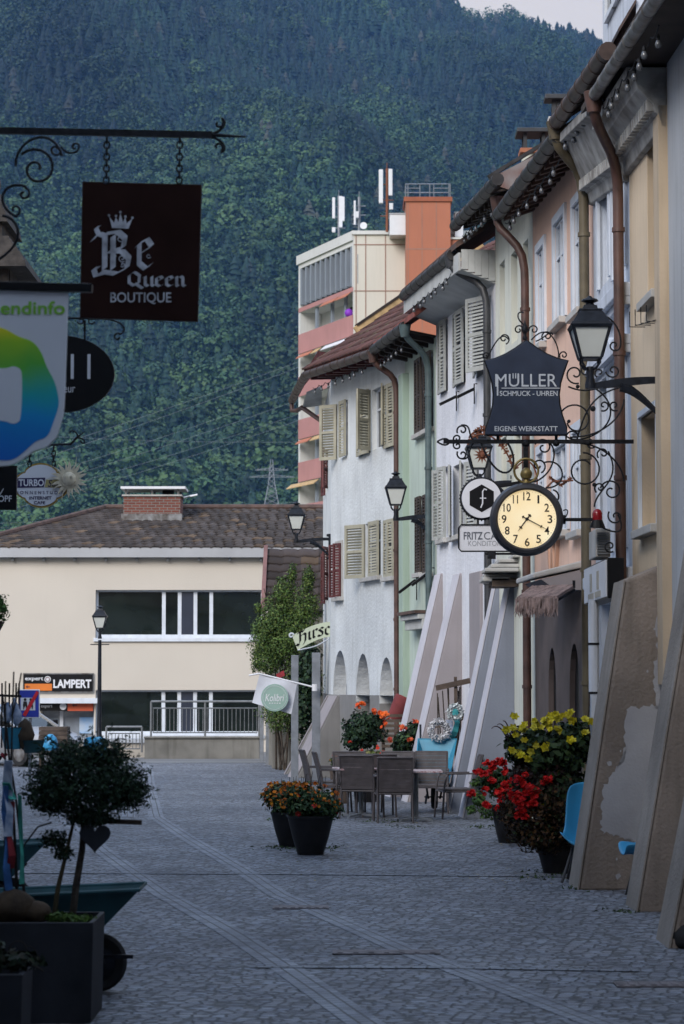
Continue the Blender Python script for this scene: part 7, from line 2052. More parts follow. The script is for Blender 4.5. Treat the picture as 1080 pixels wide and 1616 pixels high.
# cross, twigs and wreaths behind it
D8 = 39.8; f8 = lambda x, y: P(x, y, D8)
t = thing('wooden_cross', 'rough dark wooden post with a tilted crossboard above the turquoise barrow', 'wooden cross', (f8(717,0).x, D8, 0))
mb = MB(); mb.bar((f8(717,0).x,D8,0), f8(719,1068), .05, .05); mk('post', mb, M['wood'], t, w=True)
mb = MB(); mb.bar(f8(688,1086)+Vector((0,-.04,0)), f8(742,1074)+Vector((0,-.04,0)), .03, .09); mb.bar(f8(686,1146)+Vector((0,-.05,0)), f8(706,1141)+Vector((0,-.05,0)), .03, .07); mb.bar(f8(726,1136), f8(736,1130), .03, .06); mk('crossboard', mb, M['wood'], t, w=True)
t = thing('twig_bundle', 'bundle of bare upright stems beside the wooden cross', 'dry stems', (f8(700,0).x, D8+.1, 0))
mb = MB()
for x, y in ((691,1094),(692,1100),(699,1090),(708,1078),(707,1085),(722,1084),(726,1084),(724,1090),(728,1082)):
    p_ = f8(x, y) + Vector((0,.1,0)); q_ = Vector((f8(x+random.uniform(-6,6),0).x, D8+.1, .3)); mb.tube([q_, q_.lerp(p_,.5)+Vector((random.uniform(-.03,.03),0,0)), p_], [.014,.012,.009], 6)
mk('stem', mb, M['bark'], t, w=True)
def wreath(label, px, py, rpx, d, col_, n=700):
    c = P(px, py, d); R_ = rpx/(FPX/d); t = thing('wreath', label, 'wreath', c)
    V, F, Cc = [], [], []
    for k in range(n):
        a = RNG.uniform(0, 2*PI); b_ = RNG.uniform(0, 2*PI); q = R_*.34*RNG.uniform(.6,1.1)
        p = np.array(((R_+q*math.cos(b_))*math.cos(a), q*math.sin(b_), (R_+q*math.cos(b_))*math.sin(a)))
        u = RNG.normal(size=3)*.018; v = RNG.normal(size=3)*.014; o = len(V); V += [p-u, p+v, p+u, p-v]; F += [(o,o+1,o+2),(o,o+2,o+3)]; cc_ = np.array(col_)*RNG.uniform(.7,1.2); Cc += [cc_, cc_]
    mesh_np('ring', V, F, M['petal'], t, col=np.clip(np.array(Cc),0,1))
    mb = MB(); mb.tube([(R_*math.cos(2*PI*k/20),0,R_*math.sin(2*PI*k/20)) for k in range(20)], R_*.14, 6, closed=True); mk('hoop', mb, M['palewhite'], t)
    return t
wreath('larger white wreath hung on the dry stems', 693, 1152, 13, 39.3, (.62,.62,.64)); wreath('smaller white wreath near the top of the wooden cross', 719, 1124, 10, 39.3, (.58,.62,.62), 300)
def cloth_strip(label, pts_, wd, d, col_, name='ribbon', cat='ribbon'):
    V, F = [], []
    for i, (x, y) in enumerate(pts_):
        p = P(x, y, d + .03*math.sin(i*1.7)); w_ = wd*(1+.25*math.sin(i*2.1)); V += [(p.x-w_/2,p.y+.02*math.cos(i),p.z),(p.x+w_/2,p.y-.02*math.cos(i),p.z)]
    for i in range(len(pts_)-1): F.append((2*i,2*i+1,2*i+3,2*i+2))
    mb = MB(); mb.add(V, F); o = solo(name, label, cat, mb, col_); md = o.modifiers.new('thick','SOLIDIFY'); md.thickness = .006; return o
M['tealcloth'] = mat('turquoise_cloth', (.05,.34,.36), .85, .2, 12, .2, 60); M['redrib'] = mat('red_ribbon', (.28,.02,.03), .7, .2, 12, .1, 60); M['bluerib'] = mat('blue_ribbon', (.05,.16,.42), .7, .3, 12, .1, 60)
M['whiterib'] = mat('pale_ribbon', (.42,.45,.52), .7, .3, 16, .1, 60, var2=(.12,.2,.35)); M['mintrib'] = mat('mint_ribbon', (.06,.38,.30), .7, .2, 12, .1, 60)
cloth_strip('turquoise scarf tied round the wooden cross', [(717,1112),(718,1125),(722,1140),(718,1155),(712,1168),(716,1180)], .10, 39.5, M['tealcloth'], 'scarf', 'scarf')
cloth_strip('pale knitted scrap hanging between the two wreaths', [(709,1136),(709,1146),(710,1158),(706,1166)], .11, 39.5, M['whiterib'], 'scarf', 'scarf')

# ================================================================== blue plastic chairs
def shell_chair(label, loc, rz, s=1.0, low=0.0):
    t = thing('shell_chair', label, 'chair', loc, rz, 'blue plastic shell chairs')
    prof = [(-.24,.40),(-.20,.425),(-.08,.40),(.06,.395),(.15,.42),(.20,.50),(.24,.62),(.275,.74),(.285,.80)]
    prof = [(y, z - low*max(0, (.80-z)/.40)) for y, z in prof]
    V, F = [], []; n = 9
    for i, (y, z) in enumerate(prof):
        for k in range(n):
            u = -1 + 2*k/(n-1); w_ = .22*(1 - .12*(i/8)**2) * (1 if i not in (0, 8) else .86)
            cz = .10*abs(u)**3 if i < 5 else 0; cy = -.10*abs(u)**3 if i >= 4 else 0
            V.append((u*w_, y+cy, z+cz - (.03*abs(u)**4 if i == 8 else 0)))
    for i in range(len(prof)-1):
        for k in range(n-1): F.append((i*n+k, i*n+k+1, (i+1)*n+k+1, (i+1)*n+k))
    mb = MB(); mb.add(V, F); o = mk('shell', mb, M['bluechair'], t, smooth=60); md = o.modifiers.new('thick','SOLIDIFY'); md.thickness = .018
    md2 = o.modifiers.new('sub','SUBSURF'); md2.levels = 1; md2.render_levels = 1
    for sx in (-1, 1):
        for sy in (-1, 1):
            mb = MB(); mb.tube([(sx*.12, sy*.08+.02, .41-low),(sx*.21, sy*.2+.04, .0)], .012, 6); mk('leg', mb, M['blackpipe'], t)
    t.scale = (s, s, s)
    return t
g = G(912, 1375); shell_chair('bright blue shell chair wedged between the big flower pot and the tan buttress', (P(921,0,24.75).x, 24.75, 0), R(-12), 1.25, .10)
shell_chair('blue shell chair peeping out between two buttresses', (P(1012,0,22.9).x, 23.05, 0), R(-85), 1.0)
shell_chair('light blue shell chair behind the dark clipped bush', (P(160,0,50).x, 50, 0), R(10), 1.15)

# ================================================================== steel posts, flag and inn sign
def post(label, px, ytop, d, w_=.10):
    x = P(px,0,d).x; zt_ = P(px,ytop,d).z; t = thing('steel_post', label, 'post', (x, d, 0), 0, 'galvanised steel posts')
    mb = MB(); mb.box(x-w_/2, x+w_/2, d-.015, d+.015, 0, zt_); mb.box(x-w_/2, x-w_/2+.02, d+.015, d+.09, 0, zt_); mb.box(x+w_/2-.02, x+w_/2, d+.015, d+.09, 0, zt_); mk('channel', mb, M['steel'], t, w=True, bevel=.004)
    mb = MB(); mb.box(x-w_, x+w_, d-.1, d+.16, 0, .012); mk('base_plate', mb, M['steel'], t, w=True)
    return t
post('nearer tall galvanised post carrying the pale flag', 500, 1030, 43.4, .15)
post('taller grey post left of the flag post', 467, 1034, 47.0, .14)
post('short grey post beside the concrete wall', 416, 1108, 63.0, .10)
post('second short grey post in front of the shrubs', 426, 1118, 60.5, .12)
DFL = 43.2; fl = lambda x, y: P(x, y, DFL)
t = thing('flag', 'pale flag with a round green emblem on a slanting white pole', 'flag', fl(498, 1085))
mb = MB(); mb.tube([fl(393,1066), fl(409,1063), fl(498,1085)], .015, 8); mb.lathe([(.05,-.06),(.05,.06)], fl(497,1085), 10); mk('pole', mb, M['whitepaint'], t, w=True)
V, F = [], []; n = 14
for i in range(n+1):
    for j in range(n+1):
        u, v = i/n, j/n
        x = (410 + 59*u) + (-12 + 3*u)*v; y = (1064 + 15*u) + (45 - 2*u)*v + 5*u*v
        p = fl(x, y); V.append((p.x, p.y + .035*math.sin(u*7+v*2)*(.3+v), p.z))
for i in range(n):
    for j in range(n): a = i*(n+1)+j; F.append((a, a+n+1, a+n+2, a+1))
mb = MB(); mb.add(V, F); cl = mk('cloth', mb, mat('pale_flag_cloth', (.56,.58,.64), .8, .05, 6, .2, 60), t, w=True, smooth=80)
M['sage'] = mat('sage_green_print', (.27,.40,.35), .8, .05)
c = fl(434, 1101); mb = MB(); r_ = 21.5/(FPX/DFL); mb.prism([c + Vector((r_*math.cos(2*PI*k/40), -.075, r_*math.sin(2*PI*k/40))) for k in range(40)], (0,.003,0)); em = mk('emblem', mb, M['sage'], t, w=True)
mb = fit_text('Kolibri', c.x-.17, c.x+.17, c.z+.0, c.y-.080, .13, shear=.25, bold=.004)
mb.tube([c + Vector((r_*.86*math.cos(2*PI*k/40), -.079, r_*.86*math.sin(2*PI*k/40))) for k in range(40)], .003, 4, closed=True)
for k in range(5): mb.box(c.x-.1+.045*k, c.x-.075+.045*k, c.y-.081, c.y-.079, c.z-.105, c.z-.09)
mk('lettering', mb, M['whitepaint'], em, w=True)
# inn sign
DH = 54.0; fh = lambda x, y: P(x, y, DH)
t = thing('inn_sign', 'pale curved banner sign with black gothic lettering on the corner house', 'inn sign', fh(490, 1026))
top = [(461+ (535-461)*k/10, 1003 - 22*math.sin(PI*.5*k/10*1.15)) for k in range(11)]; botm = [(470 + (535-470)*k/10, 1026 - 22*math.sin(PI*.5*k/10*1.1)) for k in range(11)]
mb = MB(); mb.prism([fh(*p) for p in top] + [fh(*p) for p in botm[::-1]], (0,.04,0)); pl = mk('panel', mb, mat('pale_green_board', (.50,.56,.42), .6, .05), t, w=True)
mb = MB(); mb.tube(curl(460,1003,4,-.3,-.9,fh,.4), .02, 6); mb.tube([fh(470,1026), fh(490,1022), fh(500,1019), fh(520,1008)], .015, 5); mk('scroll', mb, M['palewhite'], t, w=True)
mb = black_letter('Hirsch', fh(471,0).x, fh(535,0).x, fh(0,1015).z, .27, 0, .17)
x0 = fh(471,0).x
def bend(v):
    px = 540 + v[0]*FPX/DH; k = (px-461)/(535-461); return (v[0], DH-.006+v[1], v[2] + (22*math.sin(PI*.5*max(0,k)*1.15)-8)/(FPX/DH))
mb.v = [bend(v) for v in mb.v]; mk('lettering', mb, M['blackpaint'], pl, w=True)
# small concrete pillar, red marker
mb = MB(); x = P(446,0,58).x; mb.box(x-.22, x+.22, 57.8, 58.4, 0, P(0,1146,58).z); solo('concrete_pillar', 'low weathered concrete pillar below the shrubs', 'pillar', mb, M['concrete'], bevel=.02)
mb = MB(); p = P(443,1062,56); mb.prism([P(436,1064,56),P(448,1058,56),P(450,1066,56),P(438,1072,56)], (0,.05,0)); mb.tube([P(442,1068,56), P(443,1085,56)], .015, 6); solo('red_marker', 'small red and white marker peeping above the flag pole', 'marker', mb, M['redrib'])

# shrubs in front of the small house
t = thing('shrub', 'tall loose green shrub with upright shoots between the cream building and the corner house', 'shrub', (P(455,0,57).x, 57, 0))
rs = lambda px, py, dy=0.0: rel(px, py, dy, t.location)
foliage(t, [(rs(455,1010),(.62,.6,.75),4),(rs(435,975),(.42,.5,.6),2),(rs(480,960),(.42,.5,.55),2),(rs(450,935),(.28,.3,.45),1.3),(rs(487,915),(.16,.2,.35),.6),(rs(425,1040),(.36,.4,.5),1.5),(rs(475,1080),(.5,.5,.7),2.5),(rs(415,990),(.18,.2,.3),.4),(rs(462,905),(.10,.12,.25),.25),(rs(411,1010),(.16,.2,.5),.35),(rs(408,960),(.1,.1,.14),.12),(rs(405,1045),(.14,.1,.3),.3),(rs(445,1125),(.5,.4,.5),2.2),(rs(420,1010),(.42,.4,.7),2.2),(rs(470,1000),(.6,.5,.7),2)], 32000, .032,
        [(.060,.115,.024),(.095,.155,.034),(.045,.085,.022),(.14,.19,.05),(.03,.06,.018)], shell=.2, asp=.42)
stems(t, [[(random.uniform(-.3,.3),random.uniform(-.2,.2),0), (random.uniform(-.4,.4),0,1.6), rs(random.uniform(415,490), random.uniform(900,980))] for _ in range(12)], .03, .008, M['bark'])
t = thing('ivy', 'dark ivy covering the wall behind the steel posts', 'climbing plant', (P(488,0,55.3).x, 55.3, 0))
foliage(t, [(rel(478,1110,0,t.location),(.3,.3,.9),2),(rel(490,1060,0,t.location),(.25,.3,.7),2)], 3200, .06, DARKG, shell=.4)
t = thing('hanging_plant', 'green hanging plant peeping in at the left edge', 'plant', P(2,985,19.0))
foliage(t, [((-.05,0,.12),(.10,.12,.13),1)], 500, .022, [(.06,.13,.03),(.09,.17,.04)])
mb = MB(); mb.lathe([(.06,-.08),(.11,.02)], (-.08,0,0), 12); mk('basket', mb, M['wood'], t)
mb = MB(); mb.tube([(-.08,0,.02),(-.08,0,.62)], .006, 5); mb.tube([(-1.05,0,.60),(-.3,0,.64),(-.04,0,.62)], .014, 6); mb.tube([(-1.05,0,.30),(-.7,0,.58)], .012, 6); mk('hanger', mb, M['iron'], t)

# ================================================================== planters in the lower left corner
def trough(label, x0, x1, y0, y1, h, taper=.012):
    t = thing('planter', label, 'planter', ((x0+x1)/2, (y0+y1)/2, 0), 0, 'anthracite planters'); w_, d_ = (x1-x0)/2, (y1-y0)/2
    mb = MB(); a = [(-w_+taper,-d_+taper,0),(w_-taper,-d_+taper,0),(w_-taper,d_-taper,0),(-w_+taper,d_-taper,0)]; b = [(-w_,-d_,h),(w_,-d_,h),(w_,d_,h),(-w_,d_,h)]
    i_ = .03; b2 = [(x*(1-i_/w_), y*(1-i_/d_), h) for x, y, _ in b]; c_ = [(x, y, h-.09) for x, y, _ in b2]
    mb.v = a+b+b2+c_; mb.f = [(3,2,1,0)]+[(k,(k+1)%4,4+(k+1)%4,4+k) for k in range(4)]+[(4+k,4+(k+1)%4,8+(k+1)%4,8+k) for k in range(4)]+[(8+k,8+(k+1)%4,12+(k+1)%4,12+k) for k in range(4)]+[(12,13,14,15)]
    mk('trough', mb, M['slate'], t, bevel=.006)
    mb = MB(); mb.box(-w_+.035, w_-.035, -d_+.035, d_-.035, h-.088, h-.05); mk('soil', mb, M['soil'], t)
    return t
t1 = trough('larger anthracite planter holding the dark clipped bush', P(-160,0,14.45).x, P(158,0,14.45).x, 14.45, 15.15, P(100,1456,14.45).z)
t2 = trough('smaller anthracite planter in the bottom left corner', P(-150,0,13.2).x, P(50,0,13.2).x, 13.2, 13.65, P(20,1538,13.2).z)
DT = 14.8; ft = lambda x, y, dy=0.0: P(x, y, DT+dy)
bx = thing('clipped_bush', 'dark bushy evergreen on bare leaning stems in the larger planter', 'bush', (ft(120,0).x, DT, P(0,1462,14.6).z-.06))
L0 = Vector(bx.location); rl_ = lambda px, py, dy=0.0: tuple(P(px, py, DT+dy) - L0)
blb = [(rl_(135,1240),(.30,.28,.22),4),(rl_(95,1235),(.20,.22,.17),2),(rl_(180,1235),(.19,.22,.18),2),(rl_(75,1260),(.13,.15,.10),1),(rl_(205,1250),(.12,.14,.09),1),(rl_(120,1195),(.17,.2,.12),1.4),(rl_(165,1190),(.13,.15,.09),.9),(rl_(140,1290),(.16,.16,.07),.9),(rl_(85,1325),(.09,.08,.06),.35),(rl_(100,1345),(.06,.06,.05),.25)]
V, F, Cc = leaf_cloud(blb, 15000, .0135, DARKG, flat=.9, shell=.25, asp=.45)
# feathery shoots sticking out of the outline
sv_, sf_, sc_ = [], [], []
for k in range(260):
    b_ = blb[RNG.choice(8, p=np.array([4,2,2,1,1,1.4,.9,.9])/13.2)]; d = RNG.normal(size=3); d /= np.linalg.norm(d); d[2] = d[2]*.8 + .15
    p0 = np.array(b_[0]) + d*np.array(b_[1])*.85; ln = RNG.uniform(.06, .14)
    for j in range(9):
        c_ = p0 + d*ln*j/8 + RNG.normal(size=3)*.006; u = d*.010 + RNG.normal(size=3)*.010; v = np.cross(u, RNG.normal(size=3)); v = v/np.linalg.norm(v)*.006; o_ = len(sv_)
        sv_ += [c_-u, c_+v, c_+u, c_-v]; sf_ += [(o_,o_+1,o_+2),(o_,o_+2,o_+3)]; q_ = np.array(DARKG[RNG.integers(0,4)])*RNG.uniform(.7,1.3); sc_ += [q_, q_]
mesh_np('foliage', np.concatenate([V, np.array(sv_, np.float32)]), np.concatenate([F, np.array(sf_)+len(V)]), M['foliage'], bx, col=np.concatenate([Cc, np.array(sc_)]))
stems(bx, [[rl_(112,1470),rl_(120,1400),rl_(130,1340),rl_(134,1270)]], .026, .018, M['bark'], 'trunk')
stems(bx, [[rl_(82,1470),rl_(92,1400),rl_(104,1350),rl_(118,1290)],[rl_(104,1350),rl_(90,1330),rl_(80,1322)]], .018, .010, mat('mossy_bark', (.07,.055,.026), .9, .3, 12, .5, 60), 'trunk')
mb = MB(); he = []
for k in range(24):
    a = 2*PI*k/24; he.append((.095*(math.sin(a)**3), (.095*(13*math.cos(a)-5*math.cos(2*a)-2*math.cos(3*a)-math.cos(4*a))/16)))
c = ft(150, 1321, -.12); mb.prism([c + Vector((x, 0, z)) for x, z in he], (0,.012,0)); solo('slate_heart', 'dark slate heart hanging on the stem of the clipped bush', 'slate heart', mb, M['slate'])
mb = MB(); mb.bar(ft(120,1294,.12), ft(224,1298,.12), .05, .028); solo('wooden_board', 'dark board sticking out under the clipped bush', 'board', mb, M['wood'])
def patch_of_leaves(label, blobs, n, size, cols, name='ground_cover', loc=None):
    t = thing(name, label, 'plants', loc); foliage(t, blobs, n, size, cols); t['kind'] = 'stuff'; return t
patch_of_leaves('bright green low leaves in the larger planter', [((0,0,.0),(.10,.09,.035),1),((.13,.02,-.01),(.06,.06,.025),.6)], 420, .018, [(.06,.12,.02),(.09,.16,.03)], loc=ft(98, 1449, -.1))
M['stonebrown'] = mat('brown_stone', (.07,.046,.027), .9, .35, 9, .8, 30)
for i, (px, py, rx, rz_, lab) in enumerate(((22,1432,.13,.11,'large round brown root ball in the planter'),(58,1440,.09,.07,'smaller brown root ball beside the larger one'))):
    mb = MB(); mb.lathe([(rx*math.cos(a)*1.0, rz_*math.sin(a)) for a in np.linspace(-1.3, 1.45, 9)], ft(px, py, -.05), 14, jit=.10); solo('root_ball', lab, 'root ball', mb, M['stonebrown'], smooth=60)
for i, (x0, y0, x1, y1, x2, y2, r_, lab) in enumerate(((28,1460,24,1250,4,1095,.012,'thick dark twig leaning left in the planter'),(40,1460,36,1300,12,1180,.011,'dark twig with side shoots beside the ribbons'),(18,1460,14,1300,22,1060,.010,'tall thin twig rising past the blue sign'),(8,1460,8,1300,9,1075,.010,'straight thin twig at the left edge'))):
    mb = MB(); mb.tube(bez([ft(x0,y0),ft(x1,y1),ft(x2,y2)],12), [r_*(1-.04*k) for k in range(13)], 6)
    if i == 1: mb.tube([ft(34,1340),ft(60,1305),ft(82,1300-2)], .006, 5); mb.tube([ft(36,1370),ft(43,1362)], .006, 5)
    if i == 2: mb.tube([ft(20,1130),ft(30,1085),ft(34,1062)], .005, 5)
    solo('dry_twig', lab, 'twig', mb, M['twig'], group='dry twigs in the planter')
rib = [('red ribbon knotted to the twigs',[(20,1265),(18,1290),(15,1320),(19,1350),(16,1370)],.035,M['redrib']),('blue ribbon hanging lowest on the twigs',[(10,1240),(8,1280),(12,1330),(10,1370),(14,1405)],.035,M['bluerib']),('patterned pale ribbon on the left twig',[(14,1200),(12,1240),(16,1280),(12,1320)],.05,M['whiterib']),('mint green ribbon on the right twig',[(32,1255),(33,1300),(35,1350),(34,1395)],.022,M['mintrib']),('mint green ribbon at the top of the twigs',[(10,1235),(14,1250),(22,1262)],.05,M['mintrib'])]
for lab, pts_, wd, m_ in rib: cloth_strip(lab, pts_, wd, 14.72, m_)
t = thing('dry_plant', 'wilted plants with a small green ball in the corner planter', 'plant', P(20,1530,13.4))
foliage(t, [((0,0,.05),(.16,.1,.05),1),((-.12,0,.10),(.08,.08,.06),.6)], 420, .025, [(.02,.035,.015),(.03,.028,.016),(.012,.02,.012)])
mb = MB(); cI = Vector((.03,0,.10)); mb.tube([cI + Vector((.05*math.cos(a),0,.055*math.sin(a))) for a in np.linspace(-.5,3.6,12)], .004, 5); mb.tube(bez([(.06,0,.12),(.12,0,.15),(.15,0,.05)],8), .003, 5); mb.tube(bez([(.08,-.02,.02),(.12,0,.03),(.17,0,-.01)],8), .006, 5); mk('stem', mb, M['twig'], t)
mb = MB(); mb.lathe([(.018*math.cos(a), .018*math.sin(a)) for a in np.linspace(-1.5,1.5,7)], (.035,-.03,.055), 10); mk('ball', mb, mat('green_ball', (.05,.16,.12), .5, .1), t, smooth=60)

# decoration in the barrow at the left edge
DW = 20.4; fw_ = lambda x, y: P(x, y, DW)
for lab, px, y0, y1, wd, m_, nm, cat in (('turquoise bucket standing in the left barrow',20,1148,1182,.10,M['turq'],'bucket','bucket'),('teal basket beside the bucket in the left barrow',52,1168,1188,.10,M['teal'],'basket','basket')):
    a, b = fw_(px, y1), fw_(px, y0); mb = MB(); h = b.z-a.z; mb.lathe([(wd*.7,0),(wd,h),(wd*1.06,h),(wd*.95,h-.01),(wd*.65,.02)], a, 16); solo(nm, lab, cat, mb, m_, smooth=40)
mb = MB(); c = fw_(40,1160); mb.lathe([(.006,.14),(.05,.10),(.085,0),(.05,-.10),(.01,-.13)], c, 14, jit=.06); solo('straw_cone', 'brown woven straw bundle hanging over the left barrow', 'straw bundle', mb, M['stonebrown'], smooth=60)
for k, (px, py, lab) in enumerate(((12,1125,'pale glass bottle nearest the left edge'),(23,1118,'pale knitted bird in the middle of the decoration'),(28,1130,'pale glass bottle beside the blue road sign'))):
    mb = MB(); mb.lathe([(.02,-.08),(.032,-.06),(.036,.02),(.016,.06),(.012,.09)], fw_(px, py), 12, jit=.05); solo('garden_ornament', lab, 'ornament', mb, M['whiterib'], smooth=60)
mb = MB(); mb.bar(fw_(-10,1097), fw_(34,1099), .02, .02)
for px in (3, 14, 24, 30): mb.tube([fw_(px, 1180), fw_(px+random.uniform(-3,3), 1078)], .008, 5)
solo('stick_frame', 'frame of thin sticks holding the garden decoration', 'stick frame', mb, M['twig'])
mb = MB(); a = Vector(fw_(8,1192)); mb.prism([a + Vector((x*.03, -.06, z*.03)) for x, z in ((0,-1),(1,.2),(.6,.9),(0,.5),(-.6,.9),(-1,.2))], (0,.01,0)); solo('red_heart', 'small red heart on the side of the left barrow', 'heart', mb, M['redrib'])

# ================================================================== traffic sign, car, crate
DZ = 46.0; fz = lambda x, y: P(x, y, DZ)
t = thing('road_sign', 'blue square road sign with a picture of walkers crossed out by a red stripe', 'road sign', (fz(46,0).x, DZ, 0))
mb = MB(); mb.tube([(fz(58,0).x,DZ+.05,0),(fz(58,0).x,DZ+.05,fz(0,1090).z)], .03, 8); mk('post', mb, M['steel'], t, w=True)
mb = MB(); mb.prism([fz(*p) for p in ((30,1088),(63,1088),(63,1133),(30,1133))][::-1], (0,.03,0)); pl = mk('panel', mb, M['whitepaint'], t, w=True, bevel=.008)
mb = MB(); mb.prism([fz(*p)+Vector((0,-.006,0)) for p in ((31.5,1089.5),(61.5,1089.5),(61.5,1131.5),(31.5,1131.5))][::-1], (0,.004,0)); mk('blue_field', mb, mat('road_sign_blue', (.012,.03,.30), .4, .05), pl, w=True)
mb = MB(); mb.prism([fz(*p)+Vector((0,-.011,0)) for p in ((33,1101),(56,1101),(56,1121),(33,1121))][::-1], (0,.004,0)); mk('picture_field', mb, M['palewhite'], pl, w=True)
mb = MB()
for x, s_ in ((40,1.0),(49,1.0)):
    o = fz(x, 1111)+Vector((0,-.014,0)); mb.lathe([(.028,-.002),(.028,.0)], o + Vector((0,0,.085)), 10, 'y')
    mb.prism([o+Vector((a_,0,b_)) for a_, b_ in ((-.03,.05),(.03,.05),(.045,-.04),(.03,-.11),(.005,-.03),(-.03,-.11),(-.04,-.02))], (0,-.003,0))
mk('figures', mb, M['ink'], pl, w=True)
mb = MB(); mb.prism([fz(*p)+Vector((0,-.019,0)) for p in ((36,1128),(41,1131),(62,1093),(58,1090))][::-1], (0,.003,0)); mk('red_stripe', mb, mat('road_sign_red', (.45,.01,.02), .4, .05), pl, w=True)

def car(label, loc, rz):
    t = thing('parked_car', label, 'car', loc, rz)
    silver = mat('silver_car_paint', (.36,.36,.37), .3, .04, 1, 0, metal=.5)
    secs = [(-2.0,.55,.72,.35),(-1.9,.72,.92,.30),(-1.3,.80,1.0,.25),(-.2,.82,1.0,.25),(.7,.82,.98,.25),(1.3,.80,.90,.26),(1.8,.72,.80,.30),(2.0,.52,.64,.36)]
    V, F = [], []; n = 12
    for x, w_, zt_, zb_ in secs:
        ring = [(-w_*.92,zb_),(w_*.92,zb_),(w_,zb_+.12),(w_*1.0,(zb_+zt_)/2),(w_*.97,zt_-.1),(w_*.88,zt_-.01),(w_*.4,zt_+.02),(-w_*.4,zt_+.02),(-w_*.88,zt_-.01),(-w_*.97,zt_-.1),(-w_*1.0,(zb_+zt_)/2),(-w_,zb_+.12)]
        V += [(x, y, z) for y, z in ring]
    for i in range(len(secs)-1):
        for k in range(n): F.append((i*n+k, i*n+(k+1)%n, (i+1)*n+(k+1)%n, (i+1)*n+k))
    F += [tuple(range(n))[::-1], tuple(range((len(secs)-1)*n, len(secs)*n))]
    mb = MB(); mb.add(V, F); mk('body', mb, silver, t, smooth=35)
    mb = MB(); mb.hexa([(-1.75,-.74,.96),(1.05,-.74,.94),(1.05,.74,.94),(-1.75,.74,.96)], [(-1.35,-.56,1.46),(.15,-.56,1.46),(.15,.56,1.46),(-1.35,.56,1.46)]); mk('windows', mb, M['glass'], t, bevel=.03)
    mb = MB(); mb.hexa([(-1.36,-.57,1.455),(.16,-.57,1.455),(.16,.57,1.455),(-1.36,.57,1.455)], [(-1.25,-.48,1.51),(.05,-.48,1.51),(.05,.48,1.51),(-1.25,.48,1.51)])
    for s in (-1, 1): mb.bar((.15,s*.56,1.46),(1.05,s*.745,.95),.06,.05); mb.bar((-1.35,s*.56,1.46),(-1.75,s*.745,.96),.08,.05); mb.bar((-.3,s*.565,1.46),(-.3,s*.75,.96),.06,.04)
    mk('roof', mb, silver, t)
    for x in (-1.25, 1.3):
        for s in (-1, 1):
            mb = MB(); mb.lathe([(.2,-.1),(.29,-.1),(.31,-.06),(.31,.06),(.29,.1),(.2,.1)], (x,s*.74,.31), 22, 'y'); w = mk('wheel', mb, M['tyre'], t, smooth=40)
            mb = MB(); mb.lathe([(.05,-.115),(.19,-.105),(.19,.105),(.05,.115)], (x,s*.74,.31), 16, 'y'); mk('rim', mb, M['zinc'], w)
    for s in (-1, 1):
        mb = MB(); mb.hexa([(1.80,s*.42,.56),(1.80,s*.68,.56),(1.80,s*.70,.74),(1.80,s*.44,.72)], [(2.0,s*.40,.56),(1.90,s*.70,.56),(1.86,s*.71,.74),(1.93,s*.42,.72)]); mk('headlight', mb, M['cloth_glass'], t, bevel=.02)
        mb = MB(); mb.box(.72,.86,s*.86-.09,s*.86+.09,.98,1.12); mk('mirror', mb, M['blackpaint'], t, bevel=.03)
    mb = MB(); mb.box(1.93,2.0,-.36,.36,.50,.60); mk('grille', mb, M['blackpaint'], t, bevel=.01)
    return t
car('silver car parked behind the blue road sign, mostly hidden', (P(18,0,60).x, 60.5, .004), R(-38))
mb = MB(); x = P(96,0,58).x
for k in range(5): mb.box(x-.34, x+.34, 57.7, 58.3, .5+.10*k, .59+.10*k)
for sx in (-.3, .3): mb.box(x+sx-.03, x+sx+.03, 57.72, 58.28, 0, .5)
solo('wooden_crate', 'dark brown wooden planter crate in front of the shop window', 'crate', mb, M['wood'])
mb = MB(); mb.lathe([(.16,0),(.2,.1),(.14,.3),(.05,.38)], (P(90,0,57.2).x, 57.2, .45), 12); solo('blue_bag', 'bright blue bag before the brown crate', 'bag', mb, M['bluechair'], smooth=50)
# dark bag at the right edge
mb = MB(); c = G(1076, 1496); mb.lathe([(.10,0),(.13,.03),(.125,.10),(.07,.17),(.02,.19)], (c.x+.06, c.y, 0), 14, jit=.12); solo('black_bag', 'small slumped black bag at the foot of the nearest buttress', 'bag', mb, M['tyre'], smooth=60)

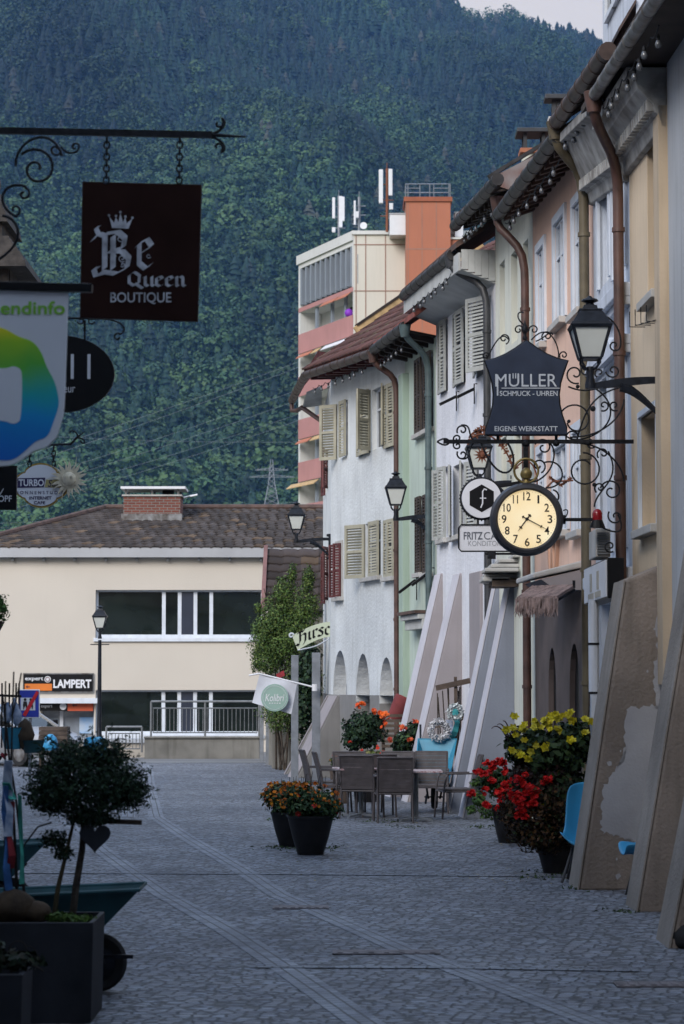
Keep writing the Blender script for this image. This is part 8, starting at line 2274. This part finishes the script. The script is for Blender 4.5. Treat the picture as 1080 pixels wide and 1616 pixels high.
# weeds between the setts
V, F, Cc = [], [], []
for px, py, n, r_ in ((505,1338,26,.35),(440,1338,14,.25),(600,1296,12,.4),(890,1375,30,.3),(920,1402,14,.25),(760,1305,12,.3),(990,1438,10,.2),(640,1305,10,.3),(860,1385,12,.3),(455,1295,14,.3)):
    g = G(px, py)
    for k in range(n*5):
        p = np.array((g.x+RNG.normal()*r_*.5, g.y+RNG.normal()*r_*.8, 0)); h = RNG.uniform(.008,.028); u = RNG.normal(size=3)*.012; u[2] = 0; tip = RNG.normal(size=3)*.015; tip[2] = h; o_ = len(V)
        V += [p-u, p+u, p+tip]; F.append((o_,o_+1,o_+2)); Cc.append(np.array((.035,.06,.018))*RNG.uniform(.6,1.5))
wd = mesh_np('weeds', V, F, M['foliage'], None, col=np.array(Cc)); wd['kind'] = 'stuff'; wd['label'] = 'scattered weeds growing between the setts'
V, F, Cc = [], [], []
for k in range(260):
    px, py = random.choice(((800,1385),(840,1340),(480,1360),(700,1310),(600,1330)))
    g = G(px+random.gauss(0,40), py+random.gauss(0,14)); a = RNG.uniform(0,6.28); s_ = RNG.uniform(.01,.024); o_ = len(V); q = [(math.cos(a)*s_,math.sin(a)*s_),(math.cos(a+1.6)*s_*.5,math.sin(a+1.6)*s_*.5),(-math.cos(a)*s_,-math.sin(a)*s_),(-math.cos(a+1.6)*s_*.5,-math.sin(a+1.6)*s_*.5)]
    V += [(g.x+x, g.y+y, .014+RNG.uniform(0,.008)) for x, y in q]; F += [(o_,o_+1,o_+2),(o_,o_+2,o_+3)]; c = np.array(random.choice(((.30,.22,.03),(.16,.09,.03),(.10,.10,.03)))); Cc += [c, c]
lv = mesh_np('fallen_leaves', V, F, M['petal'], None, col=np.array(Cc)); lv['kind'] = 'stuff'; lv['label'] = 'small fallen leaves and petals on the setts'

# ================================================================== valley haze
hm = MB(); hm.box(-2600, 2600, -200, 4300, -40, 1600)
hm_m = bpy.data.materials.new('valley_haze'); hm_m.use_nodes = True
nt = hm_m.node_tree; nt.nodes.clear()
ho = nt.nodes.new('ShaderNodeOutputMaterial'); hv = nt.nodes.new('ShaderNodeVolumePrincipled')
hv.inputs['Color'].default_value = (.22, .46, .95, 1); hv.inputs['Density'].default_value = 0.00005; hv.inputs['Anisotropy'].default_value = 0.0
nt.links.new(hv.outputs[0], ho.inputs['Volume'])
hz = mk('haze', hm, hm_m); hz['kind'] = 'stuff'
